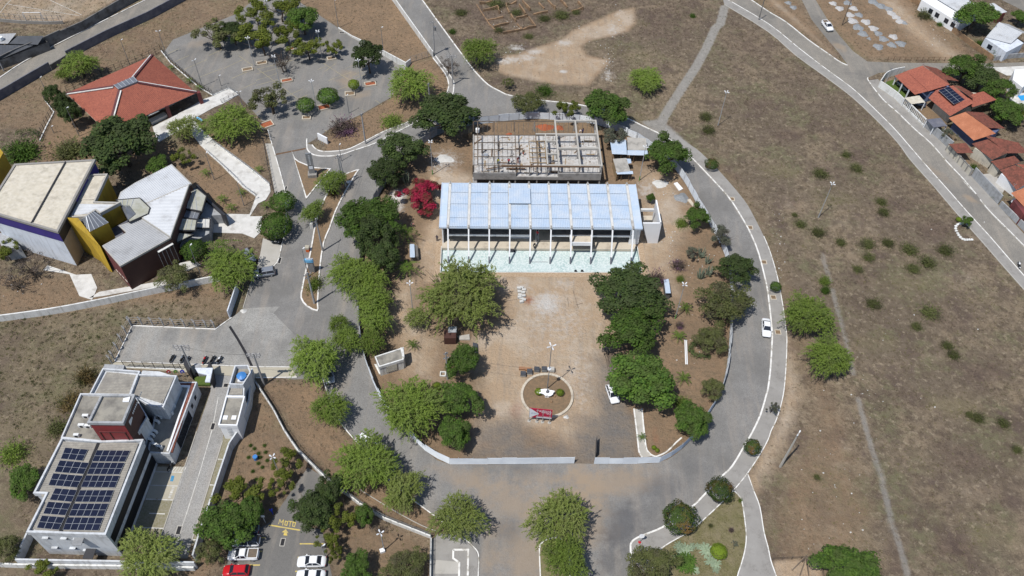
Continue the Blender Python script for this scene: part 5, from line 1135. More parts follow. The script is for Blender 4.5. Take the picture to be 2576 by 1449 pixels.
def crown_dense(R=4.0, H=7.0, nb=64, nl=9000, ls=.33):
    c = sph(nb); c[:, 2] = np.where(c[:, 2] < -.45, -c[:, 2], c[:, 2]); lob = 1+.26*np.sin(c[:, 0]*3+RNG.random()*6)*np.cos(c[:, 1]*3+RNG.random()*6); c = c*(lob*RNG.uniform(.5, .86, nb))[:, None]*np.array([R, R, H*.38])+[0, 0, H*.6]; r = RNG.uniform(.14, .27, nb)*R; k = RNG.choice(nb, nl, p=r**2/np.sum(r**2)); d = sph(nl); d[:, 2] = np.where(d[:, 2] < -.35, -d[:, 2], d[:, 2])
    q = RNG.random(nl)**.35; P = c[k]+d*(r[k]*(.45+.55*q))[:, None]+RNG.normal(size=(nl, 3))*.09
    s = ls*RNG.uniform(.6, 1.3, nl); return P, d+sph(nl)*.55+[0, 0, .35], s, s*.7, None
def crown_feather(R=5.0, H=7.0, nb=30, tw=900, nl=15):
    d = sph(tw); d[:, 2] = np.where(d[:, 2] < -.25, -d[:, 2], d[:, 2]); lob = 1+.32*np.sin(d[:, 0]*3.3+RNG.random()*6)*np.cos(d[:, 1]*3.6+RNG.random()*6)
    b = d*(lob*RNG.uniform(.35, .82, tw))[:, None]*np.array([R, R, H*.36])+[0, 0, H*.58]; t = np.linspace(.1, 1, nl); out = unit(d*[1, 1, .6]+sph(tw)*.85); Lt = RNG.uniform(.7, 1.5, tw)*R/5
    P = b[:, None]+out[:, None]*(t[None, :, None]*Lt[:, None, None]); P[:, :, 2] -= (t[None]**2)*Lt[:, None]*.45
    P = P.reshape(-1, 3)+RNG.normal(size=(tw*nl, 3))*.07; Dd = np.repeat(out, nl, 0)+sph(tw*nl)*.8
    return P, sph(tw*nl)*.7+[0, 0, 1], RNG.uniform(.26, .55, tw*nl), RNG.uniform(.06, .13, tw*nl), Dd
def crown_sparse(R=3.5, H=6.5, nb=20, nl=3600, ls=.3):
    c, r = blobs(nb, R, H*.66, H*.28, .13, .26, .95); k = RNG.choice(nb, nl, p=r**2/np.sum(r**2)); d = sph(nl); P = c[k]+d*(r[k]*RNG.random(nl)**.4)[:, None]
    s = ls*RNG.uniform(.6, 1.3, nl); return P, d+sph(nl)*.7+[0, 0, .4], s, s*.6, None
def crown_ball(R=2.0, H=3.6, nl=3600, ls=.2, bump=.12):
    d = sph(nl); d[:, 2] = np.where(d[:, 2] < -.8, -d[:, 2], d[:, 2]); w = 1+bump*np.sin(d[:, 0]*5+d[:, 1]*4)*np.cos(d[:, 2]*5+d[:, 0]*3)
    P = d*np.array([R, R, H*.36])*(w*RNG.uniform(.86, 1.0, nl))[:, None]+[0, 0, H*.62]; s = ls*RNG.uniform(.6, 1.3, nl)
    return P, d+sph(nl)*.5, s, s*.75, None
def crown_shrub(R=1.6, H=1.6, nl=2600):
    d = sph(nl); d[:, 2] = np.abs(d[:, 2]); f = np.abs(RNG.normal(size=nl))*.45+.1; f = np.minimum(f, 1.25)
    P = d*np.array([R, R, H*.75])*f[:, None]; return P, sph(nl)+[0, 0, .5], RNG.uniform(.2, .42, nl), RNG.uniform(.04, .10, nl), d+sph(nl)*.6
def trunk_mesh(R, H, limbs=6, r0=.22, lean=.3, mt='bark', top=.55, multi=1):
    m_ = MB()
    for s in range(multi):
        a = random.uniform(0, 2*PI); bx_, by_ = math.cos(a)*.25*(multi > 1), math.sin(a)*.25*(multi > 1)
        j = Vector((bx_+random.uniform(-lean, lean), by_+random.uniform(-lean, lean), H*.34)); m_.tube([(bx_, by_, -.1), (bx_*1.2, by_*1.2, H*.15), j], [r0, r0*.8, r0*.65], 6)
        for k in range(limbs):
            an = 2*PI*k/limbs+random.uniform(-.4, .4); e = Vector((math.cos(an)*R*random.uniform(.45, .8), math.sin(an)*R*random.uniform(.45, .8), H*random.uniform(top, top+.25)))
            md = j*.5+e*.5+Vector((0, 0, -.05*H)); m_.tube([j, md, e], [r0*.5, r0*.3, r0*.08], 5)
            for q in range(2):
                e2 = e+Vector((random.uniform(-1, 1)*R*.25, random.uniform(-1, 1)*R*.25, random.uniform(.0, .15)*H)); m_.tube([md, e2], [r0*.22, r0*.06], 4, False)
    return m_.mesh('trunk', mt)
SPEC = {}
def spec(code, R, H, fn, mts, nv, tk):
    SPEC[code] = (R, H, [(leaf_mesh('crown', mts[i % len(mts)], *fn()), trunk_mesh(R, H, **tk)) for i in range(nv)])
spec('d', 4.0, 7.0, lambda: crown_dense(), ['leaf_dark'], 3, dict(limbs=6, r0=.28))
spec('g', 4.0, 7.0, lambda: crown_dense(), ['leaf_green'], 3, dict(limbs=6, r0=.28))
spec('m', 5.0, 7.0, lambda: crown_feather(), ['leaf_mesquite'], 3, dict(limbs=7, r0=.24, multi=2))
spec('f', 5.0, 7.0, lambda: crown_feather(tw=760), ['leaf_feather'], 3, dict(limbs=7, r0=.24, multi=2))
spec('s', 3.5, 6.5, lambda: crown_sparse(), ['leaf_olive'], 3, dict(limbs=6, r0=.16, multi=2))
spec('y', 3.5, 6.5, lambda: crown_sparse(nb=22, nl=4400), ['leaf_yellow'], 3, dict(limbs=6, r0=.16))
spec('t', 3.0, 5.5, lambda: crown_sparse(3.0, 5.5, 14, 700, .22), ['leaf_twig', 'leaf_olive'], 2, dict(limbs=9, r0=.13, multi=2, top=.6))
spec('v', 3.5, 6.0, lambda: crown_sparse(3.5, 6.0, 22, 3600, .28), ['leaf_grey'], 2, dict(limbs=6, r0=.15, multi=2))
spec('r', 2.0, 3.6, lambda: crown_ball(), ['leaf_green'], 2, dict(limbs=4, r0=.12, top=.5))
spec('l', 2.0, 3.6, lambda: crown_ball(), ['leaf_lime'], 1, dict(limbs=4, r0=.12, top=.5))
spec('c', 2.0, 3.6, lambda: crown_ball(bump=.2), ['leaf_clip'], 2, dict(limbs=4, r0=.12, top=.5))
spec('o', 1.6, 1.6, lambda: crown_shrub(), ['leaf_olive'], 3, dict(limbs=6, r0=.06, top=.3))
spec('q', 1.6, 1.6, lambda: crown_shrub(), ['leaf_mesquite'], 2, dict(limbs=6, r0=.06, top=.3))
spec('k', 1.6, 1.6, lambda: crown_shrub(), ['leaf_purple'], 2, dict(limbs=6, r0=.06, top=.3))
spec('b', 1.6, 1.6, lambda: crown_shrub(nl=3200), ['leaf_brown'], 2, dict(limbs=6, r0=.06, top=.3))
spec('w', 4.0, 6.0, lambda: crown_dense(4.0, 6.0, 54, 6500, .27), ['leaf_olive'], 3, dict(limbs=6, r0=.2, multi=2))
spec('x', 4.0, 5.0, lambda: crown_dense(4.0, 5.0, 24, 6000, .34), ['leaf_flower'], 1, dict(limbs=6, r0=.15, multi=2))
spec('e', 1.6, 1.6, lambda: crown_shrub(nl=3000), ['leaf_green'], 2, dict(limbs=5, r0=.05, top=.3))
TREES = []
def tree(sp, x, y, wpx, h, label, name='tree', cat='tree', group=None, oy=1.0):
    R, H, var = SPEC[sp]; zc = h*(.55 if sp not in 'oqkbe' else .35)
    p = G(x, y, zc); r = wpx/2/PXM(x, y, zc)*({'s': 1.22, 'y': 1.22, 'v': 1.2, 't': 1.15}.get(sp, 1.1 if sp in 'dgmfxw' else 1.04)); cr, tr = random.choice(var)
    o = bpy.data.objects.new(name, None); COL.objects.link(o); o.empty_display_size = .3; o.location = (p.x, p.y, 0); o.rotation_euler = (0, 0, random.uniform(0, 2*PI)); ax = random.uniform(.9, 1.13) if sp in 'dgmfwsyx' else 1.0; o.scale = (r/R*ax, r/R*oy/ax, h/H)
    for nm, me_ in (('crown', cr), ('trunk', tr)):
        c = bpy.data.objects.new(nm, me_); COL.objects.link(c); c.parent = o
    tag(o, label, cat, group); TREES.append(o); return o
# car park at the top
tree('s',543,88,103,7,'open dark green tree at the back corner of the upper car park')
tree('d',586,84,69,6,'dense dark tree touching the open one in the upper car park')
tree('y',643,35,81,8,'yellow green tree at the top edge of the upper car park, left of two')
tree('y',704,20,99,7.5,'yellow green tree with pale trunk at the top edge of the upper car park')
tree('y',657,97,112,9,'broad olive tree with tall trunk in the middle of the upper car park')
tree('y',722,86,78,6.5,'spreading yellow green tree just right of the broad olive tree in the car park')
tree('g',762,54,85,7,'green tree casting a lacy shadow at the back of the upper car park')
tree('y',774,122,78,6,'round yellow green tree with black shadow in the upper car park')
tree('y',842,121,52,4,'small light tree in a planter right of the yellow green one')
tree('d',926,146,78,8,'tall dark tree beside the low white wall in the upper car park')
tree('t',711,155,69,5.5,'nearly leafless tree in a brick planter of the upper car park')
tree('l',890,214,28,3.0,'small lime green clipped tree in a triangular planter')
tree('r',825,244,54,4.2,'round clipped dark green tree, right of the pair by the car park lamp')
tree('r',769,266,46,4.0,'round clipped dark green tree, left of the pair by the car park lamp')
tree('s',678,252,88,7,'dark open tree at the entrance corner of the upper car park')
tree('m',1029,212,112,8,'feathery light green tree on the brown verge below the car park')
tree('d',1122,297,148,9,'very large dark tree at the upper left corner of the building site')
tree('q',987,303,62,2.5,'young bright green tree on the verge left of the very large dark tree')
tree('m',1204,130,86,7,'feathery light green tree beside the tan clearing at the top road')
tree('t',1127,163,56,5,'leafless street tree on the pavement strip by the top road')
tree('e',1138,78,22,1.4,'tiny green bush alone in the dry lot at the top road', 'bush', 'bush')
tree('s',1277,210,30,3,'small flat topped tree between the top road and the clearing')
tree('w',1325,262,86,5,'olive tree on the verge behind the construction frame')
tree('e',1369,226,48,2.6,'dark green bush below the tan clearing', 'bush', 'bush')
tree('y',1425,278,64,5,'loose bright tree between road and construction frame')
tree('g',1523,278,122,8,'big round dark tree behind the right corner of the construction frame')
tree('m',1623,200,86,4.5,'low feathery bright green tree alone in the grass beside the old path')
tree('e',1743,38,18,1.5,'tiny bush near the top end of the old path', 'bush', 'bush')
tree('v',1538,342,66,5,'pale grey green tree leaning over the site shed')
tree('g',1678,392,104,7.5,'big dark round tree beside the sheds at the right of the site')
tree('c',1790,414,34,2.4,'small rounded tree on the outer pavement near the big dark tree')
tree('d',1013,378,108,8,'dark tree above the red bougainvillea, upper of two')
tree('d',974,436,86,7,'dark tree left of the red bougainvillea, lower of two')
tree('x',1052,494,112,4.6,'bougainvillea covered in crimson flowers left of the pavilion', 'bougainvillea', 'shrub')
tree('k',864,318,82,3.2,'large purple flowering bush beside the upper car park exit', 'bush', 'bush')
tree('m',834,458,72,5,'feathery tree at the wide end of the long median')
tree('m',788,534,48,5,'narrow feathery tree in the middle of the long median', oy=1.5)
tree('r',711,510,64,4.6,'round bright tree at the entry road pavement, upper of two')
tree('r',694,570,84,5,'round bright tree at the entry road pavement, lower and larger of two')
tree('g',896,556,104,7.5,'bright green tree overhanging the left road, left of the cluster by the palms')
tree('g',958,552,108,8,'bright green tree at the top of the cluster left of the pavilion')
tree('d',946,604,104,8,'dark olive tree in the middle of the cluster left of the pavilion')
tree('d',964,655,86,7.5,'dark tree at the lower end of the cluster left of the pavilion')
tree('m',884,690,116,7,'feathery tree over the left road below the dark cluster')
tree('m',932,700,84,7,'feathery tree between the dark cluster and the site lamp')
tree('m',938,757,92,7,'feathery tree above the transformer house, upper of three in a column')
tree('m',943,808,86,7,'feathery tree above the transformer house, middle of three in a column')
tree('m',935,864,62,6,'feathery tree above the transformer house, lowest of three in a column')
tree('m',852,818,52,5,'small feathery tree leaning over the left road beside the column of three')
tree('m',874,858,76,6,'feathery tree over the left road beside the hoarding')
tree('m',794,905,128,8,'wide feathery tree over the silver car at the forecourt corner')
tree('m',829,1030,94,6,'feathery tree on the verge below the forecourt')
tree('f',1162,742,226,10.5,'huge pale feathery tree in front of the left half of the pool', oy=.95)
tree('f',1048,800,58,4.5,'low ragged tree at the left foot of the huge feathery tree')
tree('g',1164,912,88,6.5,'dense yellow green tree beside the pole below the huge feathery tree')
tree('g',1160,1010,100,6.5,'dark glossy tree left of the roundabout, upper of two')
tree('g',1143,1094,92,5.5,'dark glossy tree by the hoarding, lower of two')
tree('m',1036,1030,168,8,'broad feathery tree overhanging the curved hoarding')
tree('m',926,1166,156,7,'broad feathery tree over the white car on the left road')
tree('f',1012,1236,116,6,'pale thin feathery tree on the verge, middle of the roadside row')
tree('f',1150,1303,126,7,'pale feathery tree near the corner court at the bottom')
tree('f',1408,1307,160,8,'pale feathery tree on the bottom median, upper and wider of two')
tree('m',1424,1408,112,7,'feathery tree on the bottom median, lower of two')
tree('c',1892,1126,42,3,'small clipped tree with brown patches on the pavement, highest of three')
tree('c',1811,1234,66,3.6,'clipped round tree with brown patches on the pavement, middle of three')
tree('c',1711,1305,86,3.6,'wide clipped tree with brown patches on the pavement, lowest of three')
tree('w',1633,1432,128,4,'dark olive tree at the bottom edge left of the succulent bed')
tree('l',1808,1388,42,1.8,'yellow green clipped ball bush in the corner garden', 'topiary', 'bush')
tree('y',1664,1415,26,2.6,'small yellow green shrub beside the dark olive tree at the bottom edge')
tree('g',2140,1436,150,5,'broad green tree at the bottom edge right of the sand court')
tree('m',2033,796,126,7,'feathery tree on the right bank, upper of two')
tree('m',2087,900,114,7,'feathery tree on the right bank, lower of two')
tree('e',2078,728,26,2.4,'small bright green tree beside the broken field path', 'bush', 'bush')
tree('q',2076,704,34,2.2,'yellowish bush at the top of the broken field path', 'bush', 'bush')
tree('v',1944,1028,30,2.8,'thin grey young tree on the right pavement above the curve')
tree('r',1951,722,28,2.2,'small ball shaped tree on the right pavement')
tree('g',1753,548,62,5,'compact dark tree by the right hoarding')
tree('v',1820,596,62,5,'grey green thin tree by the right hoarding')
tree('d',1851,678,86,6,'dark tree hanging over the right hoarding')
tree('d',1588,738,164,9,'big dark tree at the right end of the pool, highest of the column of three')
tree('k',1652,700,50,5,'reddish purple tree behind the big dark tree at the right end of the pool')
tree('g',1594,838,142,8.5,'big green tree in the column of three right of the yard, middle one')
tree('g',1610,963,168,9,'big green tree over the parked white car, lowest of the column of three')
tree('g',1738,1062,102,6,'yellow green tree over the lower right bend of the hoarding')
tree('q',1716,1012,46,2.4,'bright green spiky bush between the big green tree and the yellow green tree', 'bush', 'bush')
tree('w',1793,983,62,4,'thin olive tree by the right hoarding above the bend')
tree('w',1790,860,84,4.5,'brownish half bare tree beside the clipped hedge')
tree('w',1822,768,136,6.5,'wide olive tree hanging over the right hoarding')
tree('v',1745,636,38,2.8,'blue green shrub among the cactus on the right', 'bush', 'bush')
tree('k',1707,665,42,2.2,'purple brown bush among the cactus on the right', 'bush', 'bush')
tree('k',1711,818,26,1.5,'small purple brown bush beside the lamp with green foot', 'bush', 'bush')
tree('g',1637,500,22,2.6,'small green tree beside the white end of the pavilion')
tree('q',1712,700,24,1.6,'yellowish shrub below the cactus on the right', 'bush', 'bush')
tree('q',1716,560,40,1.8,'pale grassy shrub left of the compact dark tree', 'bush', 'bush')
# left side
tree('m',200,163,88,6,'feathery tree behind the red tiled pavilion')
tree('m',163,186,42,3.6,'small feathery tree left of the one behind the tiled pavilion')
tree('d',136,240,44,6,'dark tree at the left corner of the tiled pavilion, highest of three')
tree('d',160,263,48,6,'dark tree at the left corner of the tiled pavilion, middle of three')
tree('d',178,288,56,6.5,'dark tree at the left corner of the tiled pavilion, lowest of three')
tree('d',306,368,184,10,'huge dark tree between the tiled pavilion and the hall')
tree('m',580,310,124,7,'bright green feathery tree by the walk right of the tiled pavilion')
tree('f',460,324,78,6,'pale thin tree left of the bright green tree by the walk')
tree('e',50,378,106,4.2,'big green bush behind the hall at the left edge', 'bush', 'bush')
tree('o',170,374,98,3.6,'olive scrub mass behind the hall roof', 'bush', 'bush')
tree('y',458,396,52,4.4,'yellow green tree beside the zigzag walk')
tree('g',398,420,58,4,'green tree at the corner of the white ribbed wing')
tree('r',490,634,64,5,'round glossy tree in front of the brown glazed wing')
tree('m',578,676,128,6,'broad feathery tree at the cultural centre wall')
tree('w',440,702,86,5,'thin dark tree in front of the brown wall')
tree('t',76,672,100,5,'bare thorny tree in front of the white hall wall')
tree('y',12,632,58,5,'yellowish tree at the left edge before the hall')
tree('t',36,710,80,3.5,'low bare tree at the left edge below the hall')
tree('b',212,945,60,3,'brownish bush beside the office porch', 'bush', 'bush')
tree('b',175,1010,70,1.8,'low dry brush left of the office terrace', 'bush', 'bush')
tree('o',140,1075,60,2.0,'dark scrub left of the red tower', 'bush', 'bush')
tree('q',30,1137,80,3,'feathery green shrub at the left edge beside the office', 'bush', 'bush')
tree('g',62,1212,84,4,'green tree left of the solar roof')
tree('w',20,1384,74,4,'dark tree at the lower left corner')
tree('y',106,1440,72,3,'yellow green tree outside the compound wall at the bottom left')
tree('f',368,1402,150,6,'large thin feathery tree over the compound wall at the bottom')
tree('y',606,1246,112,5,'loose yellow green tree along the compound wall above the parked cars')
tree('g',560,1326,122,6,'dense green tree left of the parked cars')
tree('g',628,1292,84,5,'green tree over the bluish parked car')
tree('w',530,1392,66,5,'dark tree at the bottom end of the compound drive')
tree('y',724,1164,68,4.5,'yellow green tree by the garden lamp, upper of two')
tree('y',712,1216,62,4,'yellow green tree by the garden lamp, lower of two')
tree('d',832,1226,72,5.5,'dark tree straddling the white railing wall')
tree('d',788,1284,100,6,'big dark tree beside the MOTO marking')
tree('y',866,1306,76,5,'yellow green tree right of the big dark tree by the car park')
tree('g',917,1300,54,4.5,'small green tree behind the white railing wall')
tree('y',824,1354,56,4,'yellow green tree over the marked bays, upper of two')
tree('y',840,1389,46,4,'yellow green tree over the marked bays, lower of two')
tree('g',897,1434,82,4.5,'glossy green tree at the bottom edge beside the white cars')
tree('w',1020,1436,112,3.5,'low dark tree at the bottom edge beside the corner court')
tree('t',955,1330,40,3,'thin bare tree by the quad lamp on the lawn')
tree('q',790,712,38,3.2,'bright green shrub on the median at the leaning pole', 'bush', 'bush', oy=1.6)
tree('l',1099,972,24,1.3,'small yellow green bush between the transformer house and the dark tree', 'bush', 'bush')
tree('k',1078,992,36,1.2,'reddish low bush beside the small yellow green bush', 'bush', 'bush')
tree('b',835,482,30,2.2,'brown dry shrub under the feathery tree of the median', 'bush', 'bush')
# houses
tree('g',2453,44,94,8,'big bright green tree in front of the long white block')
tree('o',2328,35,46,2.6,'round dark shrub by the gravel yard wall', 'bush', 'bush')
tree('e',2365,60,18,1.2,'small green bush beside the white gravel heaps', 'bush', 'bush')
tree('g',2428,176,94,7,'dark tree behind the corner house, left of the row')
tree('d',2470,200,84,7,'dark tree behind the corner house, middle of the row')
tree('g',2512,228,76,6,'green tree by the satellite dish, right of the row')
tree('g',2533,285,92,5,'green tree mass behind the solar roof house')
tree('y',2565,300,50,4,'yellow green tree at the right edge behind the orange roof')
tree('e',2509,126,50,2.4,'green shrub at the foot of the small white block', 'bush', 'bush')
tree('g',2566,46,42,4,'green tree at the right edge above the small white block')
tree('e',2176+290,108,26,2.0,'green bush left of the small white block', 'bush', 'bush')
tree('v',2386,338,36,3,'blue green fan plant in the yard of the orange roofed house', 'bush', 'bush')
tree('e',2450,420,26,1.6,'green shrubs in the yard of the weathered tile house', 'bush', 'bush')
tree('e',2508,490,28,1.8,'green shrub in the grey walled yard', 'bush', 'bush')
tree('g',2432,558,26,2.6,'young tree inside the curve of white stones by the street')
tree('l',2412,552,14,1.0,'tiny yellowish bush left of the young tree at the white stones', 'bush', 'bush')
tree('l',1645,1126,12,.8,'small lime bush inside the white edged garden bend, upper', 'bush', 'bush'); tree('l',1653,1133,12,.7,'small lime bush inside the white edged garden bend, lower', 'bush', 'bush'); tree('k',1840,1333,16,.8,'small pink flowering bush on the corner lawn', 'bush', 'bush'); tree('o',1788,1322,14,.7,'small dry shrub on the corner lawn', 'bush', 'bush'); tree('v',1848,1370,18,.7,'pale low shrub on the corner lawn', 'bush', 'bush'); tree('q',1863,1258,12,1.0,'small bright plant at the upper tip of the corner lawn', 'bush', 'bush')
# scrub in the dry fields
SH = ((2066,436,46,1.6),(2155,422,38,1.4),(2218,506,34,1.4),(2224,532,36,1.5),(2015,562,34,1.5),(2060,584,40,1.6),(2116,608,34,1.3),(2184,612,44,1.7),(2187,646,36,1.4),(2236,610,38,1.5),(2290,626,52,1.5),(2336,658,48,1.7),(2380,628,48,1.5),(2160,676,32,1.2),(2298,674,44,1.3),(2200,763,46,1.4),(2342,785,60,1.4),(2307,820,34,1.2),(2385,868,36,1.3),(2400,892,38,1.2),(2462,1050,40,1.3),(2526,1063,38,1.3),(2440,1042,26,1.0),(1776,292,38,1.8),(1783,325,38,1.8),(1413,35,50,2.0),(1300,30,34,1.4),(1370,45,36,1.4),(1330,90,30,1.2),(1255,75,30,1.2),(1160,30,40,1.2),(2130,388,30,1.2),(2000,540,20,.9),(2560,1130,30,1.2),(2056,1200,22,.8),(1450,30,26,1.2),(1250,8,50,2.2))
SH = sorted(SH)
for i, (x, y, w_, h) in enumerate(SH):
    tree('o', x, y, w_, h, f'wispy olive scrub bush in the dry fields, {ordn(i)} from the left', 'scrub_bush', 'bush', 'scrub bushes in the dry fields')

# ------------------------------------------------------------------ palms, cactus, rosettes, hedge
def frond_mesh(n=11, L=2.2, droop=.9, w_=.42, up_=.5, mt='leaf_palm', z=0.0):
    P, Nn, Ls, Ws, Dd = [], [], [], [], []
    for k in range(n):
        a = 2*PI*k/n+random.uniform(-.2, .2); d = np.array([math.cos(a), math.sin(a), 0]); l = L*random.uniform(.85, 1.1); u_ = up_*random.uniform(.6, 1.3)
        for t in np.linspace(.15, 1, 9):
            c = d*l*t+np.array([0, 0, z+u_*t*l-droop*t*t*l]); s = np.array([-d[1], d[0], 0])
            for q in (-1, 1): P.append(c+s*q*w_*.35*(1.1-t*.8)); Nn.append([0, 0, 1]); Dd.append(d*.7+s*q); Ls.append(w_*1.5*(1.15-t*.7)); Ws.append(.11)
    return leaf_mesh('fronds', mt, np.array(P), np.array(Nn)+RNG.normal(size=(len(P), 3))*.25, np.array(Ls), np.array(Ws), np.array(Dd))
FM = [frond_mesh(z=2.2), frond_mesh(9, 1.6, .7, .36, .5, z=1.2)]
PT = [MB().tube([(0,0,-.1),(.05,0,1.2),(0,.05,2.25)], [.13,.1,.08], 6).mesh('trunk', 'bark'), MB().tube([(0,0,-.1),(0,.03,1.25)], [.11,.08], 6).mesh('trunk', 'bark')]
def palm(x, y, s, k, label):
    p = G(x, y, 2.0*s if k == 0 else 1.2*s); o = thing('palm', label, 'palm', (p.x, p.y, 0)); o.scale = (s, s, s); o.rotation_euler[2] = random.uniform(0, 6)
    for nm, me_ in (('fronds', FM[k]), ('trunk', PT[k])):
        c = bpy.data.objects.new(nm, me_); COL.objects.link(c); c.parent = o
palm(1022,586,1.3,0,'palm standing left of the site shack, upper of two'); palm(1024,674,1.3,0,'palm left of the site lamp, lower of two'); palm(1037,865,.9,1,'small palm above the transformer house')
palm(1724,772,1.0,1,'small palm in the shadow of the lamp with green foot'); palm(1708,843,1.0,1,'small palm beside the white pipes'); palm(1720,949,1.0,1,'small palm below the white pipes')
palm(555,626,1.9,0,'yellowish palm cluster beside the white terrace'); palm(557,498,.9,1,'small palm in the cultural centre garden, upper left of three'); palm(580,520,.9,1,'small palm in the cultural centre garden, lowest of three'); palm(607,482,.8,1,'small palm in the cultural centre garden, right of three')
palm(516,432,.9,1,'small palm near the lamp in the cultural centre garden'); palm(475,200,.8,1,'small palm by the tiled pavilion fence, upper'); palm(500,218,.8,1,'small palm by the tiled pavilion fence, lower'); palm(430,168,.6,1,'small palm behind the tiled pavilion roof'); palm(668,514,.9,1,'dark palm behind the railing of the walk'); palm(650,424,.8,1,'palm at the bend of the zigzag walk')
palm(497,305,.7,1,'small palm beside the blue bench at the walk'); palm(540,345,.7,1,'small palm under the bright green tree'); palm(1615,1098,.6,1,'small palm in the white edged path end')
cm = MB()
def cact(m_, n=9, R=.6, H=2.6):
    for k in range(n):
        a = 2*PI*k/n+random.uniform(-.3, .3); r = R*random.uniform(.3, 1); h = H*random.uniform(.55, 1); b = Vector((math.cos(a)*r*.4, math.sin(a)*r*.4, 0))
        m_.tube([b, b*2+Vector((0,0,h*.3)), Vector((math.cos(a)*r*1.2, math.sin(a)*r*1.2, h))], [.14, .15, .07], 6)
    return m_
mat('cactus', (.17, .20, .15), (.13, .165, .115), 2, .8, obj=True)
for x, y, H, n, lb in ((1020,448,3.4,12,'tall cactus clump beside the bougainvillea'),(1765,690,3.0,10,'tall cactus clump on the right, lower left of three'),(1786,683,2.6,10,'cactus clump on the right, lower right of three'),(1765,637,2.6,8,'cactus clump on the right, behind the blue green shrub'),(1780,655,2.0,6,'small cactus at the right edge of the cactus group')):
    p = G(x, y, H*.4); m_ = cact(MB(), n, .9, H); m_.v = [(a+p.x, b+p.y, c) for a, b, c in m_.v]; m_.solo('cactus', 'cactus', lb, 'cactus')
RM = [frond_mesh(14, .7, .35, .16, .6, 'leaf_agave', .1), frond_mesh(13, .8, .4, .2, .6, 'leaf_green', .3)]
for i, (k, x, y, s) in enumerate(((0,1708,1377,1.3),(0,1725,1385,1.5),(0,1716,1393,1.3),(0,1740,1376,.9),(0,1776,1388,1.6),(0,1770,1374,.8),(0,1787,1412,1.5),(0,1800,1420,1.2),(0,1755,1375,.8),(0,1700,1405,1.0),(0,1748,1436,1.0),(0,1800,1434,.9),(1,1708,1410,1.2),(1,1724,1405,1.2),(1,1736,1412,1.2),(1,1714,1428,1.2),(1,1733,1432,1.3),(1,1721,1418,1.2))):
    p = G(x, y); o = bpy.data.objects.new('rosette_plant', RM[k]); COL.objects.link(o); o.location = (p.x, p.y, 0); o.scale = (s, s, s); o.rotation_euler[2] = random.uniform(0, 6)
    tag(o, ('pale green agave rosette' if k == 0 else 'dark green rosette plant')+f' in the corner garden bed, {ordn(i if k == 0 else i-12)} listed from the left', 'plant', 'rosette plants in the corner garden')
for k, lbl in ((0, 'pale green agave rosette in the corner garden bed'), (1, 'dark green rosette plant in the corner garden bed')):
    L_ = sorted([o for o in COL.objects if o.name.startswith('rosette_plant') and (o.data == RM[k])], key=lambda o: o.location.x)
    for i, o in enumerate(L_): o['label'] = f'{lbl}, {ordn(i)} from the left'
hp_ = T(2,2,1985,590,1870,540,1800,590,1795,660,1850,690,1990,700)
def hedge(label, pts, w_, h, mt='leaf_clip', nm='hedge', dens=90):
    P = []; Nn = []
    for i in range(len(pts)-1):
        a, b = pts[i], pts[i+1]; L = (b-a).length; d = (b-a).normalized(); s = Vector((-d.y, d.x, 0))
        for _ in range(int(L*dens)):
            q = a+d*random.uniform(0, L); u_ = random.uniform(-1, 1); z = h*random.uniform(.85, 1) if abs(u_) < .8 else random.uniform(.1, h)
            P.append(tuple(q+s*(u_*w_/2)+Vector((0, 0, z)))); Nn.append((s.x*u_, s.y*u_, 1))
    P = np.array(P); c = Vector(P.mean(0)); c.z = 0; me_ = leaf_mesh(nm, mt, P-np.array(c), np.array(Nn)+RNG.normal(size=(len(P), 3))*.5, .22, .15)
    o = bpy.data.objects.new(nm, me_); COL.objects.link(o); o.location = c; return tag(o, label, 'hedge')
leaf('leaf_hedge', (.05, .075, .025), (.08, .11, .035), None, .1)
hedge('clipped green hedge bent in a U by the right hoarding', hp_, 1.1, .8, 'leaf_hedge')
hedge('green hedge behind the tiled pavilion lamp at the left edge', T(0,0,180,1370,330,1340,410,1390), 1.6, 1.4, 'leaf_hedge')
for x, y in ((1355,986),(1409,988)):
    p = G(x, y, .7); o = tree('l', x, y, 20, 1.3, 'lime green ball bush '+('left' if x < 1380 else 'right')+' of the white monument in the roundabout', 'topiary', 'bush')
# vegetable plot
for i, (x, y) in enumerate(sorted(((640,1128),(655,1150),(668,1137),(650,1165),(672,1158),(636,1185),(625,1150),(660,1175),(644,1205),(630,1120),(665,1120),(650,1140)))):
    tree('e', x, y, 12, .5, f'small leafy vegetable in the plot beside the compound, {ordn(i)} from the left', 'vegetable_plant', 'plant', 'vegetables in the plot beside the compound')

# dark tufts in the lot beside the office
n = 700; tx = RNG.uniform(-95, -45, n); ty = RNG.uniform(70, 115, n); kp = (sdist(tx, ty, D(-20,815,230,780,400,752,590,745,575,795,540,822,325,815,280,905,200,1000,90,1250,-20,1300)) > 0); tx, ty = tx[kp], ty[kp]
m_ = len(tx); nb = 26; C = np.repeat(np.stack([tx, ty, np.full(m_, .12)], -1), nb, 0)+RNG.normal(size=(m_*nb, 3))*np.array([.16, .16, .07]); C[:, 2] = np.abs(C[:, 2])
leaf('tuft_green', (.05, .06, .022), (.11, .115, .045), None, .15)
o = bpy.data.objects.new('grass_tufts', leaf_mesh('grass_tufts', 'tuft_green', C, RNG.normal(size=(m_*nb, 3))+[0, 0, .6], .22, .07)); COL.objects.link(o); tag(o, 'dark green tufts dotting the lot behind the office', 'grass', kind='stuff')
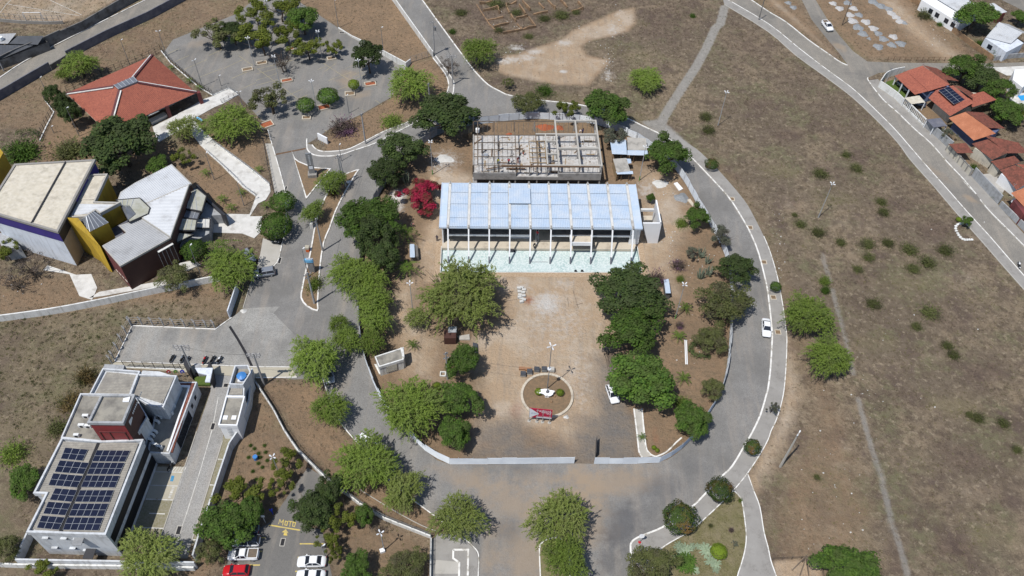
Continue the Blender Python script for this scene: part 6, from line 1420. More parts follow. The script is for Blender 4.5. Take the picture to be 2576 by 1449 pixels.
# ------------------------------------------------------------------ dry grass of the fields (nobody could count it)
n = 210000
px = RNG.uniform(-160, 160, n); pyy = RNG.uniform(44, 235, n)
vx = np.abs(px) < (pyy*.72+36); px, pyy = px[vx], pyy[vx]
keep = np.ones(len(px), bool)
for q in NOGRASS:
    q_ = np.array([(p[0], p[1]) for p in q]); i = np.where((px > q_[:, 0].min()) & (px < q_[:, 0].max()) & (pyy > q_[:, 1].min()) & (pyy < q_[:, 1].max()))[0]
    if len(i): keep[i[sdist(px[i], pyy[i], q) > -.15]] = False
ix = np.clip(np.searchsorted(gx, px), 0, nx-1); iy = np.clip(np.searchsorted(gy, pyy), 0, ny-1); vi = iy*nx+ix
bare = np.clip(MKS['sand'][vi]*1.1+MKS['dirt'][vi]*.85+MKS['asph'][vi]+MKS['conc'][vi]*1.3+MKS['white'][vi], 0, 1)
inner = sdist(px, pyy, D(*SITE)) > 0
clump = np.sin(px*.9+np.sin(pyy*.55)*2)*np.sin(pyy*.8+np.sin(px*.6)*2)*.5+.5
keep &= (RNG.random(len(px)) > bare*.97) & ~inner & (RNG.random(len(px)) < .35+.65*clump)
px, pyy, vi = px[keep], pyy[keep], vi[keep]
leaf('dry_blade', (.16, .125, .085), (.265, .212, .148), (.15, .13, .08), .2); leaf('green_blade', (.125, .125, .05), (.20, .18, .08), None, .2); leaf('dark_blade', (.095, .07, .055), (.165, .125, .095), None, .15)
cls = np.where(RNG.random(len(px)) < MKS['green'][vi]*1.3+.05, 1, np.where(RNG.random(len(px)) < MKS['dark'][vi]*1.1, 2, 0))
for k, (mt, nm, lb) in enumerate((('dry_blade', 'dry_grass', 'dry tan grass covering the fields'), ('green_blade', 'green_grass', 'patchy green grass in the fields'), ('dark_blade', 'dead_brush', 'dark dead brush in the fields'))):
    j = np.where(cls == k)[0]; nb = 4; m_ = len(j); C = np.repeat(np.stack([px[j], pyy[j], np.full(m_, .09)], -1), nb, 0); C[:, :2] += RNG.normal(size=(m_*nb, 2))*.13; h = np.repeat(RNG.uniform(.14, .36, m_), nb)
    Nn = RNG.normal(size=(m_*nb, 3)); Nn[:, 2] = np.abs(Nn[:, 2])*.9+.25; Dd = RNG.normal(size=(m_*nb, 3)); Dd[:, 2] = np.abs(Dd[:, 2])+.5
    o = bpy.data.objects.new(nm, leaf_mesh(nm, mt, C, Nn, h, .10, Dd)); COL.objects.link(o); tag(o, lb, 'grass', kind='stuff')
# ================================================================== WALLS AND FENCES
def resample(P, step):
    out = [P[0]]; acc = 0.0
    for i in range(len(P)-1):
        a, b = P[i], P[i+1]; L = (b-a).length; pos = step-acc
        while pos < L: out.append(a+(b-a)*(pos/L)); pos += step
        acc = (acc+L) % step
    if (out[-1]-P[-1]).length > .3: out.append(P[-1])
    return out
SITE_C = Vector((G(1376,780).x, G(1376,780).y, 0))
def hoarding(label, pts, h=2.1, mt='hoarding', step=2.4, smooth=3, lean=.1):
    P = resample(sm(pts, smooth) if smooth > 1 else pts, step); c = P[len(P)//2]; o = thing('hoarding', label, 'fence', (c.x, c.y, 0))
    for i in range(len(P)-1):
        a, b = P[i], P[i+1]; d = (b-a).normalized(); n_ = Vector((d.y, -d.x, 0))*random.uniform(-lean, lean); hh = h+random.uniform(-.06, .06); z0 = .04
        q = [Vector((a.x, a.y, z0)), Vector((b.x, b.y, z0)), Vector((b.x+n_.x, b.y+n_.y, hh)), Vector((a.x+n_.x, a.y+n_.y, hh))]
        MB().corr(q, d, .26, .05).build('sheet', mt, o)
        ni = Vector((-d.y, d.x, 0))*.08; sg_ = 1 if (a+ni-SITE_C).length < (a-ni-SITE_C).length else -1; MB().box(a.x+ni.x*sg_, a.y+ni.y*sg_, 0, .06, .06, h+.1).build('post', 'galv', o)
    return o
hoarding('shiny corrugated hoarding along the front of the site, left of the gate', D(1444,1166,1360,1167,1288,1168,1131,1168), smooth=1)
hoarding('curved corrugated hoarding at the lower left of the site', D(1131,1168,1084,1145,1054,1119,1022,1086,990,1048,969,1025,944,975,930,940,924,925,909,860,903,775))
hoarding('corrugated hoarding along the front of the site, right of the gate', D(1494,1167,1594,1167,1658,1164), smooth=1)
hoarding('corrugated hoarding bending up at the lower right of the site', D(1658,1164,1703,1141,1740,1105), smooth=1)
hoarding('long grey hoarding along the right road under the trees', D(1740,1105,1765,1070,1788,1033,1811,990,1826,938,1833,885,1837,825,1839,775,1836,700,1821,634,1788,570))
hoarding('corrugated hoarding with tall posts at the upper right of the site', D(1788,570,1770,538,1751,510,1728,468,1693,420,1650,385,1600,350))
hoarding('patched hoarding behind the construction frame', D(1600,350,1530,322,1461,306,1403,302,1350,299,1288,303,1207,312))
hoarding('dark hoarding at the left of the site beside the dark trees', D(903,775,905,700,915,610,935,525,957,485,985,440,1040,380,1100,340), 2.1, 'grey_wall')
gl = thing('gate_leaf', 'dark open gate leaf standing at the front gap in the hoarding', 'gate', T(2,3,845,190)[0])
a, b_ = T(2,3,838,265,845,100); MB().beam(up(a, 1.0), up(b_, 1.0), .08, 1.9).build('leaf_panel', 'dark_metal', gl)
wall('long slate grey wall along the back street at the top left', sm(D(-10,258,75,208,130,176), 2), 2.3, 'slate_wall', .25)
wall('dark damaged stretch of the slate grey wall', D(131,175,171,150), 1.4, 'old_wall', .25); wall('slate grey wall along the back street up to the top edge', D(172,148,275,95,375,50,475,-4), 2.3, 'slate_wall', .25)
wall('broken grey concrete wall across the back street at the top left', T(0,0,-30,705,200,590,470,478,640,400), 2.9, 'old_wall', .3); wall('patched concrete wall with missing panels beside the playing field', T(0,0,640,400,860,302,1180,112,1400,-8), 2.6, 'old_wall', .3)
for k in range(9):
    p = T(0,0,500+k*95,470-k*47)[0]
MB().ribbon(T(1,0,830,285,960,370,1100,445,1290,560,1510,692,1556,632), .25, 0, [.3,.45,.8,1.5,1.9,1.2]).solo('boundary_wall', 'white_paint', 'stained white wall rising along the right side of the upper car park', 'wall')
wall('white wall along the top road beside the brown lot', T(1,0,1360,-16,1780,576), 1.8, 'white_paint', .25)
wall('long white wall below the cultural centre garden', sm(T(0,2,-40,338,500,265,900,192,1250,120,1600,45,2240,-80), 2), 1.7, 'white_paint', .25)
wall('short blue grey wall at the forecourt entrance', T(0,2,2312,302,2400,32), 2.2, 'bluewhite_wall', .2)
wall('tall white wall at the right side of the office compound', T(0,2,2560,880,2530,1190,2440,1470)+T(0,3,2335,180,2210,560,2120,840,2060,1010,1975,1300), 2.3, 'pale_wall', .25)
wall('white wall at the left of the office yard', T(0,3,272,1006,150,1270, z=2.2), 2.2, 'pale_wall', .25); wall('white front wall of the office compound at the bottom', T(0,3,150,1280,700,1290,1300,1300,1950,1310, z=2.2), 2.2, 'pale_wall', .25)
wall('lower white outer wall below the office compound', T(0,3,-20,1322,180,1330,700,1338,1300,1345,1945,1360, z=1.2), 1.2, 'white_paint', .25)
def railing(label, pts, h=1.6, base=.0, step=2.2, mt='dark_metal', bm='white_paint', name='railing', pw=.08, bars=3, wires=True, bw=.22, cat='fence', lean=0.0):
    P = resample(pts, step); c = P[len(P)//2]; o = thing(name, label, cat, (c.x, c.y, 0))
    if base: MB().ribbon(pts, bw, 0, base).build('base_wall', bm, o)
    for p in P:
        if lean: MB().tube([(p.x, p.y, 0), (p.x, p.y, h*.8), (p.x-lean, p.y+lean*.6, h)], pw*.7, 5).build('post', mt, o)
        else: MB().box(p.x, p.y, base, pw, pw, h-base).build('post', mt, o)
    for k in range(bars):
        z = base+(h-base)*(k+1)/bars-.05
        for i in range(len(P)-1): MB().beam((P[i].x, P[i].y, z), (P[i+1].x, P[i+1].y, z), .035, .04).build('rail', mt, o)
    return o
railing('white wall with metal railing along the left verge, from the forecourt to the corner court', D(646,968,690,1035,716,1086,749,1136,817,1204,864,1239,909,1274,969,1309,1084,1354), 2.0, 1.0, 2.4, 'grey_metal')
railing('railing wall running down beside the corner court', D(1085,1358,1084,1400,1083,1470), 2.0, .9, 2.2, 'grey_metal')
railing('dark metal fence at the right side of the tiled pavilion', T(0,0,1620,512,1720,640,1860,760,2000,880,2140,962), 1.9, .2, 1.6)
railing('dark metal fence behind the tiled pavilion', T(0,0,680,930,1100,735,1500,585,1620,512), 1.9, 0, 1.8)
railing('dark metal fence at the left of the tiled pavilion garden', T(0,0,450,1005,545,1130,470,1270,400,1420), 1.9, .2, 1.4)
railing('dark railing between the garden and the entry pavement', T(1,1,85,0,130,260,185,500), 1.9, 0, 1.2)
railing('white edged railing along the zigzag walk', T(0,1,2080,80,2220,205,2370,345,2460,445,2574,525), 1.1, .35, 1.5, 'galv')
railing('railing on the upper edge of the zigzag walk', T(0,1,2180,10,2380,155,2574,300)+T(1,1,140,420), 1.1, .35, 1.5, 'galv')
railing('mesh fence between two white walls above the verge', T(1,0,1556,632,1660,600,1770,567), 1.9, 0, 1.6, 'grey_metal', bars=5)
railing('white ramp railing at the tiled pavilion entrance', T(0,0,2140,965,2300,895,2395,958,2230,1040), 1.2, .3, 1.3, 'grey_metal')
railing('dark slatted fence along the front of the office', T(0,2,1260,800,1830,822), 2.2, .3, 1.8, 'dark_metal', bars=6)
railing('concrete post fence behind the forecourt', T(0,2,1330,372,1600,384,1900,398,2165,408), 2.4, 0, 2.0, 'concrete_post', bars=4, pw=.2, lean=.4)
railing('concrete post fence at the left end of the forecourt', T(0,2,1325,385,1290,445,1250,525,1210,600,1170,690,1130,760), 2.4, 0, 1.9, 'concrete_post', bars=4, pw=.2, lean=.4)
railing('wooden post fence at the edge of the gravel yard', T(3,0,1200,610,1500,615,1850,612), 1.2, 0, 1.5, 'wood', bars=2)
railing('fence and low wall along the far side of the playing field', T(0,0,-30,215,230,238,500,245,640,240), 2.6, .9, 1.4, 'grey_metal', 'concrete', bars=2)
railing('timber frame around the sand court at the bottom right', T(3,3,45,1285,495,1268,550,1440,560,1540), .9, 0, 1.5, 'form_wood', bars=2, pw=.14)
sw = thing('timber_swing', 'brown timber frame standing in the sand court at the bottom right', 'play frame', T(3,3,345,1320)[0])
for q in ((345,1300,240,1395),(345,1300,410,1449),(345,1310,320,1449)): a, b_ = T(3,3,*q); MB().beam((a.x, a.y, 2.2), (b_.x, b_.y, .05), .15, .15).build('timber', 'form_wood', sw)
MB().tube([tuple(T(3,3,345,1310)[0]), tuple(up(T(3,3,345,1310)[0], 2.4))], .1, 6).build('timber', 'form_wood', sw)
# white stones by the street, ruins in the top field
for i, (x, y) in enumerate(((2408,566),(2404,570),(2403,576),(2405,582),(2408,588),(2411,593),(2415,598),(2420,602),(2426,604),(2432,604),(2438,604),(2444,604),(2414,564),(2420,563))):
    p = G(x, y); MB().ball(p.x, p.y, .15, .35, .3, .25, 7, 4, .15).solo('white_stone', 'white_paint', f'whitewashed stone in the curve around the young tree, {ordn(i)}', 'stone', 'whitewashed stones around the young tree')
L_ = sorted([o for o in COL.objects if o.name.startswith('white_stone')], key=lambda o: -o.location.y)
for i, o in enumerate(L_): o['label'] = f'whitewashed stone in the curve around the young tree, {ordn(i)} from the back'
ru = thing('ruined_foundation', 'low broken brick foundations overgrown by scrub at the top edge', 'ruin', D(1340,60)[0])
def R6(x, y): return G(1062.6+x/5.71, y/5.71)
for q in ((820,65,1010,30),(870,165,1085,125),(1085,125,1110,200),(1030,400,1240,345),(1155,492,1440,435),(1440,435,1625,395),(1625,395,1525,260),(1360,360,1430,435),(1270,240,1345,320),(1345,275,1515,240),(1200,80,1350,45),(1200,80,1250,200),(1390,85,1480,220),(1440,25,1545,160),(1590,215,1800,180),(1670,50,1750,130),(1800,10,1910,140),(1980,10,2085,120),(2140,165,2310,135),(2230,40,2310,135),(935,295,1160,260)):
    MB().ribbon([R6(q[0], q[1]), R6((q[0]+q[2])/2, (q[1]+q[3])/2), R6(q[2], q[3])], .3, 0, [random.uniform(.3,1.1), random.uniform(.2,.9), random.uniform(.4,1.1)]).build('wall_stub', 'brick_ruin', ru)
MB().ribbon([R6(*q) for q in ((780,70),(840,170),(900,260),(960,350),(1040,430),(1120,490))], .25, 0, .25).build('brick_edging', 'brick_ruin', ru)

# ================================================================== LAMPS AND POLES
def lamp(label, base, h, heads=4, mt='galv', foot=None, arm=.5, rot=.4, name='street_lamp'):
    o = thing(name, label, 'street lamp', (base.x, base.y, 0))
    MB().tube([(0,0,0),(0,0,h)], [.24,.13] if mt == 'concrete_light' else [.10,.055], 6).build('pole', mt, o, local=True)
    if foot: MB().tube([(0,0,.0),(0,0,1.3)], [.125,.115], 6).build('painted_foot', foot, o, local=True)
    for k in range(heads):
        a = rot+2*PI*k/max(heads, 1) if heads != 2 else rot+PI*k
        d = Vector((math.cos(a), math.sin(a), 0)); hd = MB()
        hd.hull([d*.15+Vector((-d.y,d.x,0))*.06+Vector((0,0,h)), d*.15-Vector((-d.y,d.x,0))*.06+Vector((0,0,h)), d*arm-Vector((-d.y,d.x,0))*.14+Vector((0,0,h+.12)), d*(arm+.18)+Vector((0,0,h+.14)), d*arm+Vector((-d.y,d.x,0))*.14+Vector((0,0,h+.12))],
                [d*.15+Vector((-d.y,d.x,0))*.05+Vector((0,0,h+.08)), d*.15-Vector((-d.y,d.x,0))*.05+Vector((0,0,h+.08)), d*arm-Vector((-d.y,d.x,0))*.1+Vector((0,0,h+.24)), d*(arm+.14)+Vector((0,0,h+.24)), d*arm+Vector((-d.y,d.x,0))*.1+Vector((0,0,h+.24))])
        hd.build('lamp_head', 'lamp_white', o, local=True)
    return o
mat('green_paint', (.10, .26, .07), None, 1, .7)
q = lambda c, r, x, y: T(c,r,x,y)[0]
for lb, b_, h, n in (('quad head lamp in the middle of the upper car park, right of the round tree',q(1,0,665,580),7.5,4),('quad head lamp by the leafless car park tree',q(1,0,240,850),8,4),('quad head lamp between the two clipped car park trees',q(1,0,610,1100),8,4),('quad head lamp beside the tall dark car park tree',q(1,0,1065,890),8,4),('quad head lamp at the top edge of the upper car park',q(1,0,160,285),8,4),('quad head lamp at the left side of the upper car park',q(0,0,2560,665),8,4),
    ('thin single lamp by the purple flowering bush',q(1,0,935,1140),5,1),('thin lamp at the edge of the top brown lot, left',q(1,0,450,62),7,1),('thin lamp at the start of the low white wall',q(1,0,830,282),8,1),('thin lamp behind the stained white wall',q(1,0,1285,555),8,1),
    ('thin lamp behind the tiled pavilion fence',q(0,0,1305,650),7,1),('twin head lamp behind the tiled pavilion corner',q(0,0,1675,560),7,2),('twin head lamp beside the pavilion fence in the car park',q(0,0,2035,872),7.5,2),('short lamp at the ramp of the tiled pavilion',q(0,0,2225,865),3,1),('lamp below the ramp at the upper car park',q(0,0,2440,1065),4,2),('lamp left of the three dark pavilion trees',q(0,0,456,905),3.5,1),('lamp among the dark trees left of the pavilion',q(0,0,800,1370),8,1),('garden lamp left of the tiled pavilion',q(0,0,545,1340),2,1),
    ('quad head lamp with green foot above the bougainvillea',q(1,1,1775,305),9.2,4),('quad head lamp left of the huge feathery tree',q(1,2,1582,278),9.5,4),('quad head lamp with green foot beside the small palm',q(2,2,1640,305),10,4),('quad head lamp with green foot beside the sheds',q(2,1,1280,365),9.5,4),('quad head lamp beside the old path in the upper field',q(2,0,2070,1262),9.5,4),('quad head lamp in the middle of the dry right field',q(3,1,506,735),9.6,4),('tall twin lamp pole in the grass at the lower right',q(3,3,122,350),10.8,2),
    ('quad head lamp on the lawn by the white railing wall',q(1,3,1290,1190),6.2,4),('quad head lamp in the vegetable plot',q(1,3,245,450),6.5,4),('single lamp over the leaning median pole',q(1,1,530,1335),8,1),('single lamp at the rounded kerb by the car park exit',q(1,1,860,170),4.5,1),('single lamp over the big dark tree by the car park',q(1,3,490,900),4.5,1),('single lamp over the marked bays',q(1,3,700,1260),4,1),('white lamp in front of the brown glazed wing',q(0,1,2030,1340),9,1),('thin lamp beside the small palm in the cultural garden',q(0,1,2155,360),7.5,1),('thin lamp near the end of the cultural garden',q(0,1,2455,620),6.5,1),('lamp in the thin feathery tree beside the walk',q(0,0,1810,1320),4,1)):
    lamp(lb, b_, h, n, 'concrete_light' if 'tall twin' in lb else ('grey_metal' if n < 3 else 'galv'), 'green_paint' if 'green foot' in lb else None, rot=random.uniform(0, 1.2))
cl = lamp('tall quad lamp in the roundabout behind the white monument', G(1376.8, 979), 12.8, 4, 'grey_metal', None, .75)
MB().cone(0, 0, 6.2, 6.45, .35, .35, 10).build('collar', 'lamp_white', cl, local=True)
def pole(label, base, h, arms=((.0, 2.0, .15),), r0=.2, mt='concrete_post', trafo=False, lean=(0, 0)):
    o = thing('utility_pole', label, 'utility pole', (base.x, base.y, 0))
    tp_ = Vector((lean[0], lean[1], h)); MB().tube([(0,0,0), tuple(tp_)], [r0, r0*.62], 7).build('pole', mt, o, local=True)
    for dz, L, a in arms:
        d = Vector((math.cos(a), math.sin(a), 0))*L/2; z = Vector((lean[0], lean[1], h-.2-dz)); cr = MB().beam(z-d, z+d, .14, .14).build('crossarm', 'concrete_post', o, local=True)
        for k in (-.9, -.4, .4, .9): e = z+d*k; MB().tube([tuple(e), tuple(e+Vector((0,0,.3)))], .05, 5).build('insulator', 'slate_wall', cr, local=True)
    if trafo: MB().cone(.45, 0, h-2.4, h-1.4, .32, .32, 10).build('transformer', 'grey_metal', o, local=True)
    return o
pole('utility pole with transformer beside the end of the white wall', q(1,0,1795,550), 9.5, ((0,1.6,.3),), trafo=True); pole('concrete pole with wide crossarm by the top road', q(1,0,1978,852), 8.5, ((0,2.6,0),(.5,2.4,0)))
pole('bare concrete pole behind the very large dark tree', q(1,0,1748,1062), 6.5, ((.2,.8,.8),)); pole('concrete pole on the pavement right of the purple bush', q(1,0,1103,1449), 8.7, ((.2,.7,.5),))
pole('concrete pole on the long median beside the road', q(1,1,672,1075), 9.3, ((.4,1.0,1.2),)); pole('leaning double pole at the wide end of the median', q(1,1,905,430), 8.5, ((.3,1.8,.4),), lean=(-.5, .4)); pole('twin of the double pole at the wide end of the median', q(1,1,870,400), 8.3, ((.3,.5,.4),))
pole('thick leaning pole at the lower tip of the median', q(1,2,590,155), 9.0, ((.3,1.6,.6),(1.2,1.2,.6)), .24); pole('concrete pole with three crossarms behind the gatehouse', q(1,2,85,972), 9.5, ((0,2.4,.05),(.5,2.4,.05),(1.0,1.8,.05)), .22)
pole('pole with three crossarms between the motorcycles and the portal', q(0,2,1960,880), 9.2, ((0,2.8,.05),(.6,2.8,.05),(1.2,2.4,.05)), .2); pole('pole beside the dense yellow green tree in the site', q(1,2,1925,915), 8.2, ((.2,.8,.5),(1.5,1.0,.4)), .17)
pole('dark wooden pole among the gravel heaps', q(3,0,745,252), 7.5, ((.2,.3,0),), .15, 'form_wood'); pole('pole on the verge at the top of the right street', q(2,0,2480,203), 7.5, ((.2,.4,0),), .15, 'old_wall'); pole('thin pole at the white front wall of the corner house', q(3,0,1150,905), 6.5, ((.2,.3,0),), .12)
pole('pole at the left edge beside the broken wall', q(0,0,40,715), 6, ((.2,.3,0),), .15); pole('short concrete stub beside the lamp in the dry field', q(3,1,505,738), 1.9, (), .16)
def cable(lb, a, b_, sag=.8):
    pts = [a*(1-t)+b_*t-Vector((0,0,sag*4*t*(1-t))) for t in np.linspace(0, 1, 9)]; MB().tube([tuple(p) for p in pts], .022, 3, False).solo('power_cable', 'dark', lb, 'cable')
A1, A2, A3, A4, A5 = up(q(1,1,672,1075), 9), up(q(1,1,900,425), 8.2), up(q(1,2,590,155), 8.6), up(q(1,0,1103,1449), 8.4), up(q(1,2,85,972), 9.2)
cable('power cable from the median pole to the double pole', A1, A2); cable('second power cable from the median pole to the double pole', A1+Vector((.5,0,-.3)), A2+Vector((.6,0,-.2))); cable('power cable between the median pole and the leaning pole', A1, A3); cable('power cable from the double pole to the pole by the purple bush', A2, A4); cable('power cable from the purple bush pole towards the top road', A4, up(q(1,0,1978,852), 8.2)); cable('power cable from the pole in the yellow green tree across the yard', up(q(1,2,1925,915), 7.8), up(G(1376.8,979), 6)); cable('power cable along the top road', up(q(1,0,1978,852), 8.2), up(q(1,0,1795,550), 9.2)); cable('power cable from the gatehouse pole to the motorcycle pole', A5, up(q(0,2,1960,880), 8.9))

# ================================================================== CARS
mat('paint_white', (.74, .75, .76), None, 1, .22, spec=.6); mat('paint_silver', (.34, .36, .39), None, 1, .25, metal=.5, spec=.6); mat('paint_red', (.45, .012, .016), None, 1, .22, spec=.6); mat('paint_blue', (.14, .18, .24), None, 1, .25, metal=.4, spec=.6); mat('paint_dark', (.03, .032, .036), None, 1, .25, spec=.6); mat('bed_liner', (.17, .13, .095), (.12, .1, .08), 3, .9)
mat('lens_red', (.28, .01, .01), None, 1, .3); mat('lens_clear', (.6, .62, .64), None, 1, .15)
def loft(mb, rings):
    n = len(rings[0]); b = len(mb.v)
    for r in rings: mb.v += [tuple(p) for p in r]
    for i in range(len(rings)-1):
        for k in range(n): mb.f.append((b+i*n+k, b+i*n+(k+1) % n, b+(i+1)*n+(k+1) % n, b+(i+1)*n+k))
    mb.f += [tuple(b+k for k in range(n))[::-1], tuple(b+(len(rings)-1)*n+k for k in range(n))]; return mb
def car(label, rear, front, paint='paint_white', kind='hatch', roof=None, L=None, group=None):
    d = front-rear; rz = math.atan2(d.y, d.x); c = (front+rear)/2; suv = kind in ('suv', 'pickup'); L = L or {'hatch': 4.0, 'sedan': 4.4, 'suv': 4.3, 'pickup': 4.7}[kind]; W = 1.78 if suv else 1.72
    o = thing('parked_car', label, 'car', (c.x, c.y, .03), group, rz); hh = .12 if suv else 0
    st = [(-.5,.62,.45,.62),(-.47,.93,.28,.86),(-.36,1,.22,.95),(-.1,1,.2,.93),(.2,1,.2,.95),(.33,1,.22,.93),(.44,.96,.26,.80),(.485,.82,.32,.70),(.5,.6,.42,.6)]
    rings = []
    for x, w_, zb, zt in st:
        zt += hh; zb += hh*.6; hw = W/2*w_
        rings.append([(x*L, -hw*.9, zb), (x*L, -hw, zb+.16), (x*L, -hw, zt-.18), (x*L, -hw*.86, zt-.02), (x*L, -hw*.5, zt+.03), (x*L, hw*.5, zt+.03), (x*L, hw*.86, zt-.02), (x*L, hw, zt-.18), (x*L, hw, zb+.16), (x*L, hw*.9, zb)])
    body = loft(MB(), rings).build('body', paint, o, smooth=True, local=True)
    x0, x1, t0, t1 = {'hatch': (-.46,.26,-.36,.07), 'sedan': (-.36,.24,-.20,.06), 'suv': (-.48,.24,-.42,.08), 'pickup': (-.14,.26,-.09,.10)}[kind]
    zb, zt = .9+hh, 1.40+hh*1.6; hb, ht_ = W/2*.90, W/2*.70
    cab = MB().hull([(x0*L,-hb,zb),(x1*L,-hb,zb),(x1*L,hb,zb),(x0*L,hb,zb)], [(t0*L,-ht_,zt),(t1*L,-ht_,zt),(t1*L,ht_,zt),(t0*L,ht_,zt)]).build('windows', 'glass_dark', o, local=True)
    rf = MB().hull([(t0*L-.04,-ht_-.02,zt-.03),(t1*L+.03,-ht_-.02,zt-.03),(t1*L+.03,ht_+.02,zt-.03),(t0*L-.04,ht_+.02,zt-.03)], [(t0*L+.05,-ht_+.08,zt+.045),(t1*L-.06,-ht_+.08,zt+.045),(t1*L-.06,ht_-.08,zt+.045),(t0*L+.05,ht_-.08,zt+.045)]).build('roof', roof or paint, o, local=True)
    pl = MB()
    for s in (-1, 1):
        pl.beam((x0*L,s*hb,zb), (t0*L,s*ht_,zt), .1, .07); pl.beam((x1*L,s*hb,zb), (t1*L,s*ht_,zt), .08, .06); m_ = (x0+x1)/2*.9; pl.beam((m_*L,s*(hb+.005),zb), (m_*L,s*(ht_+.005),zt), .08, .05)
        MB().box(x1*L-.25, s*(hb+.12), zb-.02, .16, .2, .12).build('mirror', paint, o, local=True)
        MB().box(L*.47, s*W*.33, .58+hh, .1, .3, .12).build('headlight', 'lens_clear', o, local=True); MB().box(-L*.478, s*W*.36, .62+hh, .1, .26, .15).build('tail_light', 'lens_red', o, local=True)
    pl.build('pillars', paint, o, local=True)
    if kind == 'pickup': MB().box(-L*.315, 0, .70+hh, L*.30, W*.78, .32).build('cargo_bed', 'bed_liner', o, local=True); MB().ribbon([Vector(p) for p in ((-L*.47,-W*.42,0),(-L*.16,-W*.42,0),(-L*.16,W*.42,0),(-L*.47,W*.42,0))], .1, .8+hh, 1.08+hh, True).build('bed_rail', paint, o, local=True)
    for sx_ in (-.30, .31):
        for s in (-1, 1):
            wh = MB().tube([(sx_*L, s*(W/2-.19), .32), (sx_*L, s*(W/2+.005), .32)], .32, 14).build('wheel', 'rubber', o, local=True); MB().tube([(sx_*L, s*(W/2), .32), (sx_*L, s*(W/2+.012), .32)], .19, 10).build('rim', 'galv', wh, local=True)
    return o
car('silver SUV with roof rails parked at the entry kerb by the cultural centre', q(1,1,180,1300), q(1,1,0,1330), 'paint_silver', 'suv')
car('white sedan driving on the right side of the ring road', D(1925,808)[0], D(1927,851)[0], 'paint_white', 'sedan')
car('white pickup on the lane beside the gravel heaps', q(3,0,560,245), q(3,0,620,320), 'paint_white', 'pickup', L=4.5)
car('white car half hidden under the big green tree at the yard', q(2,2,985,1015), q(2,2,1030,1145), 'paint_white', 'hatch')
car('white car under the broad feathery tree on the left road', q(1,3,1060,75), q(1,3,1180,155), 'paint_white', 'hatch')
car('silver car under the wide feathery tree at the forecourt corner', q(1,2,735,820), q(1,2,750,950), 'paint_silver', 'hatch')
car('bluish silver car half under the trees in the marked car park', D(655,1333)[0], D(590,1335)[0], 'paint_blue', 'hatch')
car('white SUV with black roof in the marked car park', D(656,1365)[0], D(588,1366)[0], 'paint_white', 'suv', 'glass_dark')
car('white pickup with loaded bed in the marked car park', D(653,1399)[0], D(577,1400)[0], 'paint_white', 'pickup')
car('red hatchback at the bottom left of the marked car park', D(629,1439)[0], D(565,1440)[0], 'paint_red', 'hatch')
car('white sedan on the right side of the marked car park', D(820,1416)[0], D(752,1417)[0], 'paint_white', 'sedan')
car('white car at the bottom edge of the marked car park', D(820,1452)[0], D(748,1452)[0], 'paint_white', 'sedan')
car('blue car under the cream car port', q(3,0,1545,1065), q(3,0,1450,1040), 'paint_blue', 'hatch')
car('silver car under the porch roof of the corner house', q(3,0,1320,850), q(3,0,1390,910), 'paint_silver', 'hatch')
car('dark van under the larger round tree at the entry road', q(1,1,240,870), q(1,1,200,1010), 'paint_dark', 'suv')
car('grey car partly hidden by trees at the end of the white terrace', q(0,1,2480,1110), q(0,1,2530,1180), 'paint_silver', 'hatch')
def moto(label, p, rz, paint):
    o = thing('motorcycle', label, 'motorcycle', (p.x, p.y, .03), 'motorcycles on the forecourt', rz)
    for x in (-.62, .64):
        w_ = MB().tube([(x,-.06,.3),(x,.06,.3)], .3, 12).build('wheel', 'rubber', o, local=True); MB().tube([(x,-.065,.3),(x,.065,.3)], .17, 8).build('rim', 'galv', w_, local=True)
    MB().hull([(-.35,-.12,.3),(.3,-.12,.3),(.3,.12,.3),(-.35,.12,.3)], [(-.3,-.13,.65),(.35,-.13,.7),(.35,.13,.7),(-.3,.13,.65)]).build('engine', 'dark_metal', o, local=True)
    MB().ball(.15,0,.82,.32,.16,.16,8,5).build('fuel_tank', paint, o, local=True); MB().hull([(-.75,-.13,.72),(-.05,-.13,.7),(-.05,.13,.7),(-.75,.13,.72)], [(-.7,-.1,.85),(-.05,-.1,.8),(-.05,.1,.8),(-.7,.1,.85)]).build('seat', 'rubber', o, local=True)
    MB().tube([(.64,0,.3),(.45,0,.95)], .05, 6).build('fork', 'galv', o, local=True); MB().tube([(.35,-.36,1.02),(.45,0,.98),(.35,.36,1.02)], .03, 5).build('handlebar', 'dark_metal', o, local=True); MB().ball(.55,0,.85,.1,.12,.12,6,4).build('headlight', 'lens_clear', o, local=True); MB().box(-.75,0,.55,.3,.16,.12).build('tail', paint, o, local=True)
for c, r, x, y, pn, lb in ((0,2,1738,720,'paint_dark','black motorcycle, leftmost on the forecourt'),(0,2,1838,725,'paint_silver','grey motorcycle left of the crossarm pole'),(0,2,1890,735,'paint_blue','dark blue motorcycle behind the crossarm pole'),(0,2,2065,735,'paint_red','red motorcycle on the forecourt'),(0,2,2145,730,'paint_dark','dark motorcycle right of the red one'),(0,2,2212,735,'paint_white','white and black motorcycle, rightmost on the forecourt'),(0,3,1725,360,'paint_dark','dark motorcycle at the striped bay of the office drive'),(3,1,2512,1232,'paint_white','white motorcycle riding on the right street pavement')):
    moto(lb, q(c,r,x,y), 1.35+random.uniform(-.15,.15), pn)

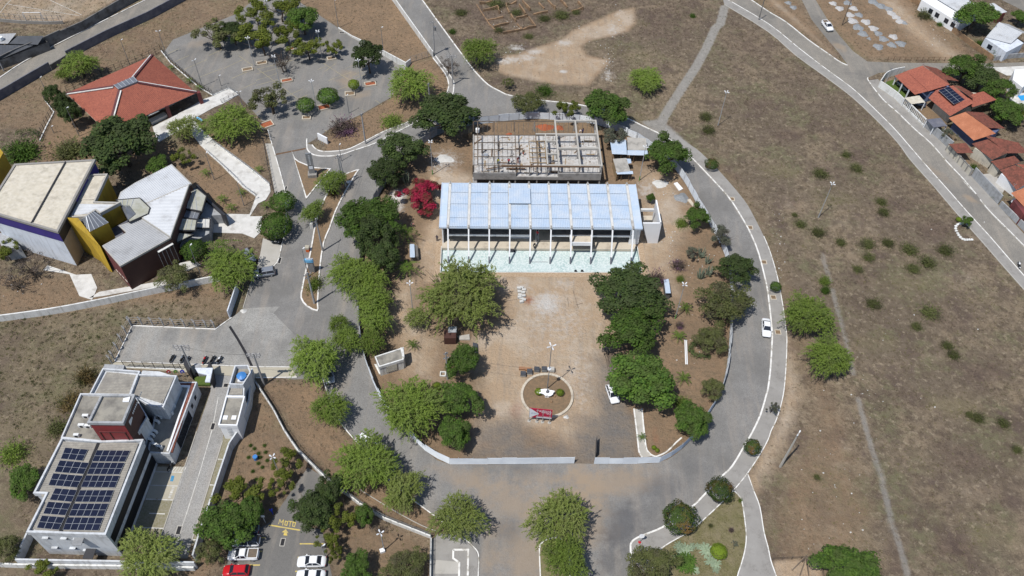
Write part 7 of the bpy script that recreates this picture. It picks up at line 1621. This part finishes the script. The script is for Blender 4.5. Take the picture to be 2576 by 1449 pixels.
# ================================================================== PEOPLE
def person(label, base, rz=0.0, shirt=(.4,.02,.02), legs=(.05,.06,.09), hat=None, pose='stand', z=0.0):
    J = {'hip': (0,0,.92), 'ch': (0,0,1.28), 'nk': (0,0,1.46), 'hd': (.02,0,1.62), 'top': (.02,0,1.74), 'ls': (0,.2,1.40), 'le': (.03,.25,1.12), 'lh': (.14,.24,.90), 'rs': (0,-.2,1.40), 're': (.03,-.25,1.12), 'rh': (.14,-.24,.90), 'lk': (.03,.1,.48), 'lf': (0,.11,.06), 'lt': (.16,.12,.04), 'rk': (.03,-.1,.48), 'rf': (0,-.11,.06), 'rt': (.16,-.12,.04)}
    if pose == 'bend': J.update(hip=(-.2,0,.85), ch=(.12,0,1.08), nk=(.28,0,1.12), hd=(.42,0,1.12), top=(.52,0,1.10), ls=(.2,.2,1.06), le=(.28,.24,.8), lh=(.4,.2,.58), rs=(.2,-.2,1.06), re=(.28,-.24,.8), rh=(.4,-.2,.58))
    if pose == 'walk': J.update(lk=(.2,.1,.5), lf=(.2,.1,.1), lt=(.36,.1,.08), rk=(-.06,-.1,.48), rf=(-.28,-.1,.1), rt=(-.14,-.1,.05), lh=(-.12,.26,.92), rh=(.3,-.22,1.0))
    names = list(J); E_ = [('hip','ch'),('ch','nk'),('nk','hd'),('hd','top'),('ch','ls'),('ls','le'),('le','lh'),('ch','rs'),('rs','re'),('re','rh'),('hip','lk'),('lk','lf'),('lf','lt'),('hip','rk'),('rk','rf'),('rf','rt')]
    RR = dict(hip=.155, ch=.165, nk=.065, hd=.105, top=.07, ls=.085, le=.055, lh=.04, rs=.085, re=.055, rh=.04, lk=.08, lf=.055, lt=.045, rk=.08, rf=.055, rt=.045)
    me_ = bpy.data.meshes.new('body'); me_.from_pydata([J[n_] for n_ in names], [(names.index(a), names.index(b)) for a, b in E_], []); tmp = bpy.data.objects.new('tmp_body', me_); COL.objects.link(tmp)
    md = tmp.modifiers.new('s', 'SKIN'); 
    for i, n_ in enumerate(names): me_.skin_vertices[0].data[i].radius = (RR[n_], RR[n_]); me_.skin_vertices[0].data[i].use_root = (n_ == 'hip')
    tmp.modifiers.new('u', 'SUBSURF').levels = 1
    bpy.context.view_layer.update(); dg = bpy.context.evaluated_depsgraph_get(); m2 = bpy.data.meshes.new_from_object(tmp.evaluated_get(dg)); bpy.data.objects.remove(tmp)
    m2.name = 'body'; m2.materials.clear()
    for nm, cc in (('skin', (.22,.115,.07)), ('shirt', shirt), ('trousers', legs)):
        k = f'{nm}_{cc[0]:.3f}_{cc[1]:.3f}_{cc[2]:.3f}'
        if k not in MATS: mat(k, cc, None, 1, .85)
        m2.materials.append(MATS[k])
    hd, hp2 = Vector(J['nk']), Vector(J['hip'])
    for p in m2.polygons:
        c = p.center; nd = (c-Vector(J['hd'])).length; armd = min((c-Vector(J['lh'])).length, (c-Vector(J['rh'])).length)
        p.material_index = 0 if (nd < .17 or armd < .16) else (2 if c.z < hp2.z+.02 and c.x < hp2.x+.25 else 1); p.use_smooth = True
    o = thing('person', label, 'person', (base.x, base.y, z), None, rz); b = bpy.data.objects.new('body', m2); COL.objects.link(b); b.parent = o
    h = Vector(J['hd']); f = (Vector(J['top'])-h).normalized(); hc = h+f*.05
    MB().ball(hc.x, hc.y, hc.z+.02, .125, .115, .115, 8, 5).build('helmet' if hat else 'hair', (hat and 'hat_%s' % hat) or 'rubber', o, local=True)
    fx = h+Vector((.1,0,.0)); MB().ball(fx.x+.01, 0, fx.z-.01, .02, .018, .03, 5, 3).build('nose', list(m2.materials)[0], o, local=True)
    return o
mat('hat_white', (.7,.7,.68), None, 1, .5); mat('hat_pink', (.55,.2,.22), None, 1, .8)
person('worker in a yellow shirt on the frame building floor', K(530,905,3), 1.2, (.62,.55,.02), (.06,.06,.07), None, 'bend', ZF); person('worker in a red shirt on the frame building floor', K(718,910,3), 1.6, (.5,.02,.05), (.03,.03,.04), None, 'stand', ZF); person('worker in grey bending beside the red shirted one', K(768,910,3), 0, (.4,.4,.4), (.06,.06,.07), None, 'bend', ZF)
person('worker in dark red overalls on the frame building', K(870,880,3), -1, (.25,.02,.02), (.25,.02,.02), None, 'stand', ZF); person('worker with white helmet and orange trousers among the props', K(960,755,3), -1.5, (.12,.11,.08), (.45,.12,.06), 'white', 'stand', ZF); person('worker in dark blue at the back right bay of the frame', K(1955,405,3), 2.5, (.03,.03,.12), (.03,.03,.06), None, 'stand', ZF); person('worker in pale clothes at the back right bay of the frame', K(1905,405,3), .5, (.5,.42,.38), (.4,.38,.36), None, 'bend', ZF)
person('worker with pink cap shovelling below the bougainvillea', q(1,1,1568,830), -.6, (.06,.055,.05), (.1,.1,.11), 'pink', 'bend'); person('worker in dark clothes left of the pool corner', q(1,1,1822,975), 1.5, (.04,.035,.06), (.05,.05,.07), None, 'stand')
person('person in blue overalls walking beside the car park kerb', q(1,3,165,815), -1.4, (.03,.06,.45), (.03,.06,.45), None, 'walk'); person('worker in a red shirt on a ladder in the open bay of the pavilion', PV(bx[4]+1.6,2.1,1.0), 1.2, (.55,.03,.05), (.05,.05,.06), None, 'stand', 1.3); person('worker with white helmet on the pool edge below the ladder', PV(bx[4]+.9,-.1,0), .3, (.10,.09,.08), (.08,.08,.08), 'white', 'bend', .28)
ld = thing('ladder', 'ladder leaning in the open bay of the pavilion', 'ladder', PV(bx[4]+1.6,1.9,.28))
for s in (-.25, .25): a = PV(bx[4]+1.6+s,1.4,.28); b_ = PV(bx[4]+1.6+s,2.9,3.6); MB().beam(a, b_, .07, .07).build('rail', 'galv', ld)
for k in range(9): f = (k+.5)/9; a = PV(bx[4]+1.35,1.4+1.5*f,.28+3.3*f); b_ = PV(bx[4]+1.85,1.4+1.5*f,.28+3.3*f); MB().beam(a, b_, .05, .05).build('rung', 'galv', ld)

# ================================================================== ROUNDABOUT, MONUMENT, SIGN
def K5(x, y, z=0): return G(1288+x/8.033, 901.6+y/8.033, z)
rc = K5(707, 757); R_ = 4.68
rb_ = thing('roundabout', 'round planting bed with cream stone kerb in the yard', 'roundabout', rc)
MB().cone(rc.x, rc.y, -.05, .18, R_-.2, R_-.2, 40).build('bed_soil', 'island_soil', rb_)
for k in range(40):
    a0, a1 = 2*PI*k/40, 2*PI*(k+.96)/40; f = lambda a, r: (rc.x+r*math.cos(a), rc.y+r*math.sin(a))
    MB().prism([f(a0,R_-.42), f(a0,R_), f((a0+a1)/2,R_+.01), f(a1,R_), f(a1,R_-.42)], -.05, .36+random.uniform(-.015,.015)).build('kerb_stone', 'cream_slab', rb_)
mo = thing('map_monument', 'white map shaped slab with grey bust between two ball bushes', 'monument', K5(700,730))
mp_ = [K5(x,y,1.0+(740-y)/400) for x, y in ((500,680),(540,645),(600,620),(700,618),(715,635),(790,640),(862,655),(855,680),(830,690),(830,720),(790,750),(740,760),(715,745),(680,755),(640,715),(590,700),(550,705))]
MB().hull([p-Vector((0,0,.22)) for p in mp_], mp_).build('map_slab', 'clean_white', mo); MB().poly([p-Vector((0,0,.22)) for p in mp_][::-1]).build('slab_underside', 'clean_white', mo)
p = K5(705,770); MB().box(p.x, p.y, 0, .75, .7, 1.0, 0, .85, .85).build('plinth', 'clean_white', mo); p2 = K5(690,690); MB().box(p2.x, p2.y, .1, 1.0, .5, .8).build('support', 'concrete_light', mo)
MB().ball(p.x+.02, p.y+.12, 1.35, .3, .2, .38, 10, 6, .06).ball(p.x+.02, p.y+.12, 1.88, .15, .16, .19, 10, 6).build('bust', 'slate_wall', mo, smooth=True)
for x, y, s in ((860,780,.3),(795,890,.3)): pp = K5(x,y); MB().cone(pp.x, pp.y, .1, .45, s*.9, s*.6, 8, .1).solo('dry_stump', 'brick_ruin', 'small brown stump '+('nearer' if y > 800 else 'behind, closer')+' in front of the monument' if y > 800 else 'small brown stump right of the white plinth', 'stump')
sg = thing('works_sign', 'red and white construction signboard on posts at the roundabout kerb', 'sign', K5(560,1280))
bl, br_ = K5(345,1262), K5(762,1300); dS = (br_-bl).normalized(); W_ = (br_-bl).length; nS = Vector((dS.y, -dS.x, 0))
def SB(u_, z, d=.06): p = bl+dS*u_+nS*d; return (p.x, p.y, z)
mat('sign_red', (.42, .012, .055), None, 1, .5); mat('sign_white', (.68, .72, .76), None, 1, .5); mat('sign_pink', (.72, .55, .58), None, 1, .5); mat('sign_grey', (.35, .38, .48), None, 1, .5)
z0, z1 = 1.35, 4.15; W2 = W_+.25
MB().beam(Vector(SB(-.05,(z0+z1)/2,0)), Vector(SB(W2,(z0+z1)/2,0)), .08, z1-z0).build('board', 'sign_red', sg)
wv = [SB(-.03,z0+.02), SB(.25,z0+.02), SB(1.0,z0+.75), SB(1.45,z0+1.05), SB(1.58,z0+1.28), SB(1.5,z0+1.5), SB(1.1,z0+1.8), SB(.15,z1-.05), SB(-.03,z1-.05)]; MB().poly(wv).build('white_arrow', 'sign_white', sg)
MB().poly([SB(1.15,z0+.05), SB(W2-.05,z0+.05), SB(W2-.05,z0+.38), SB(1.15,z0+.38)]).build('white_strip', 'sign_white', sg)
def words(rows, mt, seed, d=.075):
    random.seed(seed); m_ = MB()
    for u0, u1, za, hh in rows:
        u_ = u0
        while u_ < u1-.05:
            w_ = min(random.uniform(.12,.42), u1-u_); m_.poly([SB(u_,za,d), SB(u_+w_-.03,za,d), SB(u_+w_-.03,za+hh,d), SB(u_,za+hh,d)]); u_ += w_+random.choice((.02,.02,.07))
    return m_.build('lettering', mt, sg)
words(((1.15,W2-.12,z1-.5,.2),(1.6,W2-.12,z1-.8,.2),(2.0,W2-.12,z1-1.1,.2),(2.9,W2-.12,z1-1.4,.2)), 'sign_pink', 3); words(((1.3,2.2,z0+.6,.07),(2.4,W2-.15,z0+.6,.07),(2.4,W2-.15,z0+.48,.06)), 'sign_pink', 4); words(((.3,1.2,z0+1.45,.09),(.3,1.15,z0+1.3,.07),(.2,1.2,z0+1.15,.07)), 'sign_grey', 5); words(((1.9,2.5,z0+.18,.07),(1.2,1.35,z0+.2,.1)), 'sign_grey', 6); random.seed(11)
for f in (0, .37, .64, .98): p = bl+dS*(W_*f); MB().box(p.x, p.y, 0, .12, .12, 4.0).build('post', 'old_sheet', sg); MB().cone(p.x, p.y, 0, .1, .32, .28, 9, .1).build('post_footing', 'concrete_light', sg)
mat('tarp', (.045,.05,.06), (.07,.075,.085), 3, .6); mat('brick_block', (.36,.19,.10), (.3,.16,.09), 3, .9); mat('white_block', (.55,.545,.52), (.45,.445,.42), 2, .9)
for x, y, lb, tp_ in ((225,345,'pallet of sacks under dark plastic behind the roundabout, leftmost','tarp'),(355,300,'pallet of sacks under dark plastic behind the roundabout, second from left','tarp'),(500,255,'pallet of sacks under dark plastic behind the roundabout, third from left','tarp'),(650,250,'pallet with dark plastic and white sheet left of the lamp','tarp'),(800,255,'pallet of grey boards right of the lamp','concrete_light')):
    p = K5(x,y); o = thing('pallet', lb, 'pallet', p); MB().box(p.x, p.y, 0, 1.0, .9, .15).build('pallet_base', 'plywood', o); MB().box(p.x, p.y, .15, .95, .85, .55).build('sacks', 'white_block', o); MB().hull([Vector((p.x+i*.5,p.y+j*.45,.4)) for i, j in ((-1,-1),(1,-1),(1,1),(-1,1))], [Vector((p.x+i*.46,p.y+j*.4,.85+random.uniform(-.05,.05))) for i, j in ((-1,-1),(1,-1),(1,1),(-1,1))]).build('cover', tp_, o)
for x, y, lb in ((200,220,'stack of red bricks behind the dark pallets, left'),(325,235,'stack of pinkish bricks behind the dark pallets, right')): p = K5(x,y); MB().box(p.x, p.y, 0, 1.1, .5, .5).solo('brick_stack', 'brick_block', lb, 'bricks')
# small things in the yard
def K2(x, y, z=0): return T(2,2,x,y,z=z)[0]
for i, (x, y) in enumerate(((70,10),(95,0),(120,20),(75,40),(110,50),(80,80),(115,85),(95,110),(75,100),(120,120),(95,145))): p = K2(x,y); MB().box(p.x, p.y, 0, .75, .45, random.uniform(.3,.6), random.uniform(-.3,.3)).solo('block_stack', 'white_block', 'white block', 'blocks', 'white blocks stacked in the yard')
L_ = sorted([o for o in COL.objects if o.name.startswith('block_stack')], key=lambda o: -o.location.y)
for i, o in enumerate(L_): o['label'] = f'stack of white blocks in front of the pool, {ordn(i)} from the pool'
a, b_ = K2(1738,525), K2(1746,768)
for s, lb in ((0,'long white pipe lying beside the small palms, left one'),(.28,'long white pipe lying beside the small palms, right one')): MB().tube([(a.x+s,a.y,.12),(b_.x+s,b_.y,.12)], .11, 8).solo('pipe', 'clean_white', lb, 'pipe')
rbm = MB()
for k in range(14): a, b_ = K2(925+k*6,650+random.uniform(-15,15)), K2(965+k*6,800+random.uniform(-60,20)); rbm.tube([(a.x,a.y,.15+.01*k),(b_.x,b_.y,.1+.01*k)], .04, 4)
rbm.solo('rebar_bundle', 'form_wood', 'bundle of brown bars lying beside the big green tree', 'bars')
for x0, y0, x1, y1, lb in ((612,20,668,205,'long thin bar lying in the yard, longer'),(640,170,710,152,'short thin bar lying across the long one'),(556,100,572,190,'thin bar lying left of the long one')): a, b_ = K2(x0,y0), K2(x1,y1); MB().tube([(a.x,a.y,.06),(b_.x,b_.y,.06)], .035, 4).solo('bar', 'form_wood', lb, 'bar')
# huts and stores on the site
hb_ = thing('site_shack', 'little shack with pale sheet roof beside the palms left of the pool', 'shed', q(1,1,1585,1090)); MB().corr(T(1,1,1545,1005,1592,1005,1598,1138,1548,1140, z=1.7), V, .25, .04).build('roof_sheet', 'steel_sheet', hb_); MB().prism(T(1,1,1550,1015,1625,1030,1635,1140,1555,1140, z=1.0), 0, 1.3).build('body', 'interior', hb_)
hb_ = thing('site_hut', 'narrow hut with pale blue sheet roof beside the lamp with green foot', 'shed', q(2,1,1560,1480)); MB().corr(T(2,1,1525,1358,1575,1356,1600,1500,1545,1500, z=2.0), V, .25, .04).build('roof_sheet', 'steel_sheet', hb_); MB().prism(T(2,1,1530,1370,1575,1370,1595,1495,1550,1495, z=1.8), 0, 1.8).build('body', 'interior', hb_)
hb_ = thing('dark_cabin', 'dark site cabin half hidden below the huge feathery tree', 'cabin', q(1,2,1955,480)); MB().prism(T(1,2,1890,430,2015,440,2010,515,1890,515, z=1.5), 0, 1.9).build('body', 'brown_wall', hb_); MB().prism(T(1,2,1935,385,2020,380,2015,440,1930,440, z=2.1), 1.9, 2.0).build('roof', 'galv', hb_)
MB().prism(T(1,2,2030,490,2145,470,2150,525,2040,525), 0, .3).solo('slab_stack', 'concrete_light', 'stack of pale slabs right of the dark cabin', 'slabs'); MB().prism(T(1,2,2180,560,2225,570,2235,750,2180,740), 0, .5).solo('tarp_pile', 'tarp', 'dark covered pile right of the dense yellow green tree', 'pile')
MB().prism(T(2,1,1625,400,1660,390,1718,455,1680,475), 0, .25).solo('board_stack', 'clean_white', 'stack of white boards by the upper right hoarding', 'boards'); MB().prism(T(2,1,1760,565,1790,555,1840,625,1815,630), 0, .2).solo('board_stack', 'cream_slab', 'cream boards beside the grey gravel heap', 'boards')
# heaps
mat('gravel_grey', (.20,.215,.225), (.14,.15,.155), 1.5, .95, fine=(.28,.29,.30), fsc=5, bump=.5); mat('gravel_pale', (.37,.36,.35), (.29,.28,.272), 1.5, .95, fine=(.46,.45,.44), fsc=5, bump=.5); mat('red_earth', (.30,.085,.035), (.23,.065,.03), 1.5, .95, fine=(.36,.12,.06), fsc=4, bump=.5)
def heap(p, rx, ry, h, mt, label, z=0.0, cat='heap', nm='heap', group=None):
    m_ = MB(); n_, m2 = 16, 5
    for i in range(m2+1):
        t = i/m2
        for k in range(n_):
            a = 2*PI*k/n_; w_ = 1+.14*math.sin(3*a+p.x)+.1*math.sin(5*a+p.y)+random.uniform(-.05,.05); rr = (1-t*.96)*w_; m_.v.append((p.x+rx*rr*math.cos(a), p.y+ry*rr*math.sin(a), z-.05+h*(t**1.2)*(1+random.uniform(-.08,.08))))
    for i in range(m2):
        for k in range(n_): m_.f.append((i*n_+k, i*n_+(k+1) % n_, (i+1)*n_+(k+1) % n_, (i+1)*n_+k))
    m_.f.append(tuple(m2*n_+k for k in range(n_))); return m_.solo(nm, mt, label, cat, group, smooth=True)
HP = ((800,30,50,'g'),(655,35,45,'p'),(720,85,50,'p'),(860,85,50,'p'),(825,150,50,'p'),(915,150,48,'g'),(850,210,60,'p'),(985,220,55,'p'),(905,275,62,'g'),(1060,285,55,'p'),(955,340,58,'g'),(1105,335,50,'g'),(1015,390,26,'g'),(1160,392,55,'g'),(1262,370,50,'p'),(1245,452,52,'g'),(1335,440,58,'g'),(1110,470,58,'g'),(1060,20,60,'g'),(1130,60,58,'g'),(1210,90,50,'g'),(1235,130,50,'p'),(1285,170,52,'p'),(1330,215,55,'p'),(1370,230,35,'g'),(205,30,40,'g'),(255,75,42,'g'))
for kk in 'gp':
    for i, (x, y, r, _) in enumerate(sorted(h for h in HP if h[3] == kk)):
        p = q(3,0,x,y); s = r*.25/10.0; heap(p, s*1.05, s*1.15, .6, 'gravel_grey' if kk == 'g' else 'gravel_pale', ('dark grey' if kk == 'g' else 'pale')+f' gravel heap in the yard at the top right, {ordn(i)} from the left', group='gravel heaps at the top right')
heap(q(2,1,1705,540), 1.7, 1.6, .9, 'gravel_grey', 'grey gravel heap by the upper right hoarding'); heap(K(1330,290,0), 2.3, 1.2, 1.0, 'red_earth', 'large red earth heap behind the frame building', .0); heap(K(1560,300,0), 1.2, 1.0, .8, 'red_earth', 'smaller red earth heap behind the frame building'); heap(K(728,400,ZF), .7, .5, .4, 'red_earth', 'small red heap on the frame building floor', ZF); heap(q(1,1,1800,345), 1.4, .9, .5, 'yard_soil', 'low sand heap left of the frame building'); heap(q(2,1,1490,400), 2.0, 1.5, .5, 'white_block', 'heap of pale rubble and wire right of the sheds'); heap(q(1,1,1430,520), 1.3, 1.1, .5, 'white_block', 'white rubble heap left of the bougainvillea'); heap(q(1,1,1890,150), 2.6, 1.6, .4, 'white_block', 'spread of white rubble left of the frame building'); heap(q(2,2,545,1295), .6, .45, .35, 'white_block', 'small rubble heap right of the signboard'); heap(q(0,2,2450,230), .8, .6, .5, 'white_block', 'pale rubble heap at the forecourt entrance')
# loose stones
st_ = MB()
random.seed(21)
for cx_, cy_, sx_, sy_, n_ in ((1295,140,45,25,40),(1530,160,20,40,60),(1555,60,25,50,50),(1770,690,60,90,30),(1690,620,20,60,40),(1110,410,40,30,60),(1000,520,25,40,30),(2100,1250,120,150,36),(2200,1000,150,120,22),(2250,760,200,150,14),(1960,620,20,100,30),(1720,860,60,120,14),(1660,470,40,40,30),(60,720,60,30,10),(1480,90,60,30,20),(2350,90,60,40,40),(1300,60,60,30,20)):
    for _ in range(n_):
        p = G(cx_+random.gauss(0,sx_*.5), cy_+random.gauss(0,sy_*.5)); r = random.choice((.05,.06,.07,.08,.1,.12,.18)); st_.ball(p.x, p.y, r*.4, r, r*.8, r*.6, 5, 3, .25)
o = st_.build('loose_stones', 'white_block'); tag(o, 'loose pale stones scattered over the fields and the site', 'stones', kind='stuff')
# ================================================================== STREET FURNITURE
tm = thing('totem_sign', 'tall grey totem sign on a concrete foot in the triangular island', 'sign', q(1,1,572,320)); b_ = q(1,1,572,320)
MB().box(b_.x, b_.y, 0, 1.9, 1.6, .9, .15).build('foot', 'concrete', tm); MB().box(b_.x, b_.y, .9, 1.25, .35, 5.6, .15).build('panel', 'grey_metal', tm); MB().box(b_.x, b_.y-.02, 2.2, .8, .38, .7, .15).build('plate', 'sign_white', tm)
for k in range(7): MB().box(b_.x+.05, b_.y-.03, 3.4+.4*k, .35, .38, .22, .15).build('letter', 'galv', tm)
bt = thing('totem_sign', 'grey totem with light blue head plate on the long median', 'sign', q(1,1,565,1280)); b_ = q(1,1,568,1285)
mat('sky_blue', (.16,.42,.66), None, 1, .5)
MB().box(b_.x, b_.y, 0, 1.25, .35, 3.6).build('panel', 'grey_metal', bt); MB().box(b_.x-.2, b_.y-.06, 3.0, 1.75, .45, .75).build('head_plate', 'sky_blue', bt); MB().box(b_.x, b_.y, 3.75, 1.3, .4, .15).build('cap', 'galv', bt)
bxn = thing('kerb_bin', 'beige and orange box at the kerb of the long median', 'box', q(1,1,522,1060)); b_ = q(1,1,524,1075)
mat('orange_paint', (.55,.12,.03), None, 1, .6); MB().box(b_.x, b_.y, 0, .65, .7, .8).build('body', 'orange_paint', bxn); MB().box(b_.x-.05, b_.y+.05, .8, .8, .85, .45).build('lid', 'beige_slab', bxn)
gw = thing('gate_monument', 'white slanted wall with railings at the upper car park exit', 'wall', q(1,0,680,1400)); a, b_ = q(1,0,630,1400), q(1,0,725,1449)
MB().beam(up(a,.9), up(b_,.9), .3, 1.8).build('panel', 'clean_white', gw)
for k in range(6): p = a+(b_-a)*(k/5)+Vector((-.9,-.5,0)); MB().box(p.x, p.y, 0, .06, .06, 1.3).build('railing_bar', 'galv', gw)
ss = thing('stop_sign', 'pale back of a road sign with red foot at the bottom right corner', 'road sign', q(2,3,1283,1112)); b_ = q(2,3,1283,1112)
MB().tube([(b_.x,b_.y,0),(b_.x,b_.y,2.6)], .05, 6).build('post', 'galv', ss); pl_ = MB().cone(0,0,-.02,.02,.45,.45,8); pl_ = pl_.build('plate', 'clean_white', ss, local=True); pl_.location = (0,-.03,2.4); pl_.rotation_euler = (1.25,0,0); MB().cone(b_.x, b_.y, 0, .25, .3, .22, 8).build('foot', 'paint_red', ss)
for x, c1, lb in ((1733,'paint_red','red and white flag by the office portal'),(1803,'green_paint','green and yellow flag by the office portal'),(1868,'sky_blue','blue flag by the office portal')):
    b_ = q(0,2,x+28,925); o = thing('flag', lb, 'flag', b_); MB().tube([(b_.x,b_.y,0),(b_.x,b_.y,3.2)], .035, 5).build('pole', 'galv', o)
    mfl = {'paint_red': 'paint_red', 'green_paint': 'green_paint', 'sky_blue': 'flag_blue'}[c1]
    if mfl == 'flag_blue' and mfl not in MATS: mat('flag_blue', (.03,.04,.42), None, 1, .7)
    m_ = MB(); m_.poly([(b_.x,b_.y,3.1),(b_.x-.35,b_.y+.05,3.2),(b_.x-.75,b_.y-.05,2.9),(b_.x-.7,b_.y-.1,2.2),(b_.x-.3,b_.y+.02,2.35),(b_.x,b_.y,2.3)]); m_.build('cloth', mfl, o)
    e_ = {'paint_red': 'clean_white', 'green_paint': 'yellow_line', 'sky_blue': 'clean_white'}[c1]; MB().poly([(b_.x-.2,b_.y-.06,2.75),(b_.x-.38,b_.y-.08,2.9),(b_.x-.56,b_.y-.12,2.65),(b_.x-.38,b_.y-.08,2.5)]).build('emblem', e_, o)
ds = thing('satellite_dish', 'large mesh satellite dish behind the solar roof house', 'satellite dish', q(3,0,2130,900)); b_ = q(3,0,2130,905)
dm = MB()
for i in range(4):
    for k in range(14): a = 2*PI*k/14; r = 1.3*i/3; dm.v.append((r*math.cos(a), r*math.sin(a), .35*(i/3)**2))
for i in range(3):
    for k in range(14): dm.f.append((i*14+k, i*14+(k+1) % 14, (i+1)*14+(k+1) % 14, (i+1)*14+k))
o = dm.build('dish', 'grey_metal', ds, local=True); o.location = (0,0,4.2); o.rotation_euler = (.5,-.9,0); MB().tube([(0,0,0),(0,0,4.2)], .08, 6).build('mast', 'grey_metal', ds, local=True)
for c, r, x, y, lb in ((3,0,1562,646,'white satellite dish on the corner house ridge'),(3,0,1750,673,'white satellite dish behind the corner house roof'),(3,1,2488,403,'white satellite dish above the white shuttered wall')):
    p = T(c,r,x,y,z=4.8)[0]; o = thing('roof_dish', lb, 'satellite dish', (p.x,p.y,3.9)); d_ = MB().cone(0,0,0,.12,.1,.4,12).build('dish', 'clean_white', o, local=True); d_.location = (0,0,.8); d_.rotation_euler = (-.6,.2,0); MB().tube([(0,0,0),(0,0,.8)], .04, 5).build('mast', 'galv', o, local=True)
gl_ = thing('football_goal', 'white football goal frame on the playing field', 'goal', T(0,0,320,180)[0]); a, b_ = T(0,0,262,205,440,205)
for p in (a, b_): MB().tube([(p.x,p.y,0),(p.x,p.y,2.3)], .07, 6).build('post', 'clean_white', gl_); MB().tube([(p.x,p.y,2.3),(p.x,p.y-1.5,.05)], .04, 5).build('stay', 'grey_metal', gl_)
MB().tube([(a.x,a.y,2.3),(b_.x,b_.y,2.3)], .07, 6).build('crossbar', 'clean_white', gl_)
line(T(0,0,0,130,60,50,110,0), .12, 'line_white', .03); line(T(0,0,60,40,800,160), .12, 'line_white', .031); line(T(0,0,500,0,820,150), .12, 'line_white', .032)
# brick planters of the upper car park
for i, (c, r, x, y, w_, d_, rz) in enumerate(((1,0,60,640,2.4,1.3,.35),(1,0,312,815,2.6,1.3,.38),(1,0,760,592,2.0,1.3,.4),(1,0,685,1085,2.8,1.8,.4),(1,0,945,950,2.2,1.5,.2),(1,0,1150,850,2.6,1.5,.3),(0,0,2490,705,2.4,1.3,.4),(1,0,110,1260,2.8,2.0,.6),(1,0,510,1190,1.8,1.2,.1),(1,0,345,500,1.8,1.1,.4))):
    p = q(c,r,x,y); o = thing('planter', f'brick edged tree bed in the upper car park, number {i}', 'planter', p)
    cs = [Vector((p.x+a*w_/2*math.cos(rz)-b*d_/2*math.sin(rz), p.y+a*w_/2*math.sin(rz)+b*d_/2*math.cos(rz), 0)) for a, b in ((-1,-1),(1,-1),(1,1),(-1,1))]
    MB().prism(cs, 0, .18).build('soil', 'red_earth' if i % 2 else 'island_soil', o); MB().ribbon(cs, .22, 0, .38, True).build('edging', 'cream_slab', o)
L_ = sorted([o for o in COL.objects if o.name.startswith('planter')], key=lambda o: o.location.x)
for i, o in enumerate(L_): o['label'] = f'brick edged tree bed in the upper car park, {ordn(i)} from the left'
# benches and odds
bn_ = thing('bench', 'light blue bench beside the walk of the tiled pavilion', 'bench', T(0,0,2010,1210)[0]); a, b_ = T(0,0,1985,1195,2038,1230); MB().beam(up(a,.45), up(b_,.45), .5, .08).build('seat', 'sky_blue', bn_)
for p in (a, b_): MB().box(p.x, p.y, 0, .1, .4, .42).build('leg', 'dark_metal', bn_)
p = q(1,3,1272,1202); MB().box(p.x, p.y, 0, .75, .6, .55, .4).solo('lamp_box', 'clean_white', 'white box at the foot of the lawn lamp', 'box'); p = q(1,2,1880,870); MB().ribbon([Vector((p.x+i*.45,p.y+j*.42,0)) for i, j in ((-1,-1),(1,-1),(1,1),(-1,1))], .16, 0, .4, True).solo('manhole_ring', 'white_paint', 'square white manhole ring left of the pole', 'manhole'); p = q(1,1,932,390); MB().box(p.x, p.y, 0, .8, .7, .35, .3).solo('meter_box', 'white_paint', 'white meter box at the tip of the long median', 'box'); p = q(1,1,565,840); MB().box(p.x, p.y, 0, .6, .7, 1.4).solo('meter_box', 'white_paint', 'white box beside the narrow feathery median tree', 'box'); p = q(1,3,95,910); MB().box(p.x, p.y, 1.9, .6, .05, .6).box(p.x, p.y, 0, .06, .06, 1.95).solo('park_sign', 'clean_white', 'small white parking sign at the car park corner', 'sign')
p = T(0,3,2574,275)[0]; MB().cone(p.x, p.y, 0, .9, .35, .4, 12).solo('plastic_drum', 'blue_plastic', 'small blue drum in the vegetable plot', 'drum')
for k, (x, y, lb) in enumerate(((1478,1262,'dark bucket at the lower pool edge, left'),(1545,1268,'dark bucket at the lower pool edge, right'))): p = T(2,1,640+k*65,1272)[0]; MB().cone(p.x, p.y, -.45, .0, .22, .28, 10).solo('bucket', 'dark', lb, 'bucket')
MB().tube([tuple(up(T(2,1,180,1172)[0],-.35)), tuple(up(T(2,1,360,1172)[0],-.35))], .05, 5).solo('bar', 'galv', 'metal bar lying in the pool between two column feet', 'bar')
p = T(1,1,0,0)[0]; c_ = G(1094.8+1130/5.92, 450.8+1080/5.92, -.4); wb = thing('wheelbarrow', 'dark wheelbarrow standing in the pool', 'wheelbarrow', (c_.x, c_.y, -.45)); MB().hull([(-.3,-.25,.3),(.4,-.2,.3),(.4,.2,.3),(-.3,.25,.3)], [(-.5,-.38,.6),(.6,-.3,.55),(.6,.3,.55),(-.5,.38,.6)]).build('tray', 'dark_metal', wb, local=True); MB().tube([(.7,-.06,.2),(.7,.06,.2)], .2, 10).build('wheel', 'rubber', wb, local=True)
for s in (-.25, .25): MB().tube([(.6,s*.4,.25),(-1.0,s,.6)], .03, 5).build('handle', 'wood', wb, local=True)
for lb, pts in (('grey barrel drum lying on the frame building floor', K(335,785,ZF)),): MB().cone(pts.x, pts.y, ZF, ZF+.7, .55, .55, 14).solo('drum', 'galv', lb, 'drum')
wt = K(195,365,ZF); MB().cone(wt.x, wt.y, ZF, ZF+.9, .45, .45, 14).solo('water_drum', 'clean_white', 'white drum at the left end of the frame building', 'drum')
pm_ = K(75,440,0); MB().box(pm_.x, pm_.y, 0, .8, 1.6, 1.6).solo('plywood_stack', 'plywood', 'leaning plywood sheets left of the frame building', 'boards')
# grassy verge tufts of the office lot: dark bushy tufts one by one are part of the grass stuff above
